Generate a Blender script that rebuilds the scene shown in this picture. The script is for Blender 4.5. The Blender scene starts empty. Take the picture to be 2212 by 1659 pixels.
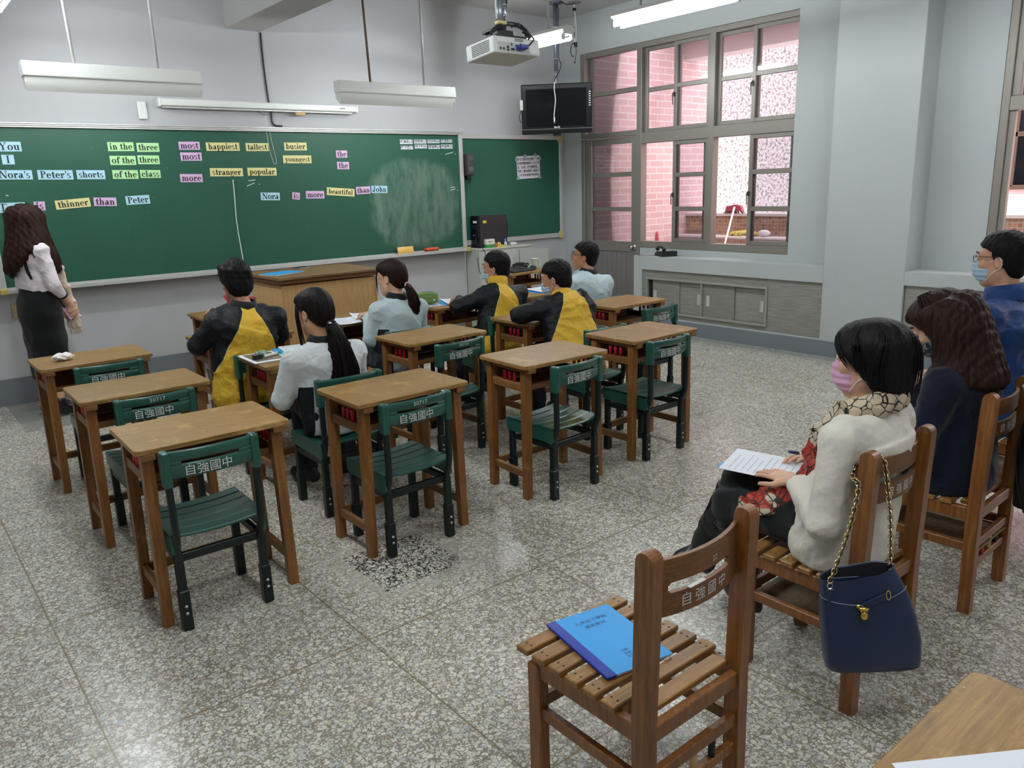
import bpy, bmesh, math, random
import numpy as np
from mathutils import Vector, Matrix

random.seed(7)
SC = bpy.context.scene
COL = SC.collection
PI = math.pi

# ------------------------------------------------------------------ camera
YAW, PIT, ROL = 0.68066667, 0.24648071, -0.03376118
def _cam_axes():
    f = np.array([math.sin(YAW)*math.cos(PIT), math.cos(YAW)*math.cos(PIT), -math.sin(PIT)])
    r0 = np.array([math.cos(YAW), -math.sin(YAW), 0.0]); u0 = np.cross(r0, f)
    r = r0*math.cos(ROL)+u0*math.sin(ROL); u = -r0*math.sin(ROL)+u0*math.cos(ROL)
    return r, u, f
_r, _u, _f = _cam_axes()
cam = bpy.data.cameras.new('camera'); cam_ob = bpy.data.objects.new('camera', cam)
cam.sensor_width = 36.0; cam.lens = 1695.0/2212.0*36.0; cam.clip_start = 0.05; cam.clip_end = 200
cam_ob.matrix_world = Matrix(((_r[0], _u[0], -_f[0], 0), (_r[1], _u[1], -_f[1], 0), (_r[2], _u[2], -_f[2], 1.65), (0, 0, 0, 1)))
COL.objects.link(cam_ob); SC.camera = cam_ob

# ------------------------------------------------------------------ world, exposure
SC.view_settings.view_transform = 'Standard'; SC.view_settings.look = 'None'
SC.view_settings.gamma = 1.0; SC.view_settings.use_curve_mapping = False
SC.view_settings.exposure = 0.0
SC.cycles.max_bounces = 6; SC.cycles.diffuse_bounces = 4; SC.cycles.glossy_bounces = 3; SC.cycles.transparent_max_bounces = 12
SC.cycles.caustics_reflective = False; SC.cycles.caustics_refractive = False
SKY = 4.2           # overcast sky
TUBE = 88.0          # fluorescent tubes
BOARD_TUBE = 60.0    # tubes over the blackboard
world = bpy.data.worlds.new('overcast'); SC.world = world; world.use_nodes = True
_bg = world.node_tree.nodes['Background']
_bg.inputs[0].default_value = (1.0, 0.95, 0.97, 1); _bg.inputs[1].default_value = SKY

# ------------------------------------------------------------------ materials
def lin(h):
    if isinstance(h, str):
        h = h.lstrip('#'); c = [int(h[i:i+2], 16)/255 for i in (0, 2, 4)]
    else: c = h
    return tuple((x/12.92 if x <= .04045 else ((x+.055)/1.055)**2.4) for x in c)
class NT:
    def __init__(s, name):
        s.m = bpy.data.materials.new(name); s.m.use_nodes = True
        s.t = s.m.node_tree; s.n = s.t.nodes; s.l = s.t.links
        s.b = s.n['Principled BSDF']
    def new(s, typ, **kw):
        n = s.n.new(typ)
        for k, v in kw.items():
            if k in n.inputs: n.inputs[k].default_value = v
            else: setattr(n, k, v)
        return n
    def link(s, a, b): s.l.new(a, b)
    def coord(s, kind='Object', scale=(1, 1, 1), rot=(0, 0, 0)):
        tc = s.new('ShaderNodeTexCoord'); mp = s.new('ShaderNodeMapping')
        mp.inputs['Scale'].default_value = scale; mp.inputs['Rotation'].default_value = rot
        s.link(tc.outputs[kind], mp.inputs['Vector']); return mp.outputs[0]
    def noise(s, vec, scale=5, detail=4, rough=.55):
        n = s.new('ShaderNodeTexNoise', Scale=scale, Detail=detail, Roughness=rough); s.link(vec, n.inputs['Vector']); return n.outputs[0]
    def ramp(s, fac, stops, const=False):
        r = s.new('ShaderNodeValToRGB'); e = r.color_ramp.elements
        if const: r.color_ramp.interpolation = 'CONSTANT'
        while len(e) < len(stops): e.new(.5)
        for q, (p, c) in zip(e, stops):
            q.position = p; q.color = (*lin(c), 1) if not isinstance(c, float) else (c, c, c, 1)
        s.link(fac, r.inputs[0]); return r.outputs[0]
    def math(s, op, a, b=None, c=None, clamp=False):
        n = s.new('ShaderNodeMath', operation=op, use_clamp=clamp)
        for i, v in enumerate((a, b, c)):
            if v is None: continue
            if isinstance(v, (int, float)): n.inputs[i].default_value = v
            else: s.link(v, n.inputs[i])
        return n.outputs[0]
    def mix(s, fac, a, b, mode='MIX'):
        n = s.new('ShaderNodeMix', data_type='RGBA', blend_type=mode)
        if isinstance(fac, (int, float)): n.inputs[0].default_value = fac
        else: s.link(fac, n.inputs[0])
        for i, v in ((6, a), (7, b)):
            if isinstance(v, (tuple, str, list)): n.inputs[i].default_value = (*lin(v), 1)
            else: s.link(v, n.inputs[i])
        return n.outputs[2]
    def bump(s, h, strength=.2, dist=.01):
        n = s.new('ShaderNodeBump', Strength=strength, Distance=dist); s.link(h, n.inputs['Height']); s.link(n.outputs[0], s.b.inputs['Normal'])
    def base(s, v):
        if isinstance(v, (tuple, str)): s.b.inputs['Base Color'].default_value = (*lin(v), 1)
        else: s.link(v, s.b.inputs['Base Color'])
    def set(s, **kw):
        for k, v in kw.items(): s.b.inputs[k.replace('_', ' ')].default_value = v
_M = {}
def plain(name, col, rough=.5, metal=0.0, spec=.5, var=.06, scale=30, bump=0.0, coat=0.0):
    """a single-colour procedural finish with slight mottling"""
    if name in _M: return _M[name]
    t = NT(name); v = t.coord()
    nz = t.noise(v, scale, 3)
    c = lin(col); 
    m = t.new('ShaderNodeMix', data_type='RGBA'); t.link(nz, m.inputs[0])
    m.inputs[6].default_value = (*[max(0, x*(1-var)) for x in c], 1); m.inputs[7].default_value = (*[min(1, x*(1+var)) for x in c], 1)
    t.base(m.outputs[2]); t.set(Roughness=rough, Metallic=metal); t.b.inputs['Specular IOR Level'].default_value = spec
    if coat: t.b.inputs['Coat Weight'].default_value = coat; t.b.inputs['Coat Roughness'].default_value = .15
    if bump: t.bump(nz, bump, .005)
    _M[name] = t.m; return t.m
def emit(name, col, strength):
    if name in _M: return _M[name]
    t = NT(name); t.base(col); t.b.inputs['Emission Color'].default_value = (*lin(col), 1); t.b.inputs['Emission Strength'].default_value = strength
    _M[name] = t.m; return t.m
def fabric(name, col, rough=.85, weave=900, bump=.25, fold=.0, var=.08):
    if name in _M: return _M[name]
    t = NT(name); v = t.coord()
    w = t.noise(v, weave, 2); lo = t.noise(v, 14, 4); c = lin(col)
    m = t.new('ShaderNodeMix', data_type='RGBA'); t.link(t.math('ADD', t.math('MULTIPLY', w, .5), t.math('MULTIPLY', lo, .5)), m.inputs[0])
    m.inputs[6].default_value = (*[x*(1-var) for x in c], 1); m.inputs[7].default_value = (*[min(1, x*(1+var)) for x in c], 1)
    t.base(m.outputs[2]); t.set(Roughness=rough); t.b.inputs['Specular IOR Level'].default_value = .25
    t.b.inputs['Sheen Weight'].default_value = .15
    t.bump(t.math('ADD', w, t.math('MULTIPLY', t.noise(v, 30, 3), 3.0)), bump, .004)
    _M[name] = t.m; return t.m
def two_tone(name, stops, rough=.7, bump=.3, extra=None):
    """fabric whose colour steps along the 'pat' vertex attribute (seams of the garment)"""
    if name in _M: return _M[name]
    t = NT(name); v = t.coord(); a = t.new('ShaderNodeAttribute', attribute_name='pat')
    c = t.ramp(t.math('ADD', t.math('MULTIPLY', a.outputs['Fac'], 1.0), .5), stops, True)
    w = t.noise(v, 700, 2); f = t.noise(v, 22, 4)
    hsv = t.new('ShaderNodeHueSaturation'); t.link(c, hsv.inputs['Color']); t.link(t.math('MULTIPLY_ADD', w, .2, .9), hsv.inputs['Value'])
    t.base(hsv.outputs[0]); t.set(Roughness=rough); t.b.inputs['Specular IOR Level'].default_value = .3
    t.bump(t.math('ADD', t.math('MULTIPLY', w, .4), t.math('MULTIPLY', f, 4.0)), bump, .005)
    _M[name] = t.m; return t.m
def wood(name, dark, mid, light, rough=.45, axis=0, wear='', ring=7, spec=.4, chips=.0, blotch=.35):
    if name in _M: return _M[name]
    t = NT(name)
    sc = [16, 16, 16]; sc[axis] = 1.1
    inf = t.new('ShaderNodeObjectInfo')
    v0 = t.coord('Object'); ad = t.new('ShaderNodeVectorMath', operation='ADD')
    cmb = t.new('ShaderNodeCombineXYZ'); rr = t.math('MULTIPLY', inf.outputs['Random'], 37.0)
    for i in range(3): t.link(rr, cmb.inputs[i])
    t.link(v0, ad.inputs[0]); t.link(cmb.outputs[0], ad.inputs[1])
    mp = t.new('ShaderNodeMapping'); mp.inputs['Scale'].default_value = sc; t.link(ad.outputs[0], mp.inputs['Vector'])
    g = t.noise(mp.outputs[0], ring, 6, .65); fine = t.noise(mp.outputs[0], 42, 3, .6)
    big = t.noise(ad.outputs[0], 3.2, 3)
    f = t.math('ADD', t.math('MULTIPLY', g, .75), t.math('MULTIPLY', fine, .25))
    c = t.ramp(f, [(.32, dark), (.5, mid), (.68, light)])
    c = t.mix(t.math('MULTIPLY', t.ramp(big, [(.4, 0.0), (.7, 1.0)]), blotch), c, dark)
    if wear:
        pv = t.noise(ad.outputs[0], 9, 6, .7); pm = t.ramp(pv, [(.60-.1*chips, 0.0), (.68, 1.0)])
        c = t.mix(t.math('MULTIPLY', pm, .35), c, wear)
        sv = t.noise(ad.outputs[0], 55, 4, .7); sm = t.ramp(sv, [(.66, 0.0), (.70, 1.0)])
        c = t.mix(t.math('MULTIPLY', sm, .55), c, wear)
    hs = t.new('ShaderNodeHueSaturation'); t.link(c, hs.inputs['Color'])
    t.link(t.math('MULTIPLY_ADD', inf.outputs['Random'], .22, .89), hs.inputs['Value'])
    t.base(hs.outputs[0]); t.link(t.math('MULTIPLY_ADD', g, .3, rough-.15), t.b.inputs['Roughness']); t.b.inputs['Specular IOR Level'].default_value = spec
    t.bump(f, .15, .002)
    _M[name] = t.m; return t.m
def skin(name, col):
    if name in _M: return _M[name]
    t = NT(name); v = t.coord(); n = t.noise(v, 40, 4); c = lin(col)
    a = t.new('ShaderNodeAttribute', attribute_name='pat')        # lips, brows
    m = t.new('ShaderNodeMix', data_type='RGBA'); t.link(n, m.inputs[0])
    m.inputs[6].default_value = (c[0]*.92, c[1]*.86, c[2]*.84, 1); m.inputs[7].default_value = (*[min(1, x*1.08) for x in c], 1)
    k = t.mix(t.ramp(a.outputs['Fac'], [(.0, 0.0), (.5, 1.0)]), m.outputs[2], '9a4a44')
    t.base(k); t.set(Roughness=.5); t.b.inputs['Subsurface Weight'].default_value = .12; t.b.inputs['Subsurface Radius'].default_value = (.01, .004, .002)
    t.bump(t.noise(v, 250, 3), .08, .002)
    _M[name] = t.m; return t.m
def hair_mat(name, col, tip=None, sx=170, sz=7, rough=.38):
    if name in _M: return _M[name]
    t = NT(name); v = t.coord('Object', (sx, sx, sz)); n = t.noise(v, 1.0, 4, .6)
    c = t.mix(t.ramp(n, [(.35, 0.0), (.7, 1.0)]), col, tip or col)
    t.base(c); t.set(Roughness=rough+.08); t.b.inputs['Specular IOR Level'].default_value = .12
    t.bump(n, .5, .006)
    _M[name] = t.m; return t.m

# ------------------------------------------------------------------ mesh building
class MB:
    def __init__(s): s.v = []; s.f = []; s.m = []; s.s = []
    def add(s, vs, fs, mat=0, smooth=False, M=None):
        o = len(s.v)
        if M is not None: vs = [tuple(M @ Vector(p)) for p in vs]
        s.v += [tuple(p) for p in vs]; s.f += [tuple(o+i for i in f) for f in fs]; s.m += [mat]*len(fs); s.s += [smooth]*len(fs); return s
    def box(s, c, d, bev=.003, rot=None, mat=0, M=None, seg=1):
        bm = bmesh.new(); bmesh.ops.create_cube(bm, size=1)
        bmesh.ops.scale(bm, vec=d, verts=bm.verts)
        b = min(bev, min(d)*.3)
        if b > 0: bmesh.ops.bevel(bm, geom=list(bm.edges), offset=b, segments=seg, affect='EDGES', profile=.5)
        T = Matrix.Translation(c)
        if rot is not None: T = T @ (rot if isinstance(rot, Matrix) else Matrix.Rotation(rot, 4, 'Z'))
        if M is not None: T = M @ T
        bm.verts.index_update()
        s.add([tuple(T @ v.co) for v in bm.verts], [[v.index for v in f.verts] for f in bm.faces], mat); bm.free(); return s
    def tube(s, path, r, n=8, mat=0, smooth=True, cap=True, closed=False, flat=None, ref=None):
        P = [Vector(p) for p in path]; N = len(P)
        rs = r if isinstance(r, (list, tuple)) else [r]*N
        vs = []; fs = []; up = None
        for i, p in enumerate(P):
            if closed: d = P[(i+1) % N]-P[i-1]
            else: d = P[min(i+1, N-1)]-P[max(i-1, 0)]
            if d.length < 1e-9: d = Vector((0, 0, 1))
            d.normalize()
            if up is None:
                up = Vector(ref) if ref else (Vector((0, 0, 1)) if abs(d.z) < .9 else Vector((0, 1, 0)))
            a = d.cross(up)
            if a.length < 1e-6: a = d.cross(Vector((1, 0.1, 0)))
            a.normalize(); up = a.cross(d).normalized()
            fx = flat if flat else 1.0
            for k in range(n):
                t = 2*PI*k/n; vs.append(p+a*(math.cos(t)*rs[i])+up*(math.sin(t)*rs[i]*fx))
        L = N if closed else N-1
        for i in range(L):
            j = (i+1) % N
            for k in range(n): fs.append((i*n+k, i*n+(k+1) % n, j*n+(k+1) % n, j*n+k))
        if cap and not closed: fs.append(tuple(range(n-1, -1, -1))); fs.append(tuple((N-1)*n+k for k in range(n)))
        return s.add(vs, fs, mat, smooth)
    def cyl(s, a, b, r, n=16, mat=0, r2=None): return s.tube([a, b], [r, r if r2 is None else r2], n, mat)
    def prism(s, poly, axis, t0, t1, mat=0, smooth=False, M=None):
        """poly in the two other axes (cyclic order), extruded along axis"""
        n = len(poly); vs = []
        for t in (t0, t1):
            for a, b in poly:
                vs.append((t, a, b) if axis == 0 else ((a, t, b) if axis == 1 else (a, b, t)))
        fs = [tuple(range(n)), tuple(range(2*n-1, n-1, -1))]+[(i, i+n, (i+1) % n+n, (i+1) % n) for i in range(n)]
        return s.add(vs, fs, mat, smooth, M)
    def grid(s, P, mat=0, smooth=True, closed=False):
        """P[i][j] points"""
        ni, nj = len(P), len(P[0]); vs = [p for r in P for p in r]; fs = []
        for i in range(ni-1):
            for j in range(nj if closed else nj-1): fs.append((i*nj+j, i*nj+(j+1) % nj, (i+1)*nj+(j+1) % nj, (i+1)*nj+j))
        return s.add(vs, fs, mat, smooth)
    def lathe(s, prof, c=(0, 0, 0), n=24, mat=0):
        P = [[(c[0]+r*math.cos(2*PI*k/n), c[1]+r*math.sin(2*PI*k/n), c[2]+z) for k in range(n)] for r, z in prof]
        return s.grid(P, mat, True, True)
    def ball(s, c, r, n=12, mat=0):
        r = r if isinstance(r, (tuple, list)) else (r, r, r); P = []
        for i in range(n//2+1):
            a = PI*(i/(n//2)-.5); ca = max(math.cos(a), 1e-3)
            P.append([(c[0]+r[0]*ca*math.cos(2*PI*k/n), c[1]+r[1]*ca*math.sin(2*PI*k/n), c[2]+r[2]*math.sin(a)) for k in range(n)])
        return s.grid(P, mat, True, True)
    def build(s, name, mats, parent=None, loc=None, attr=None):
        me = bpy.data.meshes.new(name); me.from_pydata(s.v, [], s.f)
        mats = mats if isinstance(mats, (list, tuple)) else [mats]
        for m in mats: me.materials.append(m)
        me.polygons.foreach_set('material_index', s.m); me.polygons.foreach_set('use_smooth', s.s)
        if attr is not None:
            at = me.attributes.new('pat', 'FLOAT', 'POINT'); at.data.foreach_set('value', np.asarray(attr, np.float32))
        bm = bmesh.new(); bm.from_mesh(me); bmesh.ops.recalc_face_normals(bm, faces=bm.faces); bm.to_mesh(me); bm.free()
        me.update()
        o = bpy.data.objects.new(name, me); COL.objects.link(o)
        if parent is not None: o.parent = parent
        if loc is not None: o.location = loc
        return o
def np_obj(name, V, F, mats, parent=None, pat=None, smooth=True):
    me = bpy.data.meshes.new(name); V = np.asarray(V, np.float32); F = np.asarray(F, np.int32)
    me.vertices.add(len(V)); me.vertices.foreach_set('co', V.ravel())
    k = F.shape[1]; me.loops.add(F.size); me.loops.foreach_set('vertex_index', F.ravel())
    me.polygons.add(len(F)); me.polygons.foreach_set('loop_start', np.arange(0, F.size, k, dtype=np.int32))
    try: me.polygons.foreach_set('loop_total', np.full(len(F), k, np.int32))
    except Exception: pass
    me.polygons.foreach_set('use_smooth', np.full(len(F), smooth))
    for m in (mats if isinstance(mats, (list, tuple)) else [mats]): me.materials.append(m)
    if pat is not None:
        at = me.attributes.new('pat', 'FLOAT', 'POINT'); at.data.foreach_set('value', np.asarray(pat, np.float32))
    me.update(calc_edges=True); me.validate()
    o = bpy.data.objects.new(name, me); COL.objects.link(o)
    if parent is not None: o.parent = parent
    return o
def tag(o, label, cat, group=None):
    o['label'] = label; o['category'] = cat
    if group: o['group'] = group
    return o
def thing(name, label, cat, loc=(0, 0, 0), rz=0.0, group=None):
    o = bpy.data.objects.new(name, None); COL.objects.link(o); o.empty_display_size = .1
    o.location = loc; o.rotation_euler = (0, 0, rz); return tag(o, label, cat, group)
def struct(name, mb, mat, parent=None):
    o = mb.build(name, mat, parent)
    if parent is None: o['kind'] = 'structure'
    return o
def dup(root, loc, rz, label, group=None):
    r = root.copy(); COL.objects.link(r); r.location = loc; r.rotation_euler = (0, 0, rz); r['label'] = label
    if group: r['group'] = group
    for ch in list(root.children):
        c = ch.copy(); COL.objects.link(c); c.parent = r
        for g in list(ch.children):
            d = g.copy(); COL.objects.link(d); d.parent = c
    return r
def text_mesh(s, size, bold=0.0, align='CENTER', spacing=1.0, line=1.0):
    """glyph outlines as flat triangles in the XY plane, centred on the origin"""
    cu = bpy.data.curves.new('t', 'FONT'); cu.body = s; cu.size = size; cu.align_x = align; cu.align_y = 'CENTER'
    cu.offset = bold; cu.space_character = spacing; cu.space_line = line; cu.resolution_u = 3
    o = bpy.data.objects.new('t', cu); COL.objects.link(o)
    dg = bpy.context.evaluated_depsgraph_get(); me = bpy.data.meshes.new_from_object(o.evaluated_get(dg))
    V = [tuple(v.co) for v in me.vertices]; F = [tuple(p.vertices) for p in me.polygons]
    bpy.data.objects.remove(o); bpy.data.curves.remove(cu); bpy.data.meshes.remove(me)
    return V, F
def basis(c, ex, ey):
    ex = Vector(ex).normalized(); ey = Vector(ey).normalized(); ez = ex.cross(ey)
    return Matrix(((ex.x, ey.x, ez.x, c[0]), (ex.y, ey.y, ez.y, c[1]), (ex.z, ey.z, ez.z, c[2]), (0, 0, 0, 1)))
def lettering(s, size, M, mat, parent, name='lettering', bold=0.0, bend=None, **kw):
    V, F = text_mesh(s, size, bold, **kw)
    if not V: return None
    V = [M @ Vector(v) for v in V]
    if bend: V = [bend(v) for v in V]
    return MB().add(V, F).build(name, mat, parent)
def smooth_path(pts, n=6):
    P = [Vector(p) for p in pts]; out = []
    for i in range(len(P)-1):
        a, b, c, d = P[max(i-1, 0)], P[i], P[i+1], P[min(i+2, len(P)-1)]
        for k in range(n):
            t = k/n; out.append(.5*((2*b)+(c-a)*t+(2*a-5*b+4*c-d)*t*t+(3*b-a-3*c+d)*t*t*t))
    out.append(P[-1]); return out
# ------------------------------------------------------------------ shared finishes
def paint(name, col):
    if name in _M: return _M[name]
    t = NT(name); v = t.coord(); n = t.noise(v, 1.3, 4); s = t.noise(v, 9, 5, .6); c = lin(col)
    k = t.mix(t.ramp(n, [(.3, 0.0), (.7, 1.0)]), tuple(x for x in [int(col[i:i+2], 16)/255*.975 for i in (1, 3, 5)]), col)
    k = t.mix(t.math('MULTIPLY', t.ramp(s, [(.62, 0.0), (.8, 1.0)]), .12), k, '#9a968c')
    t.base(k); t.set(Roughness=.7); t.b.inputs['Specular IOR Level'].default_value = .3
    t.bump(t.noise(v, 60, 4), .08, .004); _M[name] = t.m; return t.m
WALL_F = paint('front wall paint', '#b9b9bb'); WALL_R = paint('window wall paint', '#adb1b0'); CEIL = paint('ceiling paint', '#b4b2b0')
BASE = plain('grey baseboard paint', '#6f757b', .5, var=.05, scale=8)
ALU = plain('taupe aluminium', '#88827a', .38, .35, var=.04, scale=20)
ALU_W = plain('pale aluminium', '#c9c8c4', .35, .3, var=.05, scale=40)
WHITE = plain('white enamel', '#d9dbd6', .3, 0, .5, .03, 12)
BLACK = plain('black plastic', '#101113', .35, var=.1)
CABLE = plain('black cable rubber', '#141416', .5)
CABLE_W = plain('white cable rubber', '#d4d2cc', .5)
CHROME = plain('chrome', '#c9c9c9', .15, 1.0, var=.02)
GOLD = plain('pale gold metal', '#d9bd82', .22, 1.0, var=.05)
INK = plain('black ink', '#121214', .7)
CHALK = plain('white chalk', '#d5dcd6', .9)
TEXT_W = plain('white stencil paint', '#d8d8d2', .7, var=.12, scale=200)
PAPER = plain('white paper', '#e6e9f0', .7, var=.02, scale=20)
BLUE_COVER = plain('sky blue card cover', '#2f9fe0', .45, var=.03, scale=20)
RED = plain('red plastic peg', '#b5122c', .35, var=.08)

def glass_mat():
    t = NT('window glass'); n = t.n; out = n['Material Output']
    tr = t.new('ShaderNodeBsdfTransparent'); gl = t.new('ShaderNodeBsdfGlossy'); gl.inputs['Roughness'].default_value = .03
    tr.inputs[0].default_value = (.93, .93, .95, 1)
    fr = t.new('ShaderNodeFresnel'); fr.inputs['IOR'].default_value = 1.45
    mx = t.new('ShaderNodeMixShader'); t.link(t.math('MULTIPLY', fr.outputs[0], .9), mx.inputs[0]); t.link(tr.outputs[0], mx.inputs[1]); t.link(gl.outputs[0], mx.inputs[2])
    t.link(mx.outputs[0], out.inputs['Surface']); return t.m
GLASS = glass_mat()

def terrazzo():
    t = NT('terrazzo'); v = t.coord()
    wob = t.noise(v, 30, 3); vv = t.new('ShaderNodeVectorMath', operation='ADD'); t.link(v, vv.inputs[0])
    sc = t.new('ShaderNodeVectorMath', operation='SCALE'); sc.inputs['Scale'].default_value = .012
    nz = t.new('ShaderNodeTexNoise', Scale=30.0, Detail=2.0); t.link(v, nz.inputs['Vector']); t.link(nz.outputs['Color'], sc.inputs[0]); t.link(sc.outputs[0], vv.inputs[1])
    def chips(scale, edge, keep, seed):
        mp = t.new('ShaderNodeMapping'); mp.inputs['Location'].default_value = (seed, seed*.7, 0); mp.inputs['Scale'].default_value = (1, 1, 0); t.link(vv.outputs[0], mp.inputs['Vector'])
        d = t.new('ShaderNodeTexVoronoi', feature='DISTANCE_TO_EDGE', Scale=scale); c = t.new('ShaderNodeTexVoronoi', feature='F1', Scale=scale)
        t.link(mp.outputs[0], d.inputs['Vector']); t.link(mp.outputs[0], c.inputs['Vector'])
        sp = t.new('ShaderNodeSeparateColor'); t.link(c.outputs['Color'], sp.inputs[0])
        m = t.math('MULTIPLY', t.math('MULTIPLY', t.ramp(d.outputs['Distance'], [(edge, 0.0), (edge+.03, 1.0)]), t.ramp(c.outputs['Distance'], [(.46, 1.0), (.52, 0.0)])), t.math('LESS_THAN', sp.outputs[0], keep))
        col = t.ramp(sp.outputs[1], [(0.0, '#c9c7ba'), (.18, '#dad8cb'), (.34, '#cecdc1'), (.5, '#e0ddd0'), (.64, '#bcbcb6'), (.78, '#d6d1c1'), (.92, '#a5a9a8'), (.97, '#bfb296')], True)
        return m, col
    m1, c1 = chips(50, .075, .84, 0.0); m2, c2 = chips(92, .09, .76, 3.1); m3, c3 = chips(180, .10, .62, 7.7)
    big = t.noise(v, 1.1, 5, .6); grit = t.noise(v, 240, 3)
    mt = t.mix(t.ramp(big, [(.35, 0.0), (.65, 1.0)]), '#897f6f', '#988f80'); mt = t.mix(t.math('MULTIPLY', grit, .5), mt, '#6d6456')
    xyz = t.new('ShaderNodeSeparateXYZ'); t.link(v, xyz.inputs[0]); X, Y = xyz.outputs[0], xyz.outputs[1]
    def inside(x0, x1, y0, y1):
        a = t.math('MULTIPLY', t.math('GREATER_THAN', X, x0), t.math('LESS_THAN', X, x1)); b = t.math('MULTIPLY', t.math('GREATER_THAN', Y, y0), t.math('LESS_THAN', Y, y1))
        return t.math('MULTIPLY', a, b)
    patch = inside(1.465, 1.872, 2.697, 3.11)                 # the relaid dark square
    mt = t.mix(patch, mt, '#36322a')
    col = t.mix(m3, mt, c3); col = t.mix(m2, col, c2); col = t.mix(m1, col, c1)
    halo = t.math('MULTIPLY', inside(1.37, 1.97, 2.6, 3.2), t.math('SUBTRACT', 1.0, patch))
    col = t.mix(t.math('MULTIPLY', halo, t.ramp(t.noise(v, 12, 4), [(.35, 0.0), (.7, .75)])), col, '#b3b0a2')
    # brass dividing strips
    def line(c, off, per, w):
        q = t.math('ABSOLUTE', t.math('SUBTRACT', t.math('FRACT', t.math('ADD', t.math('DIVIDE', t.math('SUBTRACT', c, off), per), .5)), .5))
        return t.math('LESS_THAN', q, w/per)
    ln = t.math('MAXIMUM', line(X, .323, .9, .0035), line(Y, 2.426, .962, .0035))
    cem = t.math('MAXIMUM', inside(.71, 1.75, 6.6, 7.7), t.math('GREATER_THAN', X, 6.68))   # cement screed patches along the walls
    col = t.mix(t.math('MULTIPLY', cem, t.ramp(t.noise(v, 5, 5), [(.25, .55), (.6, .95)])), col, t.mix(t.noise(v, 22, 5), '#7f827c', '#989a92'))
    col = t.mix(t.math('MULTIPLY', ln, .85), col, '#7a6a4a')
    dirt = t.ramp(t.noise(v, 2.6, 6, .65), [(.42, 0.0), (.75, 1.0)])
    col = t.mix(t.math('MULTIPLY', dirt, .14), col, '#6b665c')
    t.base(col); rg = t.math('MULTIPLY_ADD', t.noise(v, 3.5, 5), .3, .10); t.link(rg, t.b.inputs['Roughness'])
    t.b.inputs['Specular IOR Level'].default_value = .45
    t.bump(t.math('ADD', t.noise(v, 6, 3), t.math('MULTIPLY', ln, -1.0)), .05, .004)
    return t.m
def brick(name, c1, c2, mortar, vec='x'):
    t = NT(name); v = t.coord('Object', (1, 1, 1))
    xyz = t.new('ShaderNodeSeparateXYZ'); t.link(v, xyz.inputs[0]); cb = t.new('ShaderNodeCombineXYZ')
    t.link(xyz.outputs[0 if vec == 'x' else 1], cb.inputs[0]); t.link(xyz.outputs[2], cb.inputs[1])
    b = t.new('ShaderNodeTexBrick', Scale=1.0); b.inputs['Brick Width'].default_value = .30; b.inputs['Row Height'].default_value = .088
    b.inputs['Mortar Size'].default_value = .006; b.inputs['Color1'].default_value = (*lin(c1), 1); b.inputs['Color2'].default_value = (*lin(c2), 1); b.inputs['Mortar'].default_value = (*lin(mortar), 1)
    t.link(cb.outputs[0], b.inputs['Vector'])
    t.base(t.mix(t.math('MULTIPLY', t.noise(v, 7, 4), .25), b.outputs['Color'], '#dcc0bd')); t.set(Roughness=.75)
    t.bump(b.outputs['Fac'], -.3, .01); return t.m
BRICK = brick('pink tile brick', '#dfb9b9', '#d6adae', '#f0e4e2'); BRICK_Y = brick('pink tile brick along', '#dfb9b9', '#d6adae', '#f0e4e2', 'y')
def pebble():
    t = NT('pebble dash render'); v = t.coord('Object', (9, 9, 9)); n = t.noise(v, 2.6, 3, .65); n2 = t.noise(v, .3, 3)
    c = t.ramp(n, [(.38, '#5d5554'), (.48, '#a59b9b'), (.6, '#bdb3b2')]); t.base(t.mix(t.math('MULTIPLY', n2, .3), c, '#a89c9c')); t.set(Roughness=.9); t.bump(n, .4, .02); return t.m
PEBBLE = pebble()
def mosaic():
    t = NT('mosaic tile'); v = t.coord('Object', (1, 1, 1)); xyz = t.new('ShaderNodeSeparateXYZ'); t.link(v, xyz.inputs[0]); cb = t.new('ShaderNodeCombineXYZ')
    t.link(xyz.outputs[1], cb.inputs[0]); t.link(xyz.outputs[2], cb.inputs[1])
    b = t.new('ShaderNodeTexBrick', Scale=1.0, offset=0.0); b.inputs['Brick Width'].default_value = .05; b.inputs['Row Height'].default_value = .05; b.inputs['Mortar Size'].default_value = .003
    b.inputs['Bias'].default_value = -.1
    b.inputs['Color1'].default_value = (*lin('#a98672'), 1); b.inputs['Color2'].default_value = (*lin('#86624f'), 1); b.inputs['Mortar'].default_value = (*lin('#b9a595'), 1)
    t.link(cb.outputs[0], b.inputs['Vector']); t.base(b.outputs[0]); t.set(Roughness=.5); return t.m
MOSAIC = mosaic()
GREYWOOD = wood('grey oak laminate', '#6c6b65', '#83817a', '#95938b', .5, 1, ring=5, spec=.3, blotch=.15)

# ------------------------------------------------------------------ the room
FY, RX, CX, CZ = 7.64, 7.16, 6.86, 3.62       # front wall, window wall, counter face, ceiling
LX, BY = -2.0, -1.6
struct('floor', MB().box(((LX+RX)/2+.2, (BY+FY)/2, -.05), (RX-LX+.8, FY-BY+.4, .1), 0), terrazzo())
struct('ceiling', MB().box(((LX+RX)/2, (BY+FY)/2, CZ+.06), (RX-LX+.44, FY-BY+.4, .12), 0), CEIL)
struct('trim_1', MB().box((3.11, (BY+FY)/2, (3.14+CZ)/2+.02), (.34, FY-BY, CZ-3.14+.04), .004), CEIL)         # ceiling beam
struct('wall_front', MB().box(((LX+RX)/2, FY+.1, CZ/2), (RX-LX+.4, .2, CZ), 0), WALL_F)
struct('wall_left', MB().box((LX-.1, (BY+FY)/2, CZ/2), (.2, FY-BY+.4, CZ), 0), WALL_F)
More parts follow.
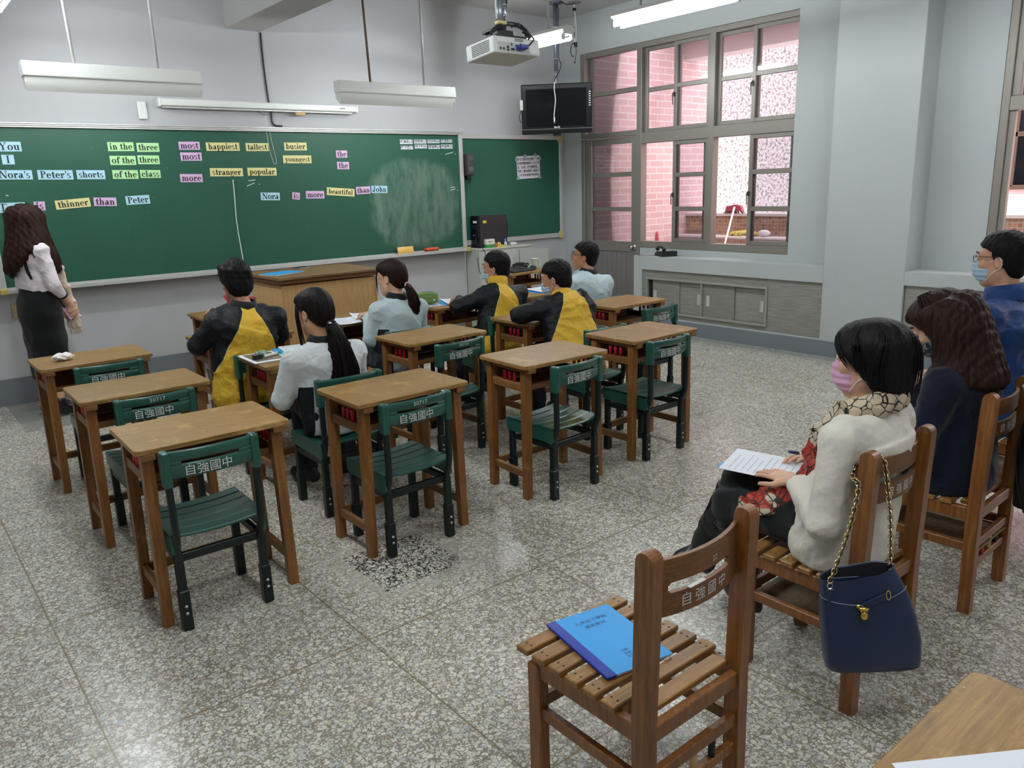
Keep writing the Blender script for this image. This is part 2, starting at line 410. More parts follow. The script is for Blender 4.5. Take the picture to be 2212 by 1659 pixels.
struct('wall_back', MB().box(((LX+RX)/2, BY-.1, CZ/2), (RX-LX+.4, .2, CZ), 0), WALL_F)
wr = MB()
def wseg(y0, y1, z0, z1, x0=RX, x1=RX+.24): wr.box(((x0+x1)/2, (y0+y1)/2, (z0+z1)/2), (x1-x0, y1-y0, z1-z0), 0)
wseg(7.32, FY, 0, CZ); wseg(4.39, 7.32, 3.17, CZ); wseg(4.39, 6.34, 0, .895); wseg(2.59, 4.39, 0, CZ); wseg(-.9, 2.59, 0, .895); wseg(-.9, 2.59, 3.17, CZ); wseg(BY, -.9, 0, CZ)
struct('wall_right', wr, WALL_R)
cl = MB().box(((CX+RX)/2, 3.4575, CZ/2), (RX-CX, .745, CZ), .004)
struct('trim_2', cl, WALL_R)                                                                                    # pillar between the windows
ct = MB()
for y0, y1, z0, z1, x0 in ((3.83, 6.166, .682, .835, CX), (6.045, 6.166, 0, .682, CX), (3.83, 6.045, 0, .155, CX), (3.83, 6.045, .155, .682, CX+.2),
                           (BY, 3.085, .715, .835, CX), (BY, 3.085, 0, .165, CX), (BY, 3.085, .165, .715, CX+.2)):
    ct.box(((x0+RX)/2, (y0+y1)/2, (z0+z1)/2), (RX-x0, y1-y0, z1-z0), .002)
struct('trim_3', ct, WALL_R)                                                                                    # plastered counter under the windows
struct('baseboard_front', MB().box(((LX+RX)/2, FY-.006, .112), (RX-LX, .016, .224), .002), BASE)
struct('baseboard_right', MB().box((CX-.006, (BY+6.17)/2, .0725), (.016, 6.17-BY, .145), .002), BASE)

# window 1 and the glazed door share one aluminium screen
FXC = 7.215
def fr(mb, y0, y1, z0, z1, d=.07, x=FXC): mb.box((x, (y0+y1)/2, (z0+z1)/2), (d, abs(y1-y0), abs(z1-z0)), .004)
w1 = bpy.data.objects.new('window_1', None); COL.objects.link(w1); w1['kind'] = 'structure'
f = MB()
fr(f, 7.25, 7.32, 2.2, 3.17, .1); fr(f, 6.335, 6.41, .895, 3.17, .1); fr(f, 5.335, 5.40, .895, 3.17, .1); fr(f, 4.30, 4.36, .895, 3.17, .1)
fr(f, 4.30, 7.32, 3.11, 3.17, .09); fr(f, 6.41, 7.25, 2.18, 2.24, .09); fr(f, 4.36, 6.335, 2.08, 2.20, .09); fr(f, 4.36, 6.335, .895, .975, .09)
fr(f, 6.41, 7.25, 2.665, 2.715)
f.build('window_frame', ALU, w1)
def sash(y0, y1, z0, z1, rails, x, glass=True, w=.042):
    m = MB(); fr(m, y0, y0+w, z0, z1, .035, x); fr(m, y1-w, y1, z0, z1, .035, x); fr(m, y0+w, y1-w, z0, z0+w, .035, x); fr(m, y0+w, y1-w, z1-w, z1, .035, x)
    for z in rails: fr(m, y0+w, y1-w, z-.024, z+.024, .03, x)
    o = m.build('sash', ALU, w1)
    MB().box((x, (y0+y1)/2, (z0+z1)/2), (.005, y1-y0-w, z1-z0-w), 0).build('pane', GLASS, o)
    return o
def latch(o, y, z):
    m = MB(); m.box((FXC-.045, y, z), (.02, .018, .05), .003); m.tube(smooth_path([(FXC-.055, y, z+.01), (FXC-.075, y, z), (FXC-.07, y, z-.05), (FXC-.07, y, z-.11)], 4), .006, 6)
    m.build('latch', plain('dark latch', '#3a3733', .4), o)
for y0, ym, y1 in ((5.40, 5.855, 6.335), (4.36, 4.865, 5.335)):
    a = sash(ym-.03, y1, 2.20, 3.11, [2.66], FXC+.018); b = sash(y0, ym+.03, 2.20, 3.11, [2.66], FXC-.018); latch(b, ym+.015, 2.57)
    c = sash(y0, ym+.03, .975, 2.08, [1.345, 1.715], FXC-.018); latch(c, ym+.015, 1.5)
    d = sash(y0+.05, ym+.02, .975, 2.08, [1.345, 1.715], FXC+.018)      # second sash slid behind the first
for z0, z1 in ((2.24, 2.665), (2.715, 3.11)): MB().box((FXC, 6.83, (z0+z1)/2), (.005, .84, z1-z0), 0).build('pane', GLASS, w1)
d1 = bpy.data.objects.new('door_1', None); COL.objects.link(d1); d1['kind'] = 'structure'
f = MB(); fr(f, 7.27, 7.32, 0, 2.18, .1); fr(f, 6.355, 6.41, 0, .895, .1); f.build('door_frame', ALU, d1)
f = MB(); fr(f, 7.17, 7.265, .01, 2.175, .045); fr(f, 6.415, 6.51, .01, 2.175, .045)
for z0, z1 in ((2.10, 2.175), (1.72, 1.775), (1.315, 1.365), (.835, .955), (.01, .11)): fr(f, 6.51, 7.17, z0, z1, .04)
leaf = f.build('door_leaf', ALU, d1)
for z0, z1 in ((1.775, 2.10), (1.365, 1.72), (.955, 1.315)): MB().box((FXC, 6.84, (z0+z1)/2), (.005, .66, z1-z0), 0).build('pane', GLASS, leaf)
m = MB()
for k in range(8): m.box((FXC, 6.51+.0825*(k+.5), .4725), (.02, .079, .725), .004)
m.build('panel', plain('door panel', '#7d7676', .45, .2, var=.05, scale=9), leaf)
m = MB(); m.ball((FXC-.075, 6.46, .895), .028, 14); m.cyl((FXC-.02, 6.46, .895), (FXC-.075, 6.46, .895), .012, 12); m.lathe([(.03, 0), (.03, .01)], (0, 0, 0), 4) if False else None
m.cyl((FXC-.022, 6.46, .895), (FXC-.03, 6.46, .895), .034, 16); m.build('door_knob', CHROME, leaf)
m = MB(); m.cyl((FXC-.055, 7.268, 1.93), (FXC-.055, 7.268, 2.02), .01, 8); m.build('hinge', ALU, leaf)
w2 = bpy.data.objects.new('window_2', None); COL.objects.link(w2); w2['kind'] = 'structure'
f = MB(); fr(f, 2.53, 2.59, .895, 3.17, .1); fr(f, -.9, 2.53, 3.11, 3.17, .09); fr(f, -.9, 2.53, 2.1, 2.21, .09); fr(f, -.9, 2.53, .895, .975, .09); fr(f, .8, .86, .895, 3.17, .1); fr(f, -.9, -.84, .895, 3.17, .1)
f.build('window_frame', ALU, w2)
f = MB(); fr(f, 2.47, 2.53, 2.21, 3.11, .05); fr(f, 2.485, 2.53, .975, 2.1, .05); fr(f, 1.66, 1.71, .975, 3.11, .05); o = f.build('sash', ALU, w2)
MB().box((FXC, 1.7, 2.66), (.005, 1.64, .9), 0).build('pane', GLASS, w2); MB().box((FXC+.01, 1.3, 1.53), (.005, .86, 1.1), 0).build('pane', GLASS, w2)
MB().box((FXC, 0, 2.05), (.005, 1.66, 2.1), 0).build('pane', GLASS, w2)

# outside
struct('floor_corridor', MB().box((8.6, 3.5, -.06), (2.6, 12, .1), 0), plain('corridor floor', '#a79d96', .7))
struct('ceiling_corridor', MB().box((9.25, 3.5, 3.62), (.9, 8.1, .10), 0), plain('corridor soffit', '#b9a5a4', .8))  # slab cut short, leaving an invented gap so sky light reaches the brick
struct('trim_corridor_beam', MB().box((9.55, 3.0, 3.44), (.3, 9.1, .3), .005), plain('beam paint', '#d8c9c9', .8))
struct('wall_brick', MB().box((8.75, 7.65, 2.2), (2.6, .24, 4.6), 0), BRICK)
pw = MB().box((9.62, 2.5, .56), (.2, 10.06, 1.18), .005); pw.box((9.38, 2.5, .41), (.28, 10.06, .9), .005); struct('wall_parapet', pw, MOSAIC)
pc = MB().box((9.62, 2.5, 1.165), (.24, 10.06, .04), .005); pc.box((9.38, 2.5, .872), (.29, 10.06, .03), .005); struct('trim_coping', pc, plain('coping stone', '#d9d0cd', .7))
struct('wall_pebble', MB().box((12.2, 9.0, 2.6), (.3, 6.6, 6.4), 0), PEBBLE)
struct('wall_opposite', MB().box((12.2, .4, 2.6), (.3, 8.9, 6.4), 0), BRICK_Y)
ow = bpy.data.objects.new('window_3', None); COL.objects.link(ow); ow['kind'] = 'structure'
m = MB()
for z in (1.42, 2.1, 2.75): m.box((12.03, 3.2, z), (.06, 1.9, .06), .004)
for y in (2.28, 3.2, 4.12): m.box((12.03, y, 2.08), (.06, .05, 1.3), .004)
m.build('window_frame', plain('bronze frame', '#5b463b', .5), ow)
MB().box((12.045, 3.2, 2.08), (.02, 1.86, 1.3), 0).build('pane', plain('dark glass', '#14161c', .08), ow)
def sash_cord(): pass

# built-in cupboards in the counter
def counter_panel(y0, y1, z0, z1):
    return MB().box((CX+.03, (y0+y1)/2, (z0+z1)/2), (.02, abs(y1-y0), z1-z0), .001)
cb = thing('built_in_cupboard', 'grey wood cupboard with four sliding doors built into the counter below the big window', 'cupboard', (CX, 4.93, 0))
def loc(mb): 
    mb.v = [(x-CX, y-4.93, z) for x, y, z in mb.v]; return mb
m = counter_panel(3.83, 4.41, .157, .68)
for a in ((4.41, 6.04, .60, .68), (4.41, 6.04, .157, .20), (5.985, 6.04, .20, .60)): 
    q = counter_panel(*a); m.add(q.v, q.f)
loc(m).build('panel', GREYWOOD, cb)
m = MB()
for y0, y1, z0, z1 in ((4.41, 5.985, .575, .60), (4.41, 5.985, .2, .222), (4.41, 4.435, .222, .575), (5.20, 5.222, .222, .575), (5.963, 5.985, .222, .575)):
    m.box((CX+.02, (y0+y1)/2, (z0+z1)/2), (.035, y1-y0, z1-z0), .003)
loc(m).build('frame', plain('grey frame', '#8d8b83', .5), cb)
for y0, y1, hx, x in ((5.52, 5.90, 5.863, .035), (5.225, 5.535, 5.266, .05), (4.805, 5.2, 5.136, .035), (4.435, 4.82, 4.486, .05)):
    dr = loc(MB().box((CX+x, (y0+y1)/2, .3985), (.014, y1-y0, .352), .001)).build('door', GREYWOOD, cb)
    hm = MB()
    for dy, w in ((-.019, .006), (.019, .006)): hm.box((CX+x-.009, hx+dy, .395), (.006, w, .11), .001)
    for dz in (-.055, .055): hm.box((CX+x-.009, hx, .395+dz), (.006, .044, .006), .001)
    hm.box((CX+x-.0075, hx, .395), (.001, .034, .106), 0)
    loc(hm).build('handle', ALU_W, dr)
loc(MB().box((CX+.15, 5.2, .39), (.01, 1.6, .4), 0)).build('back_panel', plain('cupboard inside', '#4b4a47', .7), cb)
m = MB().box((.03, 0, 0), (.02, 4.66, .545), .001)
cb2 = thing('built_in_cupboard', 'grey wood panelling in the counter below the window at right', 'cupboard', (CX, 3.085-2.34, .44)); m.build('panel', GREYWOOD, cb2)
MB().box((.018, 1.3, .11), (.014, 1.6, .02), .003).build('rail', plain('grey frame', '#8d8b83', .5), cb2)
# ------------------------------------------------------------------ school desks
W_TOP = wood('desk top timber', '#694d21', '#8f6c3a', '#ab8953', .42, 0, '#cfae74', ring=6, spec=.45, chips=.6)
W_LEG = wood('desk leg timber', '#643f1a', '#805428', '#95683a', .45, 2, '#b98a52', ring=6)
W_RAIL = wood('desk rail timber', '#5f3f1e', '#7a532a', '#8e6538', .5, 0, ring=6)
W_DARK = plain('desk hollow timber', '#6b4120', .6, var=.15, scale=20)
def make_desk(label):
    t = thing('school_desk', label, 'desk', group='wooden school desks')
    m = MB(); bm = bmesh.new(); 
    r = .022; pts = []
    for cx, cy, a0 in ((.3-r, .21-r, 0), (-.3+r, .21-r, 90), (-.3+r, -.21+r, 180), (.3-r, -.21+r, 270)):
        for k in range(5): a = math.radians(a0+22.5*k); pts.append((cx+r*math.cos(a), cy+r*math.sin(a)))
    n = len(pts); e = .003
    P = [[(x*(1-e/.3), y*(1-e/.21), .728) for x, y in pts], [(x, y, .731) for x, y in pts], [(x, y, .747) for x, y in pts], [(x*(1-e/.3), y*(1-e/.21), .75) for x, y in pts]]
    m.grid(P, 0, False, True); m.add(P[3], [tuple(range(n))]); m.add(P[0], [tuple(range(n-1, -1, -1))]); bm.free()
    m.build('tabletop', W_TOP, t)
    for sx in (-1, 1):
        for sy in (-1, 1):
            l = MB(); a, b = .0215, .0195
            tx, ty, bx, by = sx*.250, sy*.150, sx*.262, sy*.152
            vs = [(tx-a, ty-a, .728), (tx+a, ty-a, .728), (tx+a, ty+a, .728), (tx-a, ty+a, .728), (bx-b, by-b, 0), (bx+b, by-b, 0), (bx+b, by+b, 0), (bx-b, by+b, 0)]
            l.add(vs, [(0, 1, 2, 3), (7, 6, 5, 4), (0, 4, 5, 1), (1, 5, 6, 2), (2, 6, 7, 3), (3, 7, 4, 0)])
            l.build('leg', W_LEG, t)
    m = MB()
    for sx in (-1, 1): m.box((sx*.250, 0, .714), (.03, .34, .028), .003); m.box((sx*.252, -.195, .716), (.05, .03, .024), .003); m.box((sx*.252, .195, .716), (.05, .03, .024), .003)
    m.box((0, .15, .705), (.48, .02, .045), .002); m.build('apron', W_RAIL, t)
    for sx in (-1, 1):
        s = MB().box((sx*.252, 0, .617), (.03, .262, .042), .003).build('side_rail', W_RAIL, t)
        for k in range(3):
            MB().tube([(sx*.252, -.055+.042*k, .637), (sx*.252, -.055+.042*k, .688), (sx*.252, -.055+.042*k, .691)], [.0095, .0095, .007], 10).build('peg', RED, t)
        MB().box((sx*.259, 0, .135), (.022, .265, .042), .003).build('stretcher', W_RAIL, t)
    MB().box((0, .152, .135), (.50, .022, .042), .003).build('stretcher', W_RAIL, t)
    MB().box((0, .012, .597), (.475, .25, .01), .001).build('shelf', W_DARK, t)
    MB().box((0, .150, .645), (.475, .01, .09), .001).build('back_panel', W_DARK, t)
    MB().box((0, -.118, .607), (.475, .014, .03), .002).build('shelf_lip', W_RAIL, t)
    return t
DESKS = [  # x of left edge, y of far edge, turn, label
    (.645, 3.420, -.02, 'empty pale-topped wooden school desk nearest the camera, at front left'),
    (.652, 4.380, -.008, 'empty wooden school desk second from the camera in the leftmost row'),
    (.645, 5.370, .01, 'wooden school desk with a crumpled white tissue on its top, beside the standing person'),
    (1.547, 3.395, .005, 'empty wooden school desk with scuffed brown top behind the person in the white top'),
    (1.572, 4.455, -.01, 'wooden school desk with a tablet tray in front of the person in the white top'),
    (1.575, 5.420, 0, 'wooden school desk under the arms of the person with black collar and yellow back'),
    (1.925, 6.490, 0, 'farthest wooden school desk, against the left side of the podium'),
    (2.530, 3.415, -.03, 'empty greyish wooden school desk with splintered edge in the middle of the room'),
    (2.443, 4.405, .03, 'empty wooden school desk right behind the person in pale blue'),
    (2.45, 5.395, 0, 'wooden school desk with open white pages in front of the person in pale blue'),
    (3.375, 3.445, .008, 'empty reddish wooden school desk nearest the window side, closest of its row'),
    (3.374, 4.400, 0, 'wooden school desk the masked person hunches over'),
    (3.37, 5.470, 0, 'wooden school desk carrying a green pencil case'),
    (4.245, 4.425, -.01, 'empty shiny reddish wooden school desk in front of the grey cupboard doors'),
    (4.245, 5.400, 0, 'wooden school desk with a blue folder in front of the person in dark-framed glasses'),
    (5.255, 6.870, 0, 'small wooden school desk in the corner holding a laptop and a mug'),
    (.862, .468, .0, 'wooden school desk cut off at the bottom right corner, with printed sheets on it'),
]
desk0 = None
for x, y, a, lab in DESKS:
    c = (x+.3, y-.21, 0)
    if desk0 is None: desk0 = make_desk(lab); desk0.location = c; desk0.rotation_euler = (0, 0, a)
    else: dup(desk0, c, a, lab)

# ------------------------------------------------------------------ green plastic chairs
G_PL = plain('green moulded plastic', '#1c5145', .33, var=.12, scale=14, bump=.03, coat=.15)
G_LEG = plain('black green painted steel', '#15201f', .4, .3, var=.25, scale=40)
def bend_g(v, a=.30): return Vector((v.x, v.y-.020*(1-(v.x/.18)**2), v.z))
def make_green(label):
    t = thing('school_chair', label, 'chair', group='green school chairs')
    # seat: plate with five moulded slats, dished along its width, deep side skirts
    m = MB(); z = lambda x: .408-.012*(1-(x/.18)**2)
    def plate(y0, y1, zt, th):
        N = 10; xs = [-.185+.37*i/N for i in range(N+1)]; 
        top = [[(x, y0, z(x)+zt-.004) for x in xs], [(x, y0+.004, z(x)+zt) for x in xs], [(x, y1-.004, z(x)+zt) for x in xs], [(x, y1, z(x)+zt-.004) for x in xs], [(x, y1, z(x)-th) for x in xs], [(x, y0, z(x)-th) for x in xs], [(x, y0, z(x)+zt-.004) for x in xs]]
        m.grid(top, 0, False); 
        for i in (0, N): m.add([top[k][i] for k in range(6)], [tuple(range(6))])
    for k in range(5): plate(-.178+.072*k, -.178+.072*k+.066, 0, .012)
    plate(-.178, .182, -.006, .012)
    m.build('seat', G_PL, t)
    for sx in (-1, 1):
        q = MB(); q.prism([(-.178, .404), (.182, .404), (.18, .345), (.15, .333), (-.12, .322), (-.165, .316), (-.178, .33)], 0, sx*.178-.006, sx*.178+.006)
        q.build('seat_skirt', G_PL, t)
    # backrest
    b = MB(); N = 16; xs = [-.172+.344*i/N for i in range(N+1)]
    def strip(z0, z1, x0, x1, th=.012):
        n = 12; X = [x0+(x1-x0)*i/n for i in range(n+1)]; g = []
        for zz, dy in ((z0, 0), (z0+.003, -th/2), (z1-.006, -th/2), (z1, -.002), (z1, .002), (z1-.006, th/2), (z0+.003, th/2), (z0, 0)):
            g.append([(x, -.19-.03*(1-(x/.18)**2)+dy, zz) for x in X])
        b.grid(g, 0, True)
        for i in (0, n): b.add([g[k][i] for k in range(7)], [tuple(range(7))])
    strip(.700, .742, -.175, .175); strip(.635, .690, -.175, .175); strip(.685, .705, -.175, -.115); strip(.685, .705, .10, .175)
    back = b.build('backrest', G_PL, t)
    for sx in (-1, 1):
        MB().box((sx*.168, -.186, .672), (.034, .052, .142), .012, seg=3).build('end_cap', G_PL, t)
    bend = lambda v: Vector((v.x, -.19-.03*(1-(v.x/.18)**2)-.0075, v.z))
    M = basis((-.02, 0, .660), (1, 0, 0), (0, 0, 1))
    lettering('自強國中', .045, M, TEXT_W, back, bend=bend, spacing=1.02)
    lettering('30717', .026, basis((0, 0, .722), (1, 0, 0), (0, 0, 1)), CHALK, back, name='number', bend=bend, spacing=1.15)
    for sx in (-1, 1):
        # rear leg: square tube below, oval tube sweeping back and up into the end cap
        q = MB(); q.box((sx*.163, -.160, .155), (.032, .032, .31), .004); q.box((sx*.163, -.160, .085), (.040, .040, .17), .004)
        q.tube(smooth_path([(sx*.163, -.160, .29), (sx*.163, -.166, .34), (sx*.164, -.186, .39), (sx*.165, -.190, .46), (sx*.166, -.190, .64)], 4), .014, 10, flat=1.3)
        q.build('leg', G_LEG, t)
        q = MB(); q.box((sx*.163, .160, .195), (.032, .032, .39), .004); q.box((sx*.163, .160, .085), (.040, .040, .17), .004); q.build('leg', G_LEG, t)
        MB().box((sx*.163, 0, .300), (.022, .30, .034), .003).build('side_rail', G_LEG, t)
        s = MB()
        for zz in (.075, .105): s.cyl((sx*.163, -.180, zz), (sx*.163, -.183, zz), .006, 8)
        s.build('screw', ALU_W, t)
    MB().box((0, -.150, .300), (.30, .022, .034), .003).build('rear_rail', G_LEG, t)
    MB().box((0, .150, .372), (.30, .022, .03), .003).build('front_rail', G_LEG, t)
    return t
GREEN = [
    (.898, 3.140, -.02, 'empty green plastic school chair nearest the camera at left'),
    (.965, 4.105, 0, 'empty green plastic school chair at the second desk of the leftmost row'),
    (.985, 5.080, 0, 'empty green plastic school chair at the desk with the crumpled tissue'),
    (1.818, 3.130, -.0, 'empty green plastic school chair at the scuffed desk behind the person in the white top'),
    (1.817, 3.760, 0, 'green plastic school chair under the person in the white top'),
    (1.760, 4.705, .0, 'green plastic school chair under the person with the black collar and yellow back'),
    (2.02, 5.70, .0, 'green plastic school chair under the person in the red hood'),
    (2.812, 3.120, .06, 'empty green plastic school chair with slanted lettering at the greyish middle desk'),
    (2.735, 4.075, .06, 'empty green plastic school chair tucked in at the desk behind the person in pale blue'),
    (2.77, 4.685, 0, 'green plastic school chair under the person in pale blue'),
    (3.641, 3.180, .01, 'empty green plastic school chair with a white slot at the nearest reddish desk'),
    (3.67, 3.725, 0, 'green plastic school chair under the masked person who hunches forward'),
    (3.60, 4.64, 0, 'green plastic school chair under the person with the yellow stand-up collar'),
    (4.56, 4.020, 0, 'empty green plastic school chair farthest right, before the grey cupboard doors'),
    (4.66, 4.70, 0, 'green plastic school chair under the person in dark-framed glasses'),
]
g0 = None
for x, y, a, lab in GREEN:
    if g0 is None: g0 = make_green(lab); g0.location = (x, y, 0); g0.rotation_euler = (0, 0, a)
    else: dup(g0, (x, y, 0), a, lab)
for k, ch in enumerate([o for o in COL.objects if o.parent is None and o.name.startswith('school_chair')]):
    back = [c for c in ch.children if c.name.startswith('backrest')][0]; num = [c for c in back.children if c.name.startswith('number')][0]
    if k == 8:
        bend = lambda v: Vector((v.x, -.19-.03*(1-(v.x/.18)**2)-.0075, v.z)); lettering('30733', .026, basis((0, 0, .722), (1, 0, 0), (0, 0, 1)), CHALK, back, name='number', bend=bend, spacing=1.15)
    if k not in (1, 3): bpy.data.objects.remove(num)

# ------------------------------------------------------------------ varnished wooden chairs
C_WOOD = wood('chair varnished timber', '#5a3414', '#825125', '#9b6c36', .35, 2, '#a0713c', ring=5, spec=.55)
C_SLAT = wood('chair slat timber', '#65451f', '#8b6332', '#a8824c', .4, 0, ring=6, spec=.5)
C_BACK = wood('chair back ply', '#4d2f13', '#6c4520', '#835a2c', .4, 0, ring=9, spec=.5)
C_LOW = wood('chair shelf ply', '#6d5a3c', '#84704e', '#957f5b', .6, 0, ring=5, spec=.3)
PEGS = [RED, plain('beige wooden peg', '#c9a97a', .5), BLACK]
def make_wood(label, board):
    t = thing('wooden_chair', label, 'chair', group='varnished wooden chairs')
    for sx in (-1, 1):
        prof = [(-.222, 0), (-.180, 0), (-.166, .40), (-.180, .83)]; top = [(-.187+.026*math.cos(a), .848+.026*math.sin(a)) for a in [PI*k/8 for k in range(1, 8)]]
        poly = [(-.212, 0), (-.168, 0), (-.162, .42), (-.170, .82), (-.172, .85)]+[(-.196+.024*math.cos(PI*k/8), .85+.022*math.sin(PI*k/8)) for k in range(1, 8)]+[(-.220, .85), (-.219, .80), (-.208, .42)]
        q = MB(); q.prism(poly, 0, sx*.180-.019, sx*.180+.019); q.build('rear_post', C_WOOD, t)
        q = MB(); q.box((sx*.180, .190, .205), (.040, .044, .41), .004); q.build('leg', C_WOOD, t)
        MB().box((sx*.180, 0, .398), (.026, .37, .05), .003).build('seat_rail', C_WOOD, t)
        MB().box((sx*.180, 0, .265), (.022, .36, .034), .003).build('side_rail', C_WOOD, t)
    MB().box((0, .190, .398), (.33, .024, .05), .003).build('seat_rail', C_WOOD, t)
    MB().box((0, -.188, .395), (.33, .024, .045), .003).build('seat_rail', C_WOOD, t)
    MB().box((0, .190, .285), (.33, .022, .034), .003).build('front_rail', C_WOOD, t)
    MB().box((0, -.19, .275), (.33, .022, .034), .003).build('rear_rail', C_WOOD, t); MB().box((0, -.188, .19), (.33, .022, .03), .003).build('rear_rail', C_WOOD, t)
    for k in range(3): MB().cyl((-.07+.075*k, -.188, .204), (-.07+.075*k, -.188, .262), .010, 10).build('peg', PEGS[k], t)
    for k in range(7):
        y = -.148+.0635*k; w = .40 if k else .318
        s = MB().box((0, y, .431), (w, .046, .018), .003)
        o = s.build('slat', C_SLAT, t)
        n = MB()
        for sx in (-1, 1):
            for dy in (-.01, .01): n.cyl((sx*.172, y+dy, .4395), (sx*.172, y+dy, .4405), .0035, 6)
        n.build('nail', plain('dark nail', '#2a1a0c', .6), o)
    # curved plywood back with a hand slot
    b = MB(); cy = lambda x: -.176-.034*(1-(x/.165)**2)
    def strip(z0, z1, x0, x1, th=.011):
        n = 12; X = [x0+(x1-x0)*i/n for i in range(n+1)]; g = []
        for zz, dy in ((z0, -th/2), (z1, -th/2), (z1, th/2), (z0, th/2), (z0, -th/2)): g.append([(x, cy(x)+dy, zz) for x in X])
        b.grid(g, 0, False)
        for i in (0, n): b.add([g[k][i] for k in range(4)], [(0, 1, 2, 3)])
    strip(.772, .832, -.162, .162); strip(.690, .746, -.162, .162); strip(.746, .772, -.162, -.118); strip(.746, .772, .118, .162)
    for sx in (-1, 1):
        for k in range(4):
            xa, xb = sorted((sx*(.105+.013*k/4), sx*(.105+.013*(k+1)/4))); hh = .013-math.sqrt(max(0, .013**2-(.013*(k+.5)/4)**2)); strip(.745, .746+hh, xa, xb); strip(.772-hh, .773, xa, xb)
    back = b.build('backrest', C_BACK, t)
    bend = lambda v: Vector((v.x, cy(v.x)-.0062, v.z))
    lettering('自 強 國 中', .036, basis((.0, 0, .718), (1, 0, 0), (0, 0, 1)), TEXT_W, back, bend=bend, spacing=.95)
    if not board: lettering('22', .02, basis((.03, 0, .792), (1, 0, 0), (0, 0, 1)), TEXT_W, back, name='number', bend=bend)
    if board: MB().box((0, 0, .243), (.34, .40, .009), .001).build('shelf', C_LOW, t)
    else:
        m = MB(); rnd = random.Random(3)
        m.box((-.03, cy(-.03)-.001, .7465), (.060, .011, .003), .001)
        m.build('paint_chip', TEXT_W, back)
    return t
wc1 = make_wood('varnished wooden chair with a blue booklet on its slatted seat', False); wc1.location = (1.386, 1.230, 0); wc1.rotation_euler = (0, 0, -.0)
wc2 = make_wood('varnished wooden chair with a navy handbag hung on its back, under the person in cream', True); wc2.location = (2.336, 1.215, 0)
wc3 = dup(wc2, (3.222, 1.225, 0), .03, 'varnished wooden chair with a black backpack on its back, under the person in navy')
wc4 = dup(wc2, (4.10, 1.255, 0), 0, 'varnished wooden chair under the person in the blue windbreaker')

# ------------------------------------------------------------------ podium, cabinet
P_VEN = wood('podium veneer', '#ab8655', '#c29c68', '#ceac7a', .4, 2, ring=4, spec=.4, blotch=.12)
P_TOP = wood('podium top', '#6e512c', '#836541', '#967852', .38, 0, '#a68c62', ring=4, spec=.45, blotch=.2)
P_EDGE = wood('podium edge', '#4e2f12', '#653f1c', '#75502a', .45, 0, ring=5)
pd = thing('podium', "large wooden teacher's podium standing before the blackboard", 'podium', (3.01, 6.43, 0))
m = MB().box((0, 0, .475), (.86, .66, .91), .004); m.build('body', P_VEN, pd)
MB().box((0, 0, .987), (.955, .755, .026), .006, seg=2).build('top', P_TOP, pd)
MB().box((0, 0, .958), (.93, .73, .034), .004).build('top_edge', P_EDGE, pd)
m = MB().box((0, 0, .03), (.885, .685, .06), .003); m.build('plinth', P_EDGE, pd)
for sx in (-1, 1): MB().box((sx*.43, -.331, .49), (.016, .008, .87), .001).build('corner_strip', P_VEN, pd)
MB().box((-.434, -.322, .49), (.006, .016, .87), .001).build('corner_strip', P_VEN, pd)

def perforated():
    t = NT('perforated cabinet paint'); v = t.coord(); xyz = t.new('ShaderNodeSeparateXYZ'); t.link(v, xyz.inputs[0]); X, Z = xyz.outputs[0], xyz.outputs[2]
    def dots(c, p): return t.math('ABSOLUTE', t.math('SUBTRACT', t.math('FRACT', t.math('DIVIDE', c, p)), .5))
    d = t.math('SQRT', t.math('ADD', t.math('POWER', dots(X, .018), 2.0), t.math('POWER', dots(Z, .018), 2.0)))
    hole = t.math('LESS_THAN', d, .22)
    col = t.math('LESS_THAN', t.math('FRACT', t.math('DIVIDE', t.math('ADD', X, .29), .19)), .42)
    row = t.math('LESS_THAN', t.math('FRACT', t.math('DIVIDE', Z, .24)), .62)
    hole = t.math('MULTIPLY', t.math('MULTIPLY', hole, col), row)
    t.base(t.mix(hole, '#b9bcb4', '#5b5d59')); t.set(Roughness=.45); return t.m
cab = thing('metal_cabinet', 'pale grey metal cabinet with perforated front under the second blackboard', 'cabinet', (5.945, 7.495, 0))
MB().box((0, 0, .48), (.80, .26, .92), .006).build('body', plain('cabinet paint', '#b9bcb4', .45, var=.04), cab)
MB().box((-.12, -.134, .48), (.52, .01, .86), .003).build('door', perforated(), cab)
q = MB().box((.18, -.05, .48), (.36, .012, .86), .003, rot=None); q.v = [tuple(Matrix.Translation((.19, -.15, 0)) @ Matrix.Rotation(-.45, 4, 'Z') @ Vector((x, y+.05, z))) for x, y, z in q.v]
dl = q.build('door', plain('cabinet door grey', '#a3a59e', .5, var=.05), cab)
MB().box((0, -.004, .949), (.80, .27, .022), .004).build('top', plain('cabinet top paint', '#c4c6bd', .45), cab)

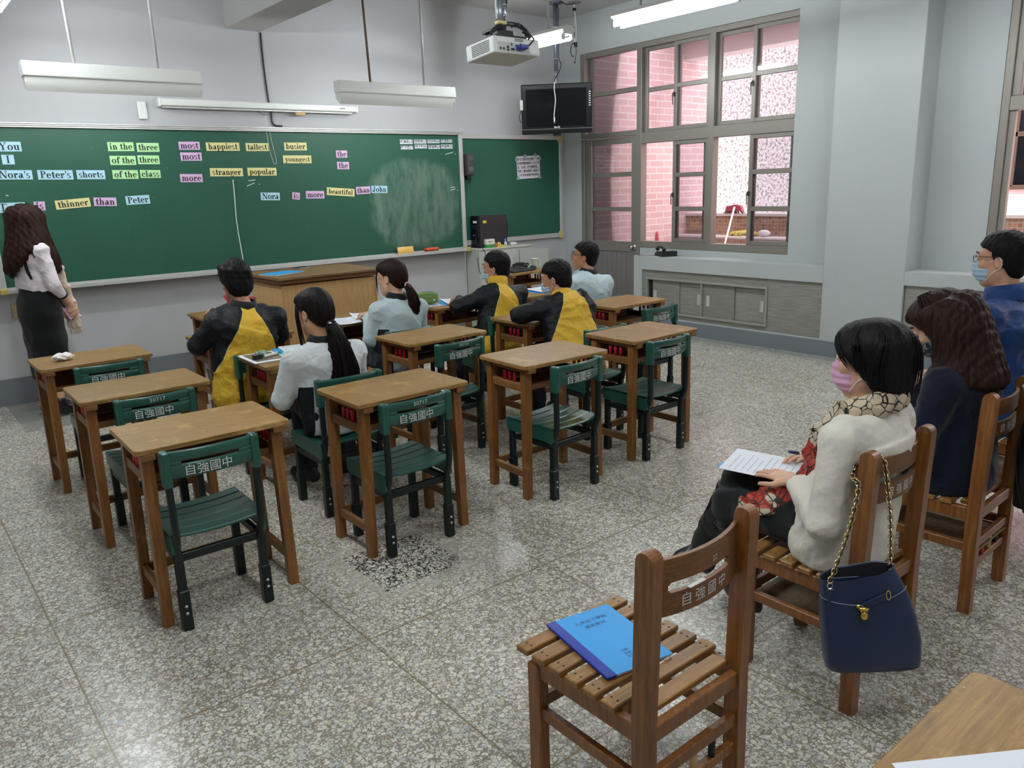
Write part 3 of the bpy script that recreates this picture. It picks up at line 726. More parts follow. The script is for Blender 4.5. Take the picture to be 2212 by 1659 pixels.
# ------------------------------------------------------------------ blackboards
BX0, BX1, BZ0, BZ1 = .868, 5.475, .975, 2.235
def board_mat(name, col, smear):
    t = NT(name); v = t.coord(); n = t.noise(v, 3.0, 5); 
    c = t.mix(n, col, tuple(min(1, int(col[i:i+2], 16)/255*1.10) for i in (1, 3, 5)))
    xyz = t.new('ShaderNodeSeparateXYZ'); t.link(v, xyz.inputs[0])
    if smear:   # wiped chalk cloud
        dx = t.math('DIVIDE', t.math('SUBTRACT', xyz.outputs[0], 4.86), .60); dz = t.math('DIVIDE', t.math('SUBTRACT', xyz.outputs[2], 1.50), .50)
        wob = t.math('MULTIPLY', t.math('SUBTRACT', t.noise(v, 5, 4), .5), .9)
        d = t.math('ADD', t.math('ADD', t.math('POWER', t.math('ABSOLUTE', dx), 3.0), t.math('POWER', t.math('ABSOLUTE', dz), 3.0)), wob)
        w = t.new('ShaderNodeMapping'); w.inputs['Scale'].default_value = (9, 9, 2.2); w.inputs['Rotation'].default_value = (0, .35, 0); t.link(v, w.inputs['Vector'])
        st = t.noise(w.outputs[0], 1.6, 6, .7)
        a = t.math('MULTIPLY', t.ramp(d, [(.55, 1.0), (1.05, 0.0)]), t.ramp(st, [(.35, .15), (.7, 1.0)]))
        c = t.mix(t.math('MULTIPLY', a, .30), c, '#a9b5a8')
    sp = t.noise(v, 45, 2); c = t.mix(t.math('MULTIPLY', t.ramp(sp, [(.74, 0.0), (.78, 1.0)]), .2), c, '#c9d2c8')
    t.base(c); t.set(Roughness=.45); t.b.inputs['Specular IOR Level'].default_value = .3; return t.m
bb = thing('blackboard', 'wide green blackboard covered with coloured word cards', 'blackboard', (0, 0, 0))
MB().box(((BX0+BX1)/2, 7.61, (BZ0+BZ1)/2), (BX1-BX0, .04, BZ1-BZ0), .001).build('board', board_mat('green chalkboard', '#25503f', True), bb)
m = MB()
for k in range(3): m.box(((BX0+BX1)/2, 7.598-.004*k, BZ1+.008+.014*k), (BX1-BX0+.10, .07, .012), .002)
m.build('top_frame', ALU_W, bb)
for x in (BX0-.025, BX1+.025): MB().box((x, 7.60, (BZ0+BZ1)/2), (.05, .062, BZ1-BZ0+.05), .004).build('side_frame', ALU_W, bb)
m = MB().box(((BX0+BX1)/2-.012, 7.545, BZ0-.024), (BX1-BX0+.075, .10, .016), .004); m.box(((BX0+BX1)/2-.012, 7.50, BZ0-.020), (BX1-BX0+.075, .012, .034), .003); m.box(((BX0+BX1)/2, 7.585, BZ0-.01), (BX1-BX0+.1, .02, .03), .002)
m.build('chalk_tray', ALU_W, bb)
CORNER = plain('yellowed corner cap', '#c0ad62', .5, var=.1)
for x in (BX0-.03, BX1+.015): MB().box((x, 7.55, BZ0-.02), (.06, .12, .045), .006).build('corner_cap', CORNER, bb)
b2 = thing('blackboard', 'smaller green blackboard at right with a taped white notice', 'blackboard', (0, 0, 0))
MB().box((6.297, 7.63, 1.615), (1.527, .018, 1.17), .001).build('board', board_mat('green chalkboard plain', '#245343', False), b2)
for z, h in ((2.225, .05), (1.02, .055)): MB().box((6.31, 7.622, z), (1.56, .034, h), .003).build('frame', ALU_W, b2)
MB().box((7.078, 7.622, 1.62), (.035, .034, 1.25), .003).build('frame', ALU_W, b2)
for z in (2.215, 1.025): MB().box((7.07, 7.618, z), (.055, .04, .09), .005).build('corner_cap', CORNER, b2)
# chalk marks
yb = 7.589
def chalk(pts, w=.007): 
    m = MB()
    for a, b in zip(pts[:-1], pts[1:]):
        a = Vector((a[0], yb-.0005, a[1])); b = Vector((b[0], yb-.0005, b[1])); d = (b-a).normalized(); n = Vector((-d.z, 0, d.x))*(w/2)
        m.add([a+n, b+n, b-n, a-n], [(0, 1, 2, 3)])
    m.build('chalk_line', CHALK, bb)
chalk([(2.838, 1.80), (2.834, 1.62), (2.826, 1.46), (2.83, 1.3), (2.84, 1.15), (2.846, 1.04)], .009)
for a in ([(2.985, 1.785), (3.055, 1.792)], [(2.965, 1.735), (3.045, 1.765)], [(3.085, 1.752), (3.095, 1.748)], [(5.29, 2.025), (5.40, 2.05)], [(5.42, 2.03), (5.435, 2.027)],
          [(5.335, 1.66), (5.40, 1.665)], [(5.335, 1.63), (5.405, 1.645)], [(5.43, 1.628), (5.445, 1.624)], [(.86, 1.68), (.94, 1.72)], [(.98, 1.715), (1.0, 1.71)]): chalk(a)

# serif lettering for the word cards, drawn with a broad nib
S_, T_, XH = .19, .075, .66
def V_(x, a, b): return [[(x, a), (x+S_, a), (x+S_, b), (x, b)]]
def H_(a, b, y): return [[(a, y), (b, y), (b, y+T_), (a, y+T_)]]
def A_(cx, cy, rx, ry, a0, a1, s=S_):
    out = []; n = max(4, int(abs(a1-a0)/18))
    for i in range(n):
        p, q = math.radians(a0+(a1-a0)*i/n), math.radians(a0+(a1-a0)*(i+1)/n)
        out.append([(cx+rx*math.cos(p), cy+ry*math.sin(p)), (cx+rx*math.cos(q), cy+ry*math.sin(q)), (cx+(rx-s)*math.cos(q), cy+(ry-T_)*math.sin(q)), (cx+(rx-s)*math.cos(p), cy+(ry-T_)*math.sin(p))])
    return out
def D_(x0, y0, x1, y1, w): return [[(x0-w/2, y0), (x0+w/2, y0), (x1+w/2, y1), (x1-w/2, y1)]]
DOT = lambda x, y: A_(x, y, .12, .12, 0, 360, .12)
GL = {
 'i': (V_(.09, 0, XH)+H_(0, .37, 0)+H_(0, .2, XH-T_)+DOT(.18, .9), .44), 'l': (V_(.09, 0, 1)+H_(0, .37, 0)+H_(0, .2, 1-T_), .44), 'I': (V_(.12, 0, 1)+H_(0, .43, 0)+H_(0, .43, 1-T_), .52),
 'n': (V_(.09, 0, XH)+H_(0, .36, 0)+H_(0, .2, XH-T_)+A_(.40, .42, .23, .25, 0, 140)+V_(.44, 0, .43)+H_(.38, .72, 0), .78), 'h': (V_(.09, 0, 1)+H_(0, .36, 0)+H_(0, .2, 1-T_)+A_(.40, .42, .23, .25, 0, 140)+V_(.44, 0, .43)+H_(.38, .72, 0), .78),
 'm': (V_(.09, 0, XH)+H_(0, .36, 0)+H_(0, .2, XH-T_)+A_(.40, .42, .23, .25, 0, 140)+V_(.44, 0, .43)+H_(.40, .70, 0)+A_(.76, .42, .23, .25, 0, 140)+V_(.80, 0, .43)+H_(.74, 1.08, 0), 1.14),
 'u': (V_(.08, .22, XH)+H_(0, .2, XH-T_)+A_(.31, .24, .23, .25, 180, 320)+V_(.44, 0, XH)+H_(.36, .5, XH-T_)+H_(.5, .72, 0), .78),
 'r': (V_(.09, 0, XH)+H_(0, .38, 0)+H_(0, .2, XH-T_)+A_(.42, .44, .18, .23, 60, 150)+DOT(.44, .56), .60), 't': (V_(.12, .12, .9)+H_(0, .44, XH-T_)+A_(.31, .16, .19, .17, 180, 340), .50), 'f': (V_(.12, 0, .82)+H_(0, .40, 0)+H_(0, .44, XH-T_)+A_(.34, .80, .22, .21, 40, 180)+DOT(.46, .9), .50),
 'o': (A_(.33, .33, .33, .35, 0, 360), .72), 'e': (A_(.31, .33, .31, .35, 0, 318)+H_(.14, .60, .34), .66), 'c': (A_(.31, .33, .31, .35, 55, 318)+DOT(.46, .5), .62),
 's': (A_(.25, .49, .22, .19, 30, 265, .14)+A_(.25, .17, .23, .19, -150, 90, .14), .56), 'a': (A_(.24, .19, .24, .21, 0, 360)+V_(.36, .05, .5)+A_(.31, .48, .24, .20, 0, 165)+H_(.5, .66, 0), .70),
 'p': (V_(.09, -.3, XH)+H_(0, .38, -.3)+H_(0, .2, XH-T_)+A_(.38, .33, .31, .35, 0, 360), .76), 'b': (V_(.09, 0, 1)+H_(0, .2, 1-T_)+A_(.38, .33, .31, .35, 0, 360), .76),
 'g': (A_(.28, .44, .26, .24, 0, 360)+A_(.30, -.08, .30, .2, 0, 360, .1)+V_(.04, .06, .24)+H_(.46, .64, .58), .68), 'y': (D_(.17, XH, .40, .02, .21)+D_(.60, XH, .28, -.28, .08)+H_(0, .38, XH-T_)+H_(.44, .74, XH-T_)+DOT(.2, -.22), .76),
 'Y': (D_(.22, 1, .50, .45, .2)+D_(.84, 1, .54, .45, .08)+V_(.41, 0, .5)+H_(.02, .46, 1-T_)+H_(.64, 1.02, 1-T_)+H_(.28, .74, 0), 1.04), 'N': (D_(.18, 0, .18, 1, .07)+D_(.22, 1, .82, 0, .22)+D_(.88, 0, .88, 1, .07)+H_(0, .36, 1-T_)+H_(.04, .34, 0)+H_(.7, 1.04, 1-T_), 1.08),
 'P': (V_(.12, 0, 1)+H_(0, .44, 0)+H_(0, .4, 1-T_)+A_(.38, .73, .36, .27, -90, 90)+H_(.3, .4, .46), .80), 'T': (V_(.38, 0, 1)+H_(0, .95, 1-T_)+V_(-.0, .78, .95)[:0]+D_(.03, .76, .03, .98, .06)+D_(.92, .76, .92, .98, .06)+H_(.22, .74, 0), 1.0), 'J': (V_(.28, .2, 1)+H_(.12, .64, 1-T_)+A_(.23, .2, .24, .22, 180, 360)+DOT(.12, .2), .70), "'": (D_(.13, .70, .15, 1.0, .13), .28), ' ': ([], .34)}
CARD = {'b': plain('blue card', '#b3dbec', .6, var=.02), 'g': plain('green card', '#b4e4a4', .6, var=.02), 'p': plain('pink card', '#dfb6dc', .6, var=.02), 'y': plain('yellow card', '#e3da98', .6, var=.02)}
CN = {'b': 'pale blue', 'g': 'light green', 'p': 'pink', 'y': 'pale yellow'}
CARDS_DATA = [
    ('You', 'b', 1.064, 2.09, 0.171, 0.075, 0.005, 0.0585, 0.0, 'pale blue word card reading You on the green blackboard'),
    ('I', 'b', 1.042, 1.99, 0.085, 0.074, -0.005, 0.0579, 0.0, 'pale blue word card reading I on the green blackboard'),
    ("Nora's", 'b', 1.068, 1.872, 0.249, 0.073, -0.016, 0.0555, 0.0, "pale blue word card reading Nora's on the green blackboard"),
    ("Peter's", 'b', 1.36, 1.867, 0.259, 0.076, -0.016, 0.0561, 0.0, "pale blue word card reading Peter's on the green blackboard"),
    ('shorts', 'b', 1.627, 1.864, 0.218, 0.074, -0.016, 0.0515, 0.0, 'pale blue word card reading shorts on the green blackboard'),
    ('in the', 'g', 1.895, 2.093, 0.209, 0.074, 0.005, 0.0526, 0.0, 'light green word card reading in the on the green blackboard'),
    ('three', 'g', 2.116, 2.088, 0.186, 0.076, 0.004, 0.0511, 0.0, 'light green word card reading three, in the top row beside the in the card'),
    ('of the', 'g', 1.896, 1.979, 0.209, 0.076, -0.006, 0.0525, 0.0, 'light green word card reading of the, in the second row left of three'),
    ('three', 'g', 2.107, 1.983, 0.181, 0.075, -0.005, 0.0499, 0.0, 'light green word card reading three, in the second row beside an of the card'),
    ('of the', 'g', 1.899, 1.861, 0.208, 0.074, -0.016, 0.0522, 0.0, 'light green word card reading of the, in the third row left of class'),
    ('class', 'g', 2.106, 1.862, 0.171, 0.068, -0.016, 0.0523, 0.0, 'light green word card reading class on the green blackboard'),
    ('most', 'p', 2.474, 2.104, 0.187, 0.07, 0.005, 0.055, 0.0, 'upper of the two pink word cards reading most on the blackboard'),
    ('most', 'p', 2.478, 2.009, 0.188, 0.072, -0.003, 0.0563, 0.0, 'lower of the two pink word cards reading most on the blackboard'),
    ('more', 'p', 2.456, 1.82, 0.199, 0.072, -0.019, 0.0558, 0.0, 'pink word card reading more, by itself left of stranger'),
    ('happiest', 'y', 2.779, 2.097, 0.312, 0.074, 0.005, 0.0532, 0.0, 'pale yellow word card reading happiest on the green blackboard'),
    ('tallest', 'y', 3.107, 2.095, 0.221, 0.073, 0.004, 0.0512, 0.0, 'pale yellow word card reading tallest on the green blackboard'),
    ('busier', 'y', 3.499, 2.102, 0.235, 0.074, 0.005, 0.0545, 0.0, 'pale yellow word card reading busier on the green blackboard'),
    ('youngest', 'y', 3.505, 1.98, 0.298, 0.075, -0.005, 0.0483, 0.0, 'pale yellow word card reading youngest on the green blackboard'),
    ('stranger', 'y', 2.786, 1.867, 0.31, 0.075, -0.015, 0.0536, 0.0, 'pale yellow word card reading stranger on the green blackboard'),
    ('popular', 'y', 3.131, 1.867, 0.288, 0.074, -0.014, 0.0532, 0.0, 'pale yellow word card reading popular on the green blackboard'),
    ('than', 'p', 1.704, 1.637, 0.179, 0.071, -0.037, 0.0556, 0.0, 'pink word card reading than, between thinner and Peter'),
    ('Nora', 'b', 3.187, 1.633, 0.193, 0.074, -0.033, 0.0549, 0.0, 'pale blue word card reading Nora, at the start of the right-hand sentence'),
    ('more', 'p', 3.661, 1.634, 0.199, 0.074, -0.032, 0.056, 0.0, 'pink word card reading more, between is and beautiful'),
    ('John', 'b', 4.409, 1.666, 0.193, 0.074, -0.028, 0.0571, 0.0, 'pale blue word card reading John on the green blackboard'),
    ('the', 'p', 3.995, 2.03, 0.125, 0.07, -0.001, 0.0547, 0.0, 'upper of the two pink word cards reading the on the blackboard'),
    ('the', 'p', 4.002, 1.916, 0.135, 0.072, -0.009, 0.0562, 0.0, 'lower of the two pink word cards reading the on the blackboard'),
    ('Tom', 'b', 1.002, 1.617, 0.205, 0.077, -0.002, 0.0598, 0.0, "pale blue word card partly hidden behind the standing person's head"),
    ('is', 'p', 1.206, 1.622, 0.08, 0.072, -0.023, 0.0564, 0.0, "pink word card reading is beside the standing person's head"),
    ('thinner', 'y', 1.454, 1.631, 0.265, 0.074, 0.064, 0.0514, 0.0, 'pale yellow word card reading thinner, tilted upward'),
    ('Peter', 'b', 1.97, 1.643, 0.199, 0.075, 0.031, 0.0544, 0.0, 'pale blue word card reading Peter right of than'),
    ('is', 'p', 3.454, 1.629, 0.08, 0.069, -0.136, 0.0534, 0.0, 'small pink word card reading is, right of Nora'),
    ('beautiful', 'y', 3.95, 1.653, 0.315, 0.077, -0.083, 0.0499, 0.0, 'pale yellow word card reading beautiful in the right-hand sentence'),
    ('than', 'p', 4.213, 1.662, 0.169, 0.076, 0.028, 0.054, 0.0, 'pink word card reading than, left of John')]
for word, k, x, z, w, h, tilt, ch, ins, lab in CARDS_DATA:
    o = tag(MB().box((0, 0, 0), (w, .002, h), 0).build('word_card', CARD[k]), lab, 'card', 'magnetic word cards')
    o.location = (x, yb-.0012, z); o.rotation_euler = (0, -tilt, 0)
    m = MB(); px = 0; 
    W = sum(GL[c][1] for c in word)-.06
    sc = ch
    off = -W*sc/2+ins
    for c in word:
        q, adv = GL[c]
        for poly in q: m.add([(off+(px+a)*sc, -.0018, (b-.46)*sc) for a, b in poly], [(0, 1, 2, 3)])
        px += adv
    m.build('word', INK, o)
NAME_DATA = [
    ('7陳真安(15)', 4.783, 2.157, 0.163, 0.046, 0.008, "first from left white name card in the upper row at the blackboard's top right"),
    ('7張竣瑋(12)', 4.963, 2.161, 0.162, 0.041, 0.008, "second from left white name card in the upper row at the blackboard's top right"),
    ('7何泓毅(05)', 5.139, 2.165, 0.163, 0.038, 0.009, "third from left white name card in the upper row at the blackboard's top right"),
    ('7陳昱翰(14)', 5.315, 2.17, 0.158, 0.035, 0.009, "fourth from left white name card in the upper row at the blackboard's top right"),
    ('7陳子恩(17)', 4.787, 2.097, 0.156, 0.037, 0.004, "first from left white name card in the lower row at the blackboard's top right"),
    ('7柯子婷(01)', 4.967, 2.109, 0.16, 0.04, 0.005, "second from left white name card in the lower row at the blackboard's top right"),
    ('7蔡雨蓁(20)', 5.145, 2.105, 0.157, 0.041, 0.004, "third from left white name card in the lower row at the blackboard's top right"),
    ('7張雨蓁(26)', 5.316, 2.11, 0.159, 0.044, 0.005, "fourth from left white name card in the lower row at the blackboard's top right")]
for s, x, z, w, h, tilt, lab in NAME_DATA:
    o = tag(MB().box((0, 0, 0), (w, .002, h), 0).build('name_card', PAPER), lab, 'card', 'white name cards')
    o.location = (x, yb-.0012, z); o.rotation_euler = (0, -tilt, 0)
    lettering(s, .034, basis((0, -.0018, .0), (1, 0, 0), (0, 0, 1)), INK, o, name='writing', bold=.0006)
# ------------------------------------------------------------------ lamps
def tube_mat(name, s): return emit(name, '#f4fbff', s)
TUBE_M = tube_mat('lit fluorescent tube', TUBE); BTUBE_M = tube_mat('lit board tube', BOARD_TUBE)
LAMP_W = plain('lamp enamel', '#d3d5cf', .28, var=.03, scale=10); ROD = plain('lamp rod', '#b5b6b1', .4, .2, var=.15, scale=20); RUST = plain('rusty rod', '#6f5a48', .7, .2, var=.45, scale=45)
CAPM = plain('lamp socket', '#d9dad5', .4)
def ceiling_lamp(x, y, label):
    t = thing('fluorescent_lamp', label, 'lamp', (x, y, 0), group='hanging twin-tube lamps')
    m = MB(); m.prism([(-.045, 3.07), (.045, 3.07), (.075, 3.035), (.05, 2.995), (-.05, 2.995), (-.075, 3.035)], 1, -.61, .61); m.build('housing', LAMP_W, t)
    for sx in (-1, 1):
        MB().cyl((sx*.055, -.575, 2.965), (sx*.055, .575, 2.965), .015, 10).build('tube', TUBE_M, t)
    m = MB()
    for sx in (-1, 1):
        for sy in (-1, 1): m.box((sx*.055, sy*.59, 2.972), (.03, .03, .05), .004)
    m.build('socket', CAPM, t)
    for sy in (-.33, .33): MB().cyl((0, sy, 3.07), (0, sy, CZ), .010, 8).build('rod', ROD, t)
for x, y, lab in ((5.4, 4.46, 'lit twin-tube lamp hanging nearest, in front of the big window'), (5.4, 6.27, 'lit twin-tube lamp hanging behind the projector, beside the television pole'), (1.0, 6.27, 'lit lamp cut off in the top left corner'),
                  (1.0, 4.46, 'lit twin-tube lamp over the leftmost desks, out of view'), (1.0, 2.2, 'lit twin-tube lamp over the front left floor, out of view'), (5.4, 2.2, 'lit twin-tube lamp over the seated visitors, out of view'),
                  (1.0, .1, 'lit twin-tube lamp above the camera, out of view'), (5.4, .1, 'lit twin-tube lamp at the back right, out of view')): ceiling_lamp(x, y, lab)
def board_lamp(x0, x1, label, rods, mats):
    t = thing('board_lamp', label, 'lamp', ((x0+x1)/2, 6.6, 0), group='blackboard lamps'); h = (x1-x0)/2; t.location.z = .05
    m = MB(); m.prism([(-.058, 2.452), (-.060, 2.46), (-.050, 2.545), (-.040, 2.550), (.050, 2.550), (.058, 2.535), (.058, 2.46), (.045, 2.452)], 0, -h, h); m.build('channel', LAMP_W, t)
    N = 8; sec = [(-.046-.006*math.sin(PI*k/N)+.022*k/N, 2.452-.098*k/N) for k in range(N+1)]
    g = [[(-h*.985, y, z) for y, z in sec], [(h*.985, y, z) for y, z in sec]]; g2 = [[(x, y+.004, z) for x, y, z in r] for r in g]
    m = MB(); m.grid(g); m.grid(g2); m.add([g[0][-1], g[1][-1], g2[1][-1], g2[0][-1]], [(0, 1, 2, 3)])
    for s in (-1, 1): m.prism([(-.044, 2.452), (-.048, 2.41), (-.026, 2.354), (.045, 2.40), (.05, 2.452)], 0, s*h*.985-.004, s*h*.985+.004)
    m.build('reflector', LAMP_W, t)
    MB().cyl((-h+.06, .02, 2.405), (h-.06, .02, 2.405), .015, 10).build('tube', BTUBE_M, t)
    for rx, mt, lean in zip(rods, mats, (-.03, 0)): MB().tube([(rx-(x0+x1)/2, 0, 2.55), (rx-(x0+x1)/2+lean, 0, CZ-.054 if abs(rx-3.11) > .2 else 3.09)], .011, 8).build('rod', mt, t)
board_lamp(1.08, 2.295, 'long white blackboard lamp hanging at left on two rods', (1.42, 1.99), (ROD, ROD))
board_lamp(3.483, 4.722, 'long white blackboard lamp hanging right of centre on a rusty rod and a white rod', (3.82, 4.40), (RUST, ROD))

# ------------------------------------------------------------------ projection screen housing and wall bits
sc = thing('projection_screen', 'rolled-up projection screen in a long white housing above the blackboard', 'projector screen', (3.22, 7.575, 2.47))
m = MB().box((0, 0, 0), (1.93, .075, .062), .012, seg=2); m.build('housing', WHITE, sc)
MB().box((-.02, -.012, -.042), (1.86, .03, .016), .006).build('bottom_bar', ALU_W, sc)
for s in (-1, 1): MB().box((s*.968, 0, -.002), (.025, .085, .075), .01).build('end_cap', WHITE, sc)
MB().box((.345, -.02, -.064), (.10, .03, .026), .003).build('wood_block', plain('pine block', '#c3a268', .6), sc)
m = MB(); m.tube(smooth_path([(-.08, -.03, -.045), (-.075, -.035, -.07), (-.01, -.035, -.085), (.05, -.035, -.065), (.055, -.03, -.045)], 4), .003, 6); m.build('pull_handle', plain('wire', '#5a5a58', .4, .6), sc)
m = MB(); m.tube(smooth_path([(-.02, -.035, -.08), (-.025, -.04, -.25), (-.018, -.05, -.40), (.01, -.05, -.52), (.03, -.05, -.53), (.04, -.05, -.50), (.01, -.045, -.3), (-.01, -.037, -.085)], 6), .0018, 5); m.build('pull_cord', CABLE_W, sc)
MB().box((.80, -.039, .0), (.06, .002, .012), 0).build('maker_plate', plain('grey print', '#7c7f86', .5), sc)
hk = tag(MB().box((0, 0, 0), (.075, .03, .15), .012, seg=2).build('bracket', WHITE), 'small white hook bracket on the wall left of the projection screen', 'bracket'); hk.location = (2.12, 7.622, 2.40)
m = MB(); pth = [(3.274, 7.628, 3.13), (3.272, 7.628, 2.95), (3.276, 7.628, 2.74), (3.284, 7.628, 2.55), (3.300, 7.628, 2.43), (3.30, 7.628, 2.33), (3.33, 7.628, 2.300), (3.40, 7.628, 2.296)]
tag(m.tube(smooth_path(pth, 6), .008, 8).build('wall_cable', CABLE), 'black cable running down the front wall from the ceiling beam', 'cable')
ou = thing('wall_outlet', 'beige wall outlet plate behind the standing person', 'outlet', (.945, FY-.0055, .78))
MB().box((0, 0, 0), (.125, .01, .12), .003).build('plate', plain('beige plate', '#c2ab7c', .45), ou)
m = MB()
for dx, dz in ((-.03, .025), (0, .025), (.03, .025), (-.012, -.028)): m.box((dx, -.006, dz), (.022, .006, .022), .002)
m.build('socket', plain('beige socket', '#d3c39d', .4), ou)
for x, z, w, c, lab, cn in ((4.66, 1.022, .2, '#e6b95c', 'yellow packet leaning on the chalk tray', 'packet'), (5.005, 1.005, .19, '#e8622a', 'orange chalkboard eraser on the chalk tray', 'eraser')):
    t = thing('tray_packet' if cn == 'packet' else 'chalk_eraser', lab, cn, (x, 7.545, .967))
    if cn == 'packet':
        m = MB(); P = []
        for i in range(13):
            u = i/12; row = []
            for j in range(7):
                v = j/6; e = math.sin(PI*min(1, max(0, (u-.04)/.92)))**.5 if .04 < u < .96 else 0
                row.append((-.1+.2*u, -.012-.012*e*math.sin(PI*v), .0+.075*v))
            P.append(row)
        Q = [[(x_, y_*-.2-.002+(.02 if False else 0), z_) for x_, y_, z_ in r] for r in P]
        m.grid(P); m.grid(Q); o = m.build('pouch', plain('yellow wrapper', c, .35, var=.1, scale=25), t); 
        m = MB()
        for s in (-1, 1): m.box((s*.095, -.01, .0375), (.012, .004, .077), .001)
        m.build('seal', plain('pale wrapper seal', '#efd79b', .4), t); t.rotation_euler = (-.25, 0, 0)
    else:
        MB().box((0, 0, .030), (.165, .06, .022), .004).build('handle', plain('orange eraser', c, .5), t); MB().box((0, 0, .010), (.16, .056, .02), .002).build('felt', plain('brown felt', '#6b3b22', .9), t)

# notice, speaker
nt = thing('notice', 'white notice with handwritten lines taped on the smaller blackboard', 'notice', (6.546, 7.6175, 1.874)); nt.rotation_euler = (0, -.035, 0)
MB().box((0, 0, 0), (.374, .002, .268), 0).build('sheet', plain('notice paper', '#d9d3dc', .7, var=.02), nt)
lettering('單元教室使用完畢後一律\n將桌椅歸位整齊，個人物\n品、垃圾、收拾請帶走。\n門窗、電扇關閉，留給下\n一個使用者乾淨的空間', .0325, basis((-.005, -.0022, .0), (1, 0, 0), (0, 0, 1)), plain('notice ink', '#4c4a52', .7), nt, name='writing', bold=.0007, line=1.45)
m = MB()
for x, z in ((-.19, .1), (.19, .1), (-.18, -.12), (.18, -.125), (-.05, .135), (.12, .14)): m.box((x, -.0022, z), (.045, .0008, .035), 0, rot=Matrix.Rotation(.6*x*10, 4, 'Y'))
m.build('tape', plain('clear tape', '#8ba79b', .2), nt)
sp = thing('wall_speaker', 'small dark loudspeaker mounted between the two blackboards', 'speaker', (5.585, 7.548, 1.91))
MB().box((0, .01, 0), (.085, .11, .245), .018, seg=3).build('cabinet', plain('speaker charcoal', '#3c3b3c', .5), sp)
m = MB()
for z, r in ((.035-.09, .033), (.06, .022)): m = MB(); m.lathe([(r, 0), (r*.9, .006), (r*.5, .002), (.003, .005)], (0, 0, 0), 20); m.v[-80:] = [(x, -.045-zz, y+z) for x, y, zz in m.v[-80:]]; m.build('cone', plain('speaker cone', '#5a5856', .4), sp)
pass
m = MB().box((.01, .04, -.14), (.05, .06, .05), .008); m.tube(smooth_path([(.02, .03, -.15), (.035, .0, -.17), (.01, .02, -.19)], 4), .004, 6); m.build('bracket', BLACK, sp)

# ------------------------------------------------------------------ television on its pole, projector, loose ceiling wires
tv = thing('television', 'black flat television hanging on a grey ceiling pole in the corner', 'television', (6.36, 6.885, 2.485), math.atan2(-.68, .735)*1.0+.0)
tv.rotation_euler = (math.radians(4), 0, -math.radians(43))
MB().box((0, .03, .0), (.80, .06, .535), .012, seg=2).build('casing', plain('tv gloss black', '#0c0d0f', .18), tv)
MB().box((-.005, -.002, .015), (.685, .008, .40), .002).build('screen', plain('tv screen', '#05060a', .08, var=.02), tv)
m = MB().box((0, -.004, -.215), (.80, .006, .008), .001); m.build('trim_strip', CHROME, tv)
lettering('BenQ', .028, basis((0, -.0035, -.197), (1, 0, 0), (0, 0, 1)), plain('silver print', '#c8ccd2', .3), tv, name='logo', bold=.001)
m = MB()
for k in range(7): m.box((.372, -.002, .17-.024*k), (.022, .006, .012), .002)
m.build('button', ALU_W, tv)
m = MB().box((-.395, -.02, .05), (.035, .06, .11), .004); m.build('side_box', plain('grey adapter', '#a5a8a0', .5), tv)
m = MB(); m.tube(smooth_path([(-.40, .0, .0), (-.42, .0, -.05), (-.425, .0, -.10), (-.40, .0, -.14)], 5), .004, 6); m.tube(smooth_path([(-.385, -.035, .05), (-.378, -.035, -.1), (-.388, -.035, -.2)], 5), .003, 6); m.build('side_cable', CABLE, tv)
m = MB(); m.tube(smooth_path([(-.02, .03, .275), (-.02, -.012, .272), (-.022, -.016, .2), (-.012, -.016, .1), (-.022, -.016, 0), (-.03, -.016, -.06), (-.03, -.016, -.09)], 6), .005, 8); m.box((-.028, -.016, -.115), (.016, .014, .05), .004)
for dx in (-.004, .004): m.box((-.027+dx, -.016, -.148), (.002, .008, .02), 0)
m.build('power_plug', CABLE_W, tv)
m = MB().box((.0, .06, -.28), (.09, .05, .03), .006); m.build('mount', BLACK, tv)
m = MB().box((0, .085, 0), (.30, .05, .30), .005); m.build('mount_plate', plain('mount steel', '#3b3f47', .4, .5), tv)
pole = MB(); P0 = Vector((6.36, 6.885, 2.485)); Rz = Matrix.Rotation(-math.radians(43), 4, 'Z'); pw_ = P0+(Rz @ Vector((0, .132, 0)))
m = MB(); m.v = []
TI_ = tv.matrix_basis.inverted(); PT = Matrix.Translation((pw_.x, pw_.y, 0))
def onpole(mb, nm, mt):
    mb.v = [tuple(PT @ Vector(v)) for v in mb.v]; o = mb.build(nm, mt, tv); o.matrix_parent_inverse = TI_
STL = plain('pole steel', '#6d7382', .4, .5)
onpole(MB().cyl((0, 0, 2.35), (0, 0, 3.2), .020, 14), 'lower_tube', STL); onpole(MB().cyl((0, 0, 2.9), (0, 0, CZ-.012), .024, 14), 'upper_tube', STL); onpole(MB().cyl((0, 0, CZ-.013), (0, 0, CZ-.002), .09, 20), 'flange', STL)
m = MB(); m.tube(smooth_path([(.03, -.02, CZ-.05), (.028, -.02, 3.3), (.026, -.02, 3.05), (.05, -.03, 2.98), (.03, -.02, 2.9), (-.06, -.04, 2.8), (-.05, -.03, 2.7), (-.02, -.02, 2.66)], 6), .005, 7); onpole(m, 'pole_cable', CABLE)
m = MB()
for z in (3.36, 3.03, 2.86): m.tube([(.03*math.cos(a), .03*math.sin(a), z) for a in [2*PI*k/12 for k in range(12)]], .003, 5, closed=True)
onpole(m, 'cable_tie', CABLE_W)
jw = thing('loose_wires', 'loose black and white wires dangling from a ceiling plate beside the television pole', 'wires', (6.64, 6.87, 0))
MB().cyl((0, 0, CZ-.01), (0, 0, CZ), .075, 20).build('ceiling_plate', plain('plate steel', '#8d8a88', .35, .6), jw)
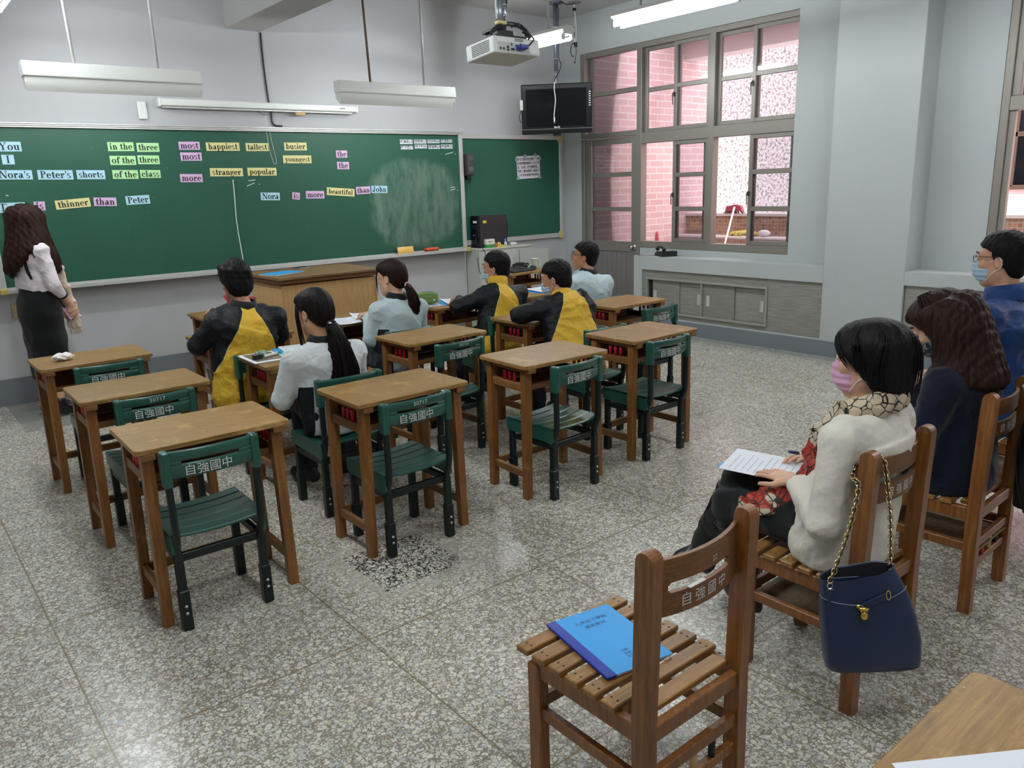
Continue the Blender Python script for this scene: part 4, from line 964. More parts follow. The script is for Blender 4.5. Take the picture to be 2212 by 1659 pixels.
m = MB(); m.tube(smooth_path([(0, 0, CZ-.02), (.01, 0, 3.45), (0, .01, 3.3), (.015, 0, 3.18)], 5), .004, 6); m.tube(smooth_path([(0, .01, CZ-.02), (.025, .0, 3.4), (.03, .01, 3.2)], 5), .003, 6); m.build('white_wire', CABLE_W, jw)
m = MB(); m.box((0, 0, 3.545), (.035, .03, .03), .004); m.box((.016, 0, 3.18), (.03, .03, .05), .004)
m.tube(smooth_path([(-.005, 0, 3.37), (-.012, 0, 3.32), (-.005, .0, 3.25)], 4), [.003]*4+[.007]*4+[.003], 6); m.tube(smooth_path([(.016, 0, 3.16), (-.03, 0, 3.19), (-.055, .01, 3.12), (-.04, .0, 3.05), (-.02, 0, 3.06)], 6), .005, 6)
m.tube(smooth_path([(.016, 0, 3.16), (.02, .0, 3.1), (.008, 0, 3.03), (0, 0, 3.0), (-.015, 0, 2.985), (.01, .0, 2.99)], 6), .004, 6); m.build('black_wire', CABLE, jw)
m = MB(); m.tube(smooth_path([(0, 0, CZ-.015), (-.1, 0, CZ-.035), (-.2, .02, CZ-.02), (-.25, .02, CZ-.09)], 6), .005, 6); m.build('feed_wire', CABLE, jw)

PJ = plain('projector white', '#d3d6d3', .4, var=.03)
pj = thing('projector', 'white ceiling projector with tangled black cables on its mount', 'projector', (2.637, 3.240, 2.30)); pj.rotation_euler = (math.radians(-5.5), 0, 0)
m = MB().box((0, 0, 0), (.292, .222, .078), .008, seg=2); m.build('body', PJ, pj)
m = MB()
for i in range(15):
    for j in range(7): m.box((-.1465, -.075+.0095*i, -.024+.0078*j), (.002, .005, .005), 0)
m.build('vent', plain('vent dark', '#33362f', .6), pj); m = MB()
for i in range(6):
    for j in range(2): m.box((.02+.009*i-.03, -.1115, .018+.008*j+.004), (.005, .002, .004), 0)
m.build('vent', plain('vent dark', '#33362f', .6), pj)
m = MB().box((-.02, -.1112, -.008), (.20, .002, .042), .001); m.build('port_panel', plain('port panel', '#b4b8b6', .4), pj)
m = MB()
for x, z, w, h in ((-.105, -.018, .012, .01), (-.085, -.018, .012, .01), (-.06, -.010, .014, .012), (-.06, -.023, .014, .008), (-.035, .004, .01, .01), (-.03, -.018, .022, .009), (.0, -.0, .024, .009), (.02, .006, .01, .012)): m.box((x, -.1125, z), (w, .003, h), .001)
m.build('port', BLACK, pj)
m = MB().box((.012, -.135, -.014), (.045, .05, .018), .004); m.build('plug', plain('blue video plug', '#23328f', .4), pj)
m = MB(); m.lathe([(.024, 0), (.024, .02), (.02, .024), (.012, .022)], (0, 0, 0), 20); m.v = [(x+.1, .111+z, y) for x, y, z in m.v]; m.build('lens', BLACK, pj)
m = MB().box((0, .01, .052), (.2, .17, .012), .003)
for x, y in ((-.09, -.05), (.09, -.05), (-.09, .08), (.09, .08)): m.box((x, y, .046), (.03, .03, .014), .003)
m.box((0, .01, .075), (.11, .09, .035), .004); m.box((-.055, .01, .095), (.03, .11, .012), .002); m.build('mount_plate', plain('mount black', '#1c1e20', .4), pj)
m = MB().box((-.03, -.04, .12), (.06, .03, .018), .004); m.build('tape_roll', plain('yellow tape', '#cbbf86', .6), pj)
m = MB(); rnd = random.Random(11)
def cab_(pts, r=.0042): m.tube(smooth_path(pts, 5), r, 6)
cab_([(.03, -.145, -.014), (.05, -.16, .005), (.075, -.15, .03), (.05, -.11, .075), (.0, -.09, .10), (-.08, -.08, .085), (-.12, -.07, .055)])
cab_([(.06, -.13, .03), (.1, -.1, .06), (.09, -.06, .11), (.03, -.05, .125), (-.05, -.05, .11), (-.1, -.04, .07), (-.06, -.02, .055)])
cab_([(.08, -.12, .04), (.115, -.07, .08), (.1, -.02, .12), (.05, -.0, .13), (.0, -.03, .14), (.045, -.02, .3), (.03, .0, .6), (.03, .0, 1.3)], .005)
for k in range(4): cab_([(.02+.01*k, -.06-.012*k, .10), (.07, -.05-.01*k, .125-.006*k), (.11, -.06, .10-.012*k), (.10, -.10, .06), (.05, -.10-.01*k, .07)], .004)
m.build('cable', CABLE, pj)
m = MB(); m.tube(smooth_path([(.015, -.02, 1.3), (.0, -.03, .45), (-.03, -.04, .32), (-.05, -.04, .22), (-.045, -.03, .14)], 6), .004, 6); m.build('white_cable', CABLE_W, pj)
PI_ = pj.matrix_basis.inverted()
for nm, z0, z1, r_, mt in (('lower_tube', 2.40, 2.56, .026, plain('zinc tube', '#8b9196', .35, .7)), ('upper_tube', 2.55, CZ-.002, .022, plain('mount black', '#1c1e20', .4))):
    o = MB().cyl((2.637, 3.246, z0), (2.637, 3.246, z1), r_, 18).build(nm, mt, pj); o.matrix_parent_inverse = PI_
m = MB()
for z in (2.46, 2.51): m.cyl((2.637, 3.21, z), (2.637, 3.282, z), .007, 8)
o = m.build('bolt', plain('zinc tube', '#8b9196', .35, .7), pj); o.matrix_parent_inverse = PI_

# ------------------------------------------------------------------ on the cabinet, the corner desk and the sill
pc = thing('computer_tower', 'black desktop computer tower standing on the pale grey cabinet', 'computer', (5.815, 7.512, .9602))
MB().box((0, 0, .185), (.40, .17, .37), .004).build('case', plain('tower black', '#2a272b', .45), pc)
MB().box((-.203, 0, .185), (.012, .168, .366), .004).build('front_panel', plain('tower front', '#0e0f15', .25), pc)
m = MB().box((-.21, 0, .24), (.004, .13, .05), .002); m.build('drive_bay', plain('bay', '#1c1f2a', .3), pc)
m = MB().box((-.211, .03, .145), (.004, .02, .006), .001); m.build('power_light', emit('blue led', '#3a3cff', 4), pc)
for nm, x, z, c in (('sticker', -.13, .30, '#d9c23a'),): MB().box((x, -.0862, z), (.05, .001, .03), 0).build(nm, plain('yellow sticker', c, .6), pc)
MB().box((-.2095, -.0, .30), (.001, .07, .025), 0).build('label', PAPER, pc)
m = MB()
for k in range(4): m.tube(smooth_path([(.2, -.05+.03*k, .33-.03*k), (.235+.01*k, -.06+.03*k, .25), (.225, -.05+.03*k, .1), (.235, -.04+.02*k, .01)], 5), .004, 6)
m.build('rear_cable', CABLE, pc)
m = MB(); m.tube(smooth_path([(-.212, -.02, .17), (-.24, -.05, .05), (-.235, -.16, .01), (-.20, -.175, -.1), (-.26, -.18, -.28), (-.30, -.17, -.25), (-.31, -.15, -.1)], 6), .004, 6); m.build('front_cable', CABLE, pc)
bx = thing('tissue_box', 'small white and green carton in front of the computer tower', 'box', (5.72, 7.395, .9602)); MB().box((0, 0, .05), (.12, .05, .10), .002).build('carton', plain('white carton', '#e6e6d8', .5), bx)
MB().box((0, -.0004, .021), (.1205, .0505, .041), .002).build('green_band', plain('green carton', '#3a8f3c', .5, var=.3, scale=60), bx); m = MB()
for k in range(5): m.box((-.035+.013*k, -.0256, .07), (.009, .001, .009), 0)
m.build('print', INK, bx)
it = thing('tape_dispenser', 'yellow tape dispenser beside the small white and green carton', 'dispenser', (5.885, 7.398, .9602)); m = MB().prism([(-.06, 0), (.06, 0), (.055, .018), (.0, .028), (-.05, .03)], 1, -.02, .02); m.build('body', plain('dispenser yellow', '#d8c23a', .4), it); m = MB(); m.tube([(-.02+.018*math.cos(a), 0, .03+.018*math.sin(a)) for a in [2*PI*k/16 for k in range(16)]], .008, 6, closed=True); m.build('tape_ring', plain('pale tape', '#e9e2c0', .4), it)
gl = thing('glue_bottle', 'small bottle with a blue cap near the computer tower', 'bottle', (5.97, 7.405, .9602)); MB().lathe([(.001, 0), (.017, 0), (.017, .045), (.010, .055), (.010, .06), (.001, .06)], n=16).build('bottle', plain('white bottle', '#dfe3e6', .4), gl); MB().lathe([(.011, .058), (.011, .085), (.006, .09), (.001, .09)], n=16).build('cap', plain('blue cap', '#4b74cf', .4), gl)
cpd = thing('orange_figure', 'small orange plastic toy next to the carton', 'toy', (5.802, 7.385, .9602)); m = MB().lathe([(.001, 0), (.016, 0), (.018, .02), (.012, .035), (.015, .045), (.009, .058), (.001, .06)], n=14); m.build('body', plain('orange toy', '#e5663e', .5), cpd)
wb = thing('soap_dish', 'small white round dish at the right end of the cabinet top', 'dish', (6.10, 7.42, .9602)); MB().lathe([(.001, 0), (.04, 0), (.05, .02), (.045, .034), (.02, .042), (.001, .042)], n=20).build('dish', WHITE, wb)
lp = thing('laptop', 'closed dark laptop under a coil of black cable on the corner desk', 'laptop', (5.50, 6.64, .7505), .1); MB().box((0, 0, .009), (.34, .24, .018), .005).build('base', plain('laptop dark', '#26272b', .35), lp); MB().box((0, .002, .022), (.338, .236, .006), .003).build('lid', plain('laptop grey', '#3f4046', .3), lp)
m = MB(); rnd = random.Random(5); pts = []
for k in range(40): a = k*.85; r = .05+.03*rnd.random(); pts.append((.02+1.5*r*math.cos(a), r*math.sin(a), .032+.0012*k+.012*rnd.random()))
tag(m.tube(smooth_path(pts, 4), .0045, 6).build('coiled_cable', CABLE), 'tangle of black cable lying on the closed laptop', 'cable'); bpy.data.objects['coiled_cable'].location = (5.52, 6.64, .7455)
ms = thing('mouse', 'black computer mouse beside the laptop', 'mouse', (5.735, 6.64, .7505)); MB().ball((0, 0, .0205), (.030, .050, .020), 16).build('shell', BLACK, ms); m = MB().box((0, .03, .037), (.004, .02, .004), .001); m.build('wheel', ALU_W, ms)
mg = thing('mug', 'white enamel mug on the right corner of the corner desk', 'mug', (5.80, 6.68, .7505)); MB().lathe([(.001, 0), (.036, 0), (.042, .01), (.043, .11), (.045, .112), (.041, .112), (.040, .012), (.001, .008)], n=28).build('cup', plain('mug glaze', '#cfdccd', .3), mg)
m = MB(); m.tube(smooth_path([(.042, 0, .09), (.07, 0, .09), (.078, 0, .06), (.065, 0, .03), (.042, 0, .025)], 5), .005, 8); m.build('handle', plain('mug glaze', '#cfdccd', .3), mg)
ph = thing('telephone', 'black desk telephone lying on the window counter', 'telephone', (6.985, 5.80, .8355), -.5)
MB().prism([(-.11, 0), (.11, 0), (.11, .03), (.02, .055), (-.11, .06)], 0, -.09, .09).build('base', plain('phone black', '#17171b', .35), ph)
m = MB(); m.tube(smooth_path([(-.06, -.10, .075), (-.06, -.05, .10), (-.06, .05, .10), (-.06, .10, .075)], 5), [.024]+[.017]*14+[.024], 10); m.build('handset', plain('phone black', '#17171b', .35), ph); m = MB()
for i in range(4):
    for j in range(3): m.box((.01+.03*j, -.01+.028*i-.05, .0535-.0*i), (.018, .016, .006), .002)
m.build('key', plain('phone key', '#a9a9b0', .4), ph)
m = MB(); m.tube([(-.09-.0032*k+.004*math.sin(k*.1), .05+.0016*k*math.sin(k*.03)+.008*math.cos(k*1.3), .012+.008*math.sin(k*1.3)) for k in range(60)], .0025, 5); m.tube(smooth_path([(-.06, .1, .06), (-.08, .09, .03), (-.09, .058, .012)], 4), .003, 5); m.build('coil_cord', CABLE, ph)
# outside things
br = thing('broom', 'white-handled broom with a pink head leaning on the balcony wall outside', 'broom', (0, 0, 0)); MB().tube([(8.86, 6.47, .42), (9.47, 6.66, 1.27)], .014, 8).build('handle', plain('broom handle', '#ecebe9', .4), br)
m = MB(); m.prism([(-.14, -.02), (.14, -.02), (.12, .045), (.03, .06), (-.03, .07), (-.11, .05)], 0, -.03, .03); m.v = [(9.52+x, 6.69+y, 1.235+z) for x, y, z in m.v]; m.build('head', plain('pink broom head', '#a6465c', .5), br)
m = MB(); rnd = random.Random(2)
for k in range(60): a = rnd.uniform(-.13, .13); b = rnd.uniform(-.03, .03); m.tube([(9.52+b, 6.69+a, 1.215), (9.52+b*1.6, 6.69+a*1.3, 1.187)], .004, 4)
m.build('bristles', plain('brown bristles', '#6d4a4a', .8), br)
m = MB(); rnd = random.Random(8); pts = []
for k in range(34): a = k*.7; pts.append((9.36+.06*math.cos(a*1.3)+.02*rnd.random(), 6.40+.19*math.sin(a*.37)+.03*rnd.random(), .905+.05*abs(math.sin(a*.9))*(1-abs(math.sin(a*.37))*.5)))
tag(m.tube(smooth_path(pts, 4), .018, 7).build('mop_cloth', fabric('mop yarn', '#cdbb6a')), 'crumpled yellow mop cloth on the balcony ledge outside', 'cloth')
m = MB(); m.ball((9.36, 6.10, .934), (.06, .09, .045), 14); tag(m.build('rag', fabric('white rag', '#e0d9d6')), 'crumpled white rag on the balcony ledge outside the right sash', 'rag')
m = MB(); m.tube(smooth_path([(8.83, 7.50, .70), (8.835, 7.505, .85), (8.845, 7.505, .955), (8.86, 7.505, .85), (8.87, 7.50, .70)], 5), .012, 7); m.tube([(8.83, 7.50, .70), (8.83, 7.5, 0.0)], .012, 7); m.tube([(8.87, 7.50, .70), (8.87, 7.5, 0.0)], .012, 7)
tag(m.build('tongs', plain('red plastic', '#c65a68', .4)), 'tall red litter tongs leaning on the brick wall outside', 'tongs')

# ------------------------------------------------------------------ things lying on the desks
def sheet(name, c, w, h, a, mat, lab, cat, z=.7512, t=.002, lines=0, group=None, curl=0.0):
    N = 8; m = MB(); top = [[(-w/2+w*i/N, -h/2+h*j/2, t+curl*((i/N)*2-1)**2) for j in range(3)] for i in range(N+1)]; bot = [[(x, y, z_-t) for x, y, z_ in r] for r in top]
    m.grid(top, 0, False); m.grid(bot, 0, False)
    for R_ in (0, N): m.add([top[R_][0], top[R_][2], bot[R_][2], bot[R_][0]], [(0, 1, 2, 3)])
    for j in (0, 2): m.grid([[top[i][j], bot[i][j]] for i in range(N+1)], 0, False)
    o = thing(name, lab, cat, (c[0], c[1], z), a, group); m.build('page' if mat is PAPER else 'cover', mat, o)
    if lines:
        q = MB(); rnd = random.Random(int(c[0]*100)); k = 0; y = h/2-.03
        while y > -h/2+.02:
            x = -w/2+.015; e = w/2-.015-rnd.random()*w*.35
            while x < e:
                l = rnd.uniform(.004, .02); xx = (x+l/2)/(w/2); q.box((x+l/2, y, t+.0004+curl*xx*xx), (l, .0020, .0002), 0); x += l+.005
            y -= lines
        q.build('print', plain('soft grey print', '#878b94', .7), o)
    return o
m = MB(); ts = tag(thing('crumpled_tissue', 'crumpled white tissue on the far left desk', 'tissue', (.80, 5.14, .7505)), 'crumpled white tissue on the far left desk', 'tissue')
def blob(c, r, amp, seed, n=16):
    rnd = random.Random(seed); ph_ = [(rnd.uniform(2, 7), rnd.uniform(0, 6), rnd.uniform(2, 6)) for _ in range(5)]; P = []
    for i in range(n+1):
        a = PI*i/n; row = []
        for k in range(n*2):
            b = PI*k/n; s = 1+amp*sum(math.sin(f*b+p)*math.sin(g*a) for f, p, g in ph_)/3
            row.append((c[0]+r[0]*s*math.sin(a)*math.cos(b), c[1]+r[1]*s*math.sin(a)*math.sin(b), c[2]+r[2]*s*math.cos(a)))
        P.append(row)
    return P
MB().grid(blob((0, 0, .0235), (.052, .036, .020), .35, 4), 0, False, True).build('tissue', plain('tissue paper', '#e8e8e4', .8), ts)
# long-ponytail girl's desk
ty = thing('tray_case', 'white-rimmed tablet tray with stationery on the desk of the person in white top', 'tray', (1.66, 4.285, .7505), -.03)
MB().box((0, 0, .004), (.20, .28, .008), .003).build('rim', PAPER, ty); MB().box((0, 0, .0085), (.165, .235, .002), .001).build('panel', plain('tablet face', '#77705f', .25, var=.25, scale=12), ty)
mk = thing('marker_pen', 'white marker pen with a green end lying on the tablet tray', 'pen', (1.69, 4.25, .7705), .45); MB().cyl((-.05, 0, 0), (.05, 0, 0), .0085, 12).build('barrel', WHITE, mk); MB().cyl((.05, 0, 0), (.075, 0, 0), .009, 12).build('cap', plain('green cap', '#3f9a6a', .4), mk)
mk = thing('eraser_block', 'small dark whiteboard eraser on the tablet tray', 'eraser', (1.605, 4.235, .7602), .2); MB().box((0, 0, .011), (.05, .03, .022), .003).build('felt', BLACK, mk); MB().box((0, 0, .024), (.05, .03, .004), .001).build('back', plain('eraser back', '#4a3f3a', .6), mk)
mk = thing('glasses_cloth', 'crumpled green and white cloth on the tablet tray', 'cloth', (1.655, 4.30, .7632)); MB().grid(blob((0, 0, .014), (.035, .028, .014), .4, 9, 10), 0, False, True).build('cloth', fabric('green print cloth', '#8fa79a', var=.5, weave=120), mk)
sheet('folder', (1.875, 4.33), .21, .30, -.12, BLUE_COVER, 'blue folder lying on the desk of the person in white top', 'folder'); sheet('handout', (1.915, 4.36), .20, .28, -.18, PAPER, 'white handout on the blue folder at the desk of the person in white top', 'paper', z=.7545, lines=.016)
sheet('open_book', (2.585, 5.09), .22, .30, -.35, PAPER, 'open white book page on the desk of the person in pale blue', 'book', lines=.018, curl=.01); sheet('open_book', (2.815, 5.175), .21, .29, -.35, PAPER, 'right white page sheet on the desk of the person in pale blue', 'paper', lines=.018, curl=.012)
sheet('folder', (3.66, 5.24), .22, .31, -.45, BLUE_COVER, 'blue folder under papers beside the green pencil case', 'folder'); sheet('handout', (3.69, 5.25), .21, .30, -.4, PAPER, 'white handout on the blue folder beside the green pencil case', 'paper', z=.7545, lines=.02, curl=.006)
sheet('workbook', (3.43, 5.29), .20, .27, -.2, plain('pale workbook', '#b9c3cf', .5, var=.25, scale=14), 'pale workbook lying under the green pencil case', 'book')
pcs = thing('pencil_case', 'standing green zip pencil case on a desk near the cabinet', 'pencil case', (3.44, 5.29, .7545), -.6)
GREENC = fabric('olive canvas', '#6f8a4c'); m = MB(); P = []
for i in range(13):
    u = i/12; rr = 1-.28*abs(2*u-1)**3; row = []
    for k in range(20):
        a = 2*PI*k/20; row.append((-.085+.17*u, .032*rr*math.copysign(abs(math.cos(a))**.6, math.cos(a)), .05+.048*rr*math.copysign(abs(math.sin(a))**.7, math.sin(a))))
    P.append(row)
m.grid(P, 0, True, True); m.add(P[0], [tuple(range(20))]); m.add(P[-1], [tuple(range(20))]); m.build('pouch', GREENC, pcs)
m = MB(); m.tube(smooth_path([(-.083, .005, .06), (-.05, .02, .092), (0, .022, .097), (.05, .02, .092), (.083, .005, .06)], 5), .003, 5); m.build('zip', plain('dark zip', '#3f4a33', .5), pcs); MB().box((.01, -.033, .045), (.09, .008, .05), .004).build('pocket', GREENC, pcs); MB().box((.055, -.038, .04), (.012, .002, .012), 0).build('tab', PAPER, pcs)
sheet('folder', (4.56, 5.20), .22, .30, -.25, BLUE_COVER, 'blue folder on the desk of the person in dark-framed glasses', 'folder'); sheet('handout', (4.58, 5.22), .21, .29, -.2, PAPER, 'white handout on the desk of the person in dark-framed glasses', 'paper', z=.7545, lines=.02, curl=.008)
sheet('folder', (2.72, 6.41), .21, .30, -1.25, BLUE_COVER, 'blue folder with white sheets on the podium', 'folder', z=1.005); sheet('handout', (2.715, 6.40), .215, .305, -1.2, PAPER, 'white sheet sticking out under the blue folder on the podium', 'paper', z=1.0008)
sp_ = thing('smartphone', 'dark smartphone lying on the podium', 'phone', (3.03, 6.70, 1.0005), -1.1); MB().box((0, 0, .0045), (.075, .155, .009), .003).build('body', CHROME, sp_); MB().box((0, 0, .0093), (.069, .148, .001), 0).build('screen', plain('phone glass', '#0b0c10', .08), sp_)
# booklet on the near chair
bk = thing('booklet', 'bright blue booklet with dark blue spine on the nearest wooden chair seat', 'booklet', (1.381, 1.330, .4405), -.187+.0)
MB().box((0, 0, .004), (.205, .293, .006), .001).build('pages', PAPER, bk); MB().box((.001, 0, .0076), (.207, .296, .0012), 0).build('cover', plain('bright blue cover', '#2f9fe6', .45, var=.03), bk); MB().box((-.09, 0, .0046), (.030, .2965, .0085), .001).build('spine', plain('dark blue tape', '#12339c', .25), bk)
lettering('九年級下學期\n\n補救教材', .017, basis((.012, .085, .0085), (1, 0, 0), (0, 1, 0)), plain('blue grey print', '#28466e', .7), bk, name='title', line=.75, spacing=1.05); lettering('班級：\n座號：\n姓名：', .011, basis((-.005, -.085, .0085), (1, 0, 0), (0, 1, 0)), plain('blue grey print', '#28466e', .7), bk, name='form_lines', line=1.4, align='LEFT')
# sheets on the corner desk
fs = thing('printed_form', 'white printed form with a ruled table on the desk at bottom right', 'paper', (0, 0, 0)); ex = Vector((.834, -.552, 0)); ey = Vector((.552, .834, 0)); c0 = Vector((1.105, .45, .7512)); cc = c0+ex*.1485-ey*.105
M = basis(cc, ex, ey); MB().box((0, 0, .0006), (.297, .21, .0012), 0, M=M).build('page', PAPER, fs)
q = MB()
for k in range(10): q.box((-.02+.0165*k, -.02, .0014), (.0007, .17, .0003), 0, M=M)
for k in range(6): q.box((.055, .065-.034*k, .0014), (.15, .0007, .0003), 0, M=M)
q.build('ruled_table', plain('table ink', '#44506b', .7), fs)
q = MB()
for x in (.021, .054, .07):
    for k in range(6): q.box((x, .058-.005*k, .0015), (.006, .0032, .0003), 0, M=M)
q.build('print', plain('blue ink', '#36406e', .7), fs)

# ------------------------------------------------------------------ handbag with chain, backpack
NAVY = plain('navy leather', '#1c2b4d', .42, var=.08, scale=300, bump=.12)
hb = thing('handbag', 'navy leather bucket bag hanging by a gold chain on a chair back', 'handbag', (2.068, .928, .268), -math.radians(49.3)); hb.rotation_euler = (0, -.11, -math.radians(47)); hb.scale = (.93, .93, .90)
def ring(w, d, z, n=40, fold=0.0, sag=0.0, dx=0.0):
    P = []
    for k in range(n):
        a = 2*PI*k/n; ca, sa = math.cos(a), math.sin(a); q_ = .40 if z < .12 else .55; x = w/2*math.copysign(abs(ca)**q_, ca); y = d/2*math.copysign(abs(sa)**.6, sa)
        if fold and abs(x) > w*.30: y *= 1-fold*(abs(x)/(w/2)-.6)/.4 if abs(x)/(w/2) > .6 else 1
        P.append((x+dx, y, z+sag*(x/(w/2))))
    return P
P = [ring(.268, .118, .0), ring(.280, .126, .003), ring(.284, .13, .03), ring(.288, .128, .09), ring(.278, .12, .17, dx=-.006), ring(.258, .108, .235, dx=-.014, fold=.15, sag=.004), ring(.232, .098, .29, dx=-.024, fold=.3, sag=.010), ring(.214, .090, .325, dx=-.032, fold=.4, sag=.014)]
P = [[(x, y+(.012*math.sin(9*z)*math.exp(-((x+.06)/.05)**2) if .05 < z < .3 and y < 0 else 0), z) for x, y, z in r] for r in P]
In = [ring(.208, .082, .322, dx=-.032, fold=.4, sag=.014), ring(.19, .05, .25, dx=-.02), ring(.2, .05, .03)]
m = MB(); m.grid(P, 0, True, True); m.add(P[0], [tuple(range(39, -1, -1))]); m.grid([P[-1], In[0]], 0, True, True); m.build('body', NAVY, hb)
m = MB(); m.grid(In, 0, True, True); m.add(In[-1], [tuple(range(40))]); m.build('lining', plain('bag lining', '#131318', .8), hb)
STCH = plain('pale stitching', '#8f9bb5', .7)
m = MB()
for zz in (.262,): 
    r = ring(.2495, .106, zz+.001, dx=-.0175, fold=.22, sag=.010); r = [(x, y*1.005-.0015 if y < 0 else y, z-.03*(1-abs(x+.02)/.13)) for x, y, z in r]
    m.tube([p for p in r[20:40]], .0012, 4)
m.build('stitching', STCH, hb)
m = MB(); m.box((-.075, -.032, .300), (.085, .005, .05), .002); m.build('inner_tab', NAVY, hb)
m = MB()
for x in (-.098, -.05): m.cyl((x, -.0335, .300), (x, -.0385, .300), .0075, 14)
m.build('snap', plain('dark brass', '#6e6146', .3, .9), hb)
m = MB(); m.box((.005, -.0545, .248), (.075, .004, .022), .002, rot=Matrix.Rotation(-.45, 4, 'Y')); m.build('drawstring_tab', NAVY, hb)
m = MB(); m.tube([(.042+.006*math.cos(a), -.058, .268+.016*math.sin(a)) for a in [2*PI*k/12 for k in range(12)]], .002, 6, closed=True); m.build('eyelet', GOLD, hb)
m = MB(); m.ball((-.030, -.062, .228), (.017, .010, .008), 12); m.ball((-.030, -.064, .205), (.012, .008, .015), 12); m.tube([(-.030+.009*math.cos(a), -.064, .222+.009*math.sin(a)) for a in [2*PI*k/12 for k in range(12)]], .0022, 6, closed=True); m.box((-.045, -.058, .235), (.01, .006, .012), .002); m.build('clasp', plain('gold clasp', '#e0bd5a', .18, 1.0), hb)
def chain(path, name):
    pts = smooth_path(path, 12); 
    acc = [0]
    for a, b in zip(pts[:-1], pts[1:]): acc.append(acc[-1]+(b-a).length)
    L = acc[-1]; n = int(L/.0145); m = MB(); lm = MB(); strip = []
    def at(s):
        for i in range(len(acc)-1):
            if acc[i+1] >= s: t = (s-acc[i])/max(1e-9, acc[i+1]-acc[i]); return pts[i].lerp(pts[i+1], t)
        return pts[-1]
    for k in range(n):
        s = (k+.5)*L/n; p = at(s); d = (at(min(L, s+.005))-at(max(0, s-.005))).normalized(); a = d.cross(Vector((.3, .9, .1))).normalized(); b = d.cross(a)
        if k % 2: a, b = (a*.5+b*.87), b
        tw = .5; e = a
        m.tube([p+d*(.0118*math.cos(t))+e*(.0072*math.sin(t)) for t in [2*PI*q/12 for q in range(12)]], .0021, 6, closed=True)
        strip.append(p+b*(.002*(-1)**k))
    lm.tube(strip, .0038, 6)
    o = m.build(name, GOLD, hb); lm.build('leather_lace', plain('black lace', '#141418', .5), o); return o
Minv = (Matrix.Translation(hb.location) @ hb.rotation_euler.to_matrix().to_4x4() @ Matrix.Diagonal((.93, .93, .90, 1))).inverted()
wl = lambda *p: Minv @ Vector(p)
Lx, Rx = Vector((-.118, -.035, .312)), Vector((.068, .0, .346))
chain([Lx, Lx*.5+wl(2.10, 1.01, .77)*.5+Vector((0, 0, -.012)), wl(2.098, 1.02, .77), wl(2.108, 1.045, .80), wl(2.160, 1.062, .815), wl(2.192, 1.042, .845), wl(2.196, 1.005, .845), wl(2.183, .982, .80), Rx*.5+wl(2.183, .97, .80)*.5, Rx], 'chain_strap')
m = MB()
for c in (Lx, Rx): 
    m = MB(); m.tube([c+Vector((.007*math.cos(t), .0, .010*math.sin(t)-.012)) for t in [2*PI*q/12 for q in range(12)]], .0022, 6, closed=True); m.box(tuple(c+Vector((0, 0, -.03))), (.012, .006, .02), .003); m.build('strap_clip', CHROME, hb)
m = MB().box((-.118, -.038, .255), (.02, .006, .07), .002); m.build('strap_tab', NAVY, hb)
bp = thing('backpack', 'black backpack hanging on the back of the chair of the person in navy', 'backpack', (3.275, .915, .43))
BPK = plain('black nylon', '#0d0e10', .45, var=.2, scale=200, bump=.1)
P = []
for i in range(9):
    u = i/8; z = .38*u; w = .30*(1-.12*abs(2*u-1)**3); d = .13*(1-.35*max(0, u-.4)**1.2); row = []
    for k in range(28):
        a = 2*PI*k/28; row.append((w/2*math.copysign(abs(math.cos(a))**.6, math.cos(a)), -.015+d/2*math.copysign(abs(math.sin(a))**.7, math.sin(a)), z))
    P.append(row)
m = MB(); m.grid(P, 0, True, True); m.add(P[0], [tuple(range(28))]); m.add(P[-1], [tuple(range(28))]); m.build('pack', BPK, bp)
MB().box((0, -.078, .14), (.22, .03, .18), .012, seg=2).build('front_pocket', BPK, bp)
m = MB(); m.tube(smooth_path([(-.06, .02, .36), (-.05, .06, .425), (.0, .075, .43), (.06, .06, .42), (.07, .02, .36)], 5), .012, 8, flat=.4); m.tube(smooth_path([(-.12, .03, .35), (-.14, .035, .2), (-.13, .0, .02), (-.11, -.04, -.05), (-.07, -.04, -.03), (-.07, .0, .0)], 5), .010, 8, flat=.4); m.build('strap', BPK, bp)
m = MB(); m.tube(smooth_path([(-.13, -.02, .3), (-.15, -.02, .34), (-.14, .0, .38)], 4), .004, 6); m.box((-.146, -.02, .33), (.01, .006, .018), .002); m.build('buckle', CHROME, bp)
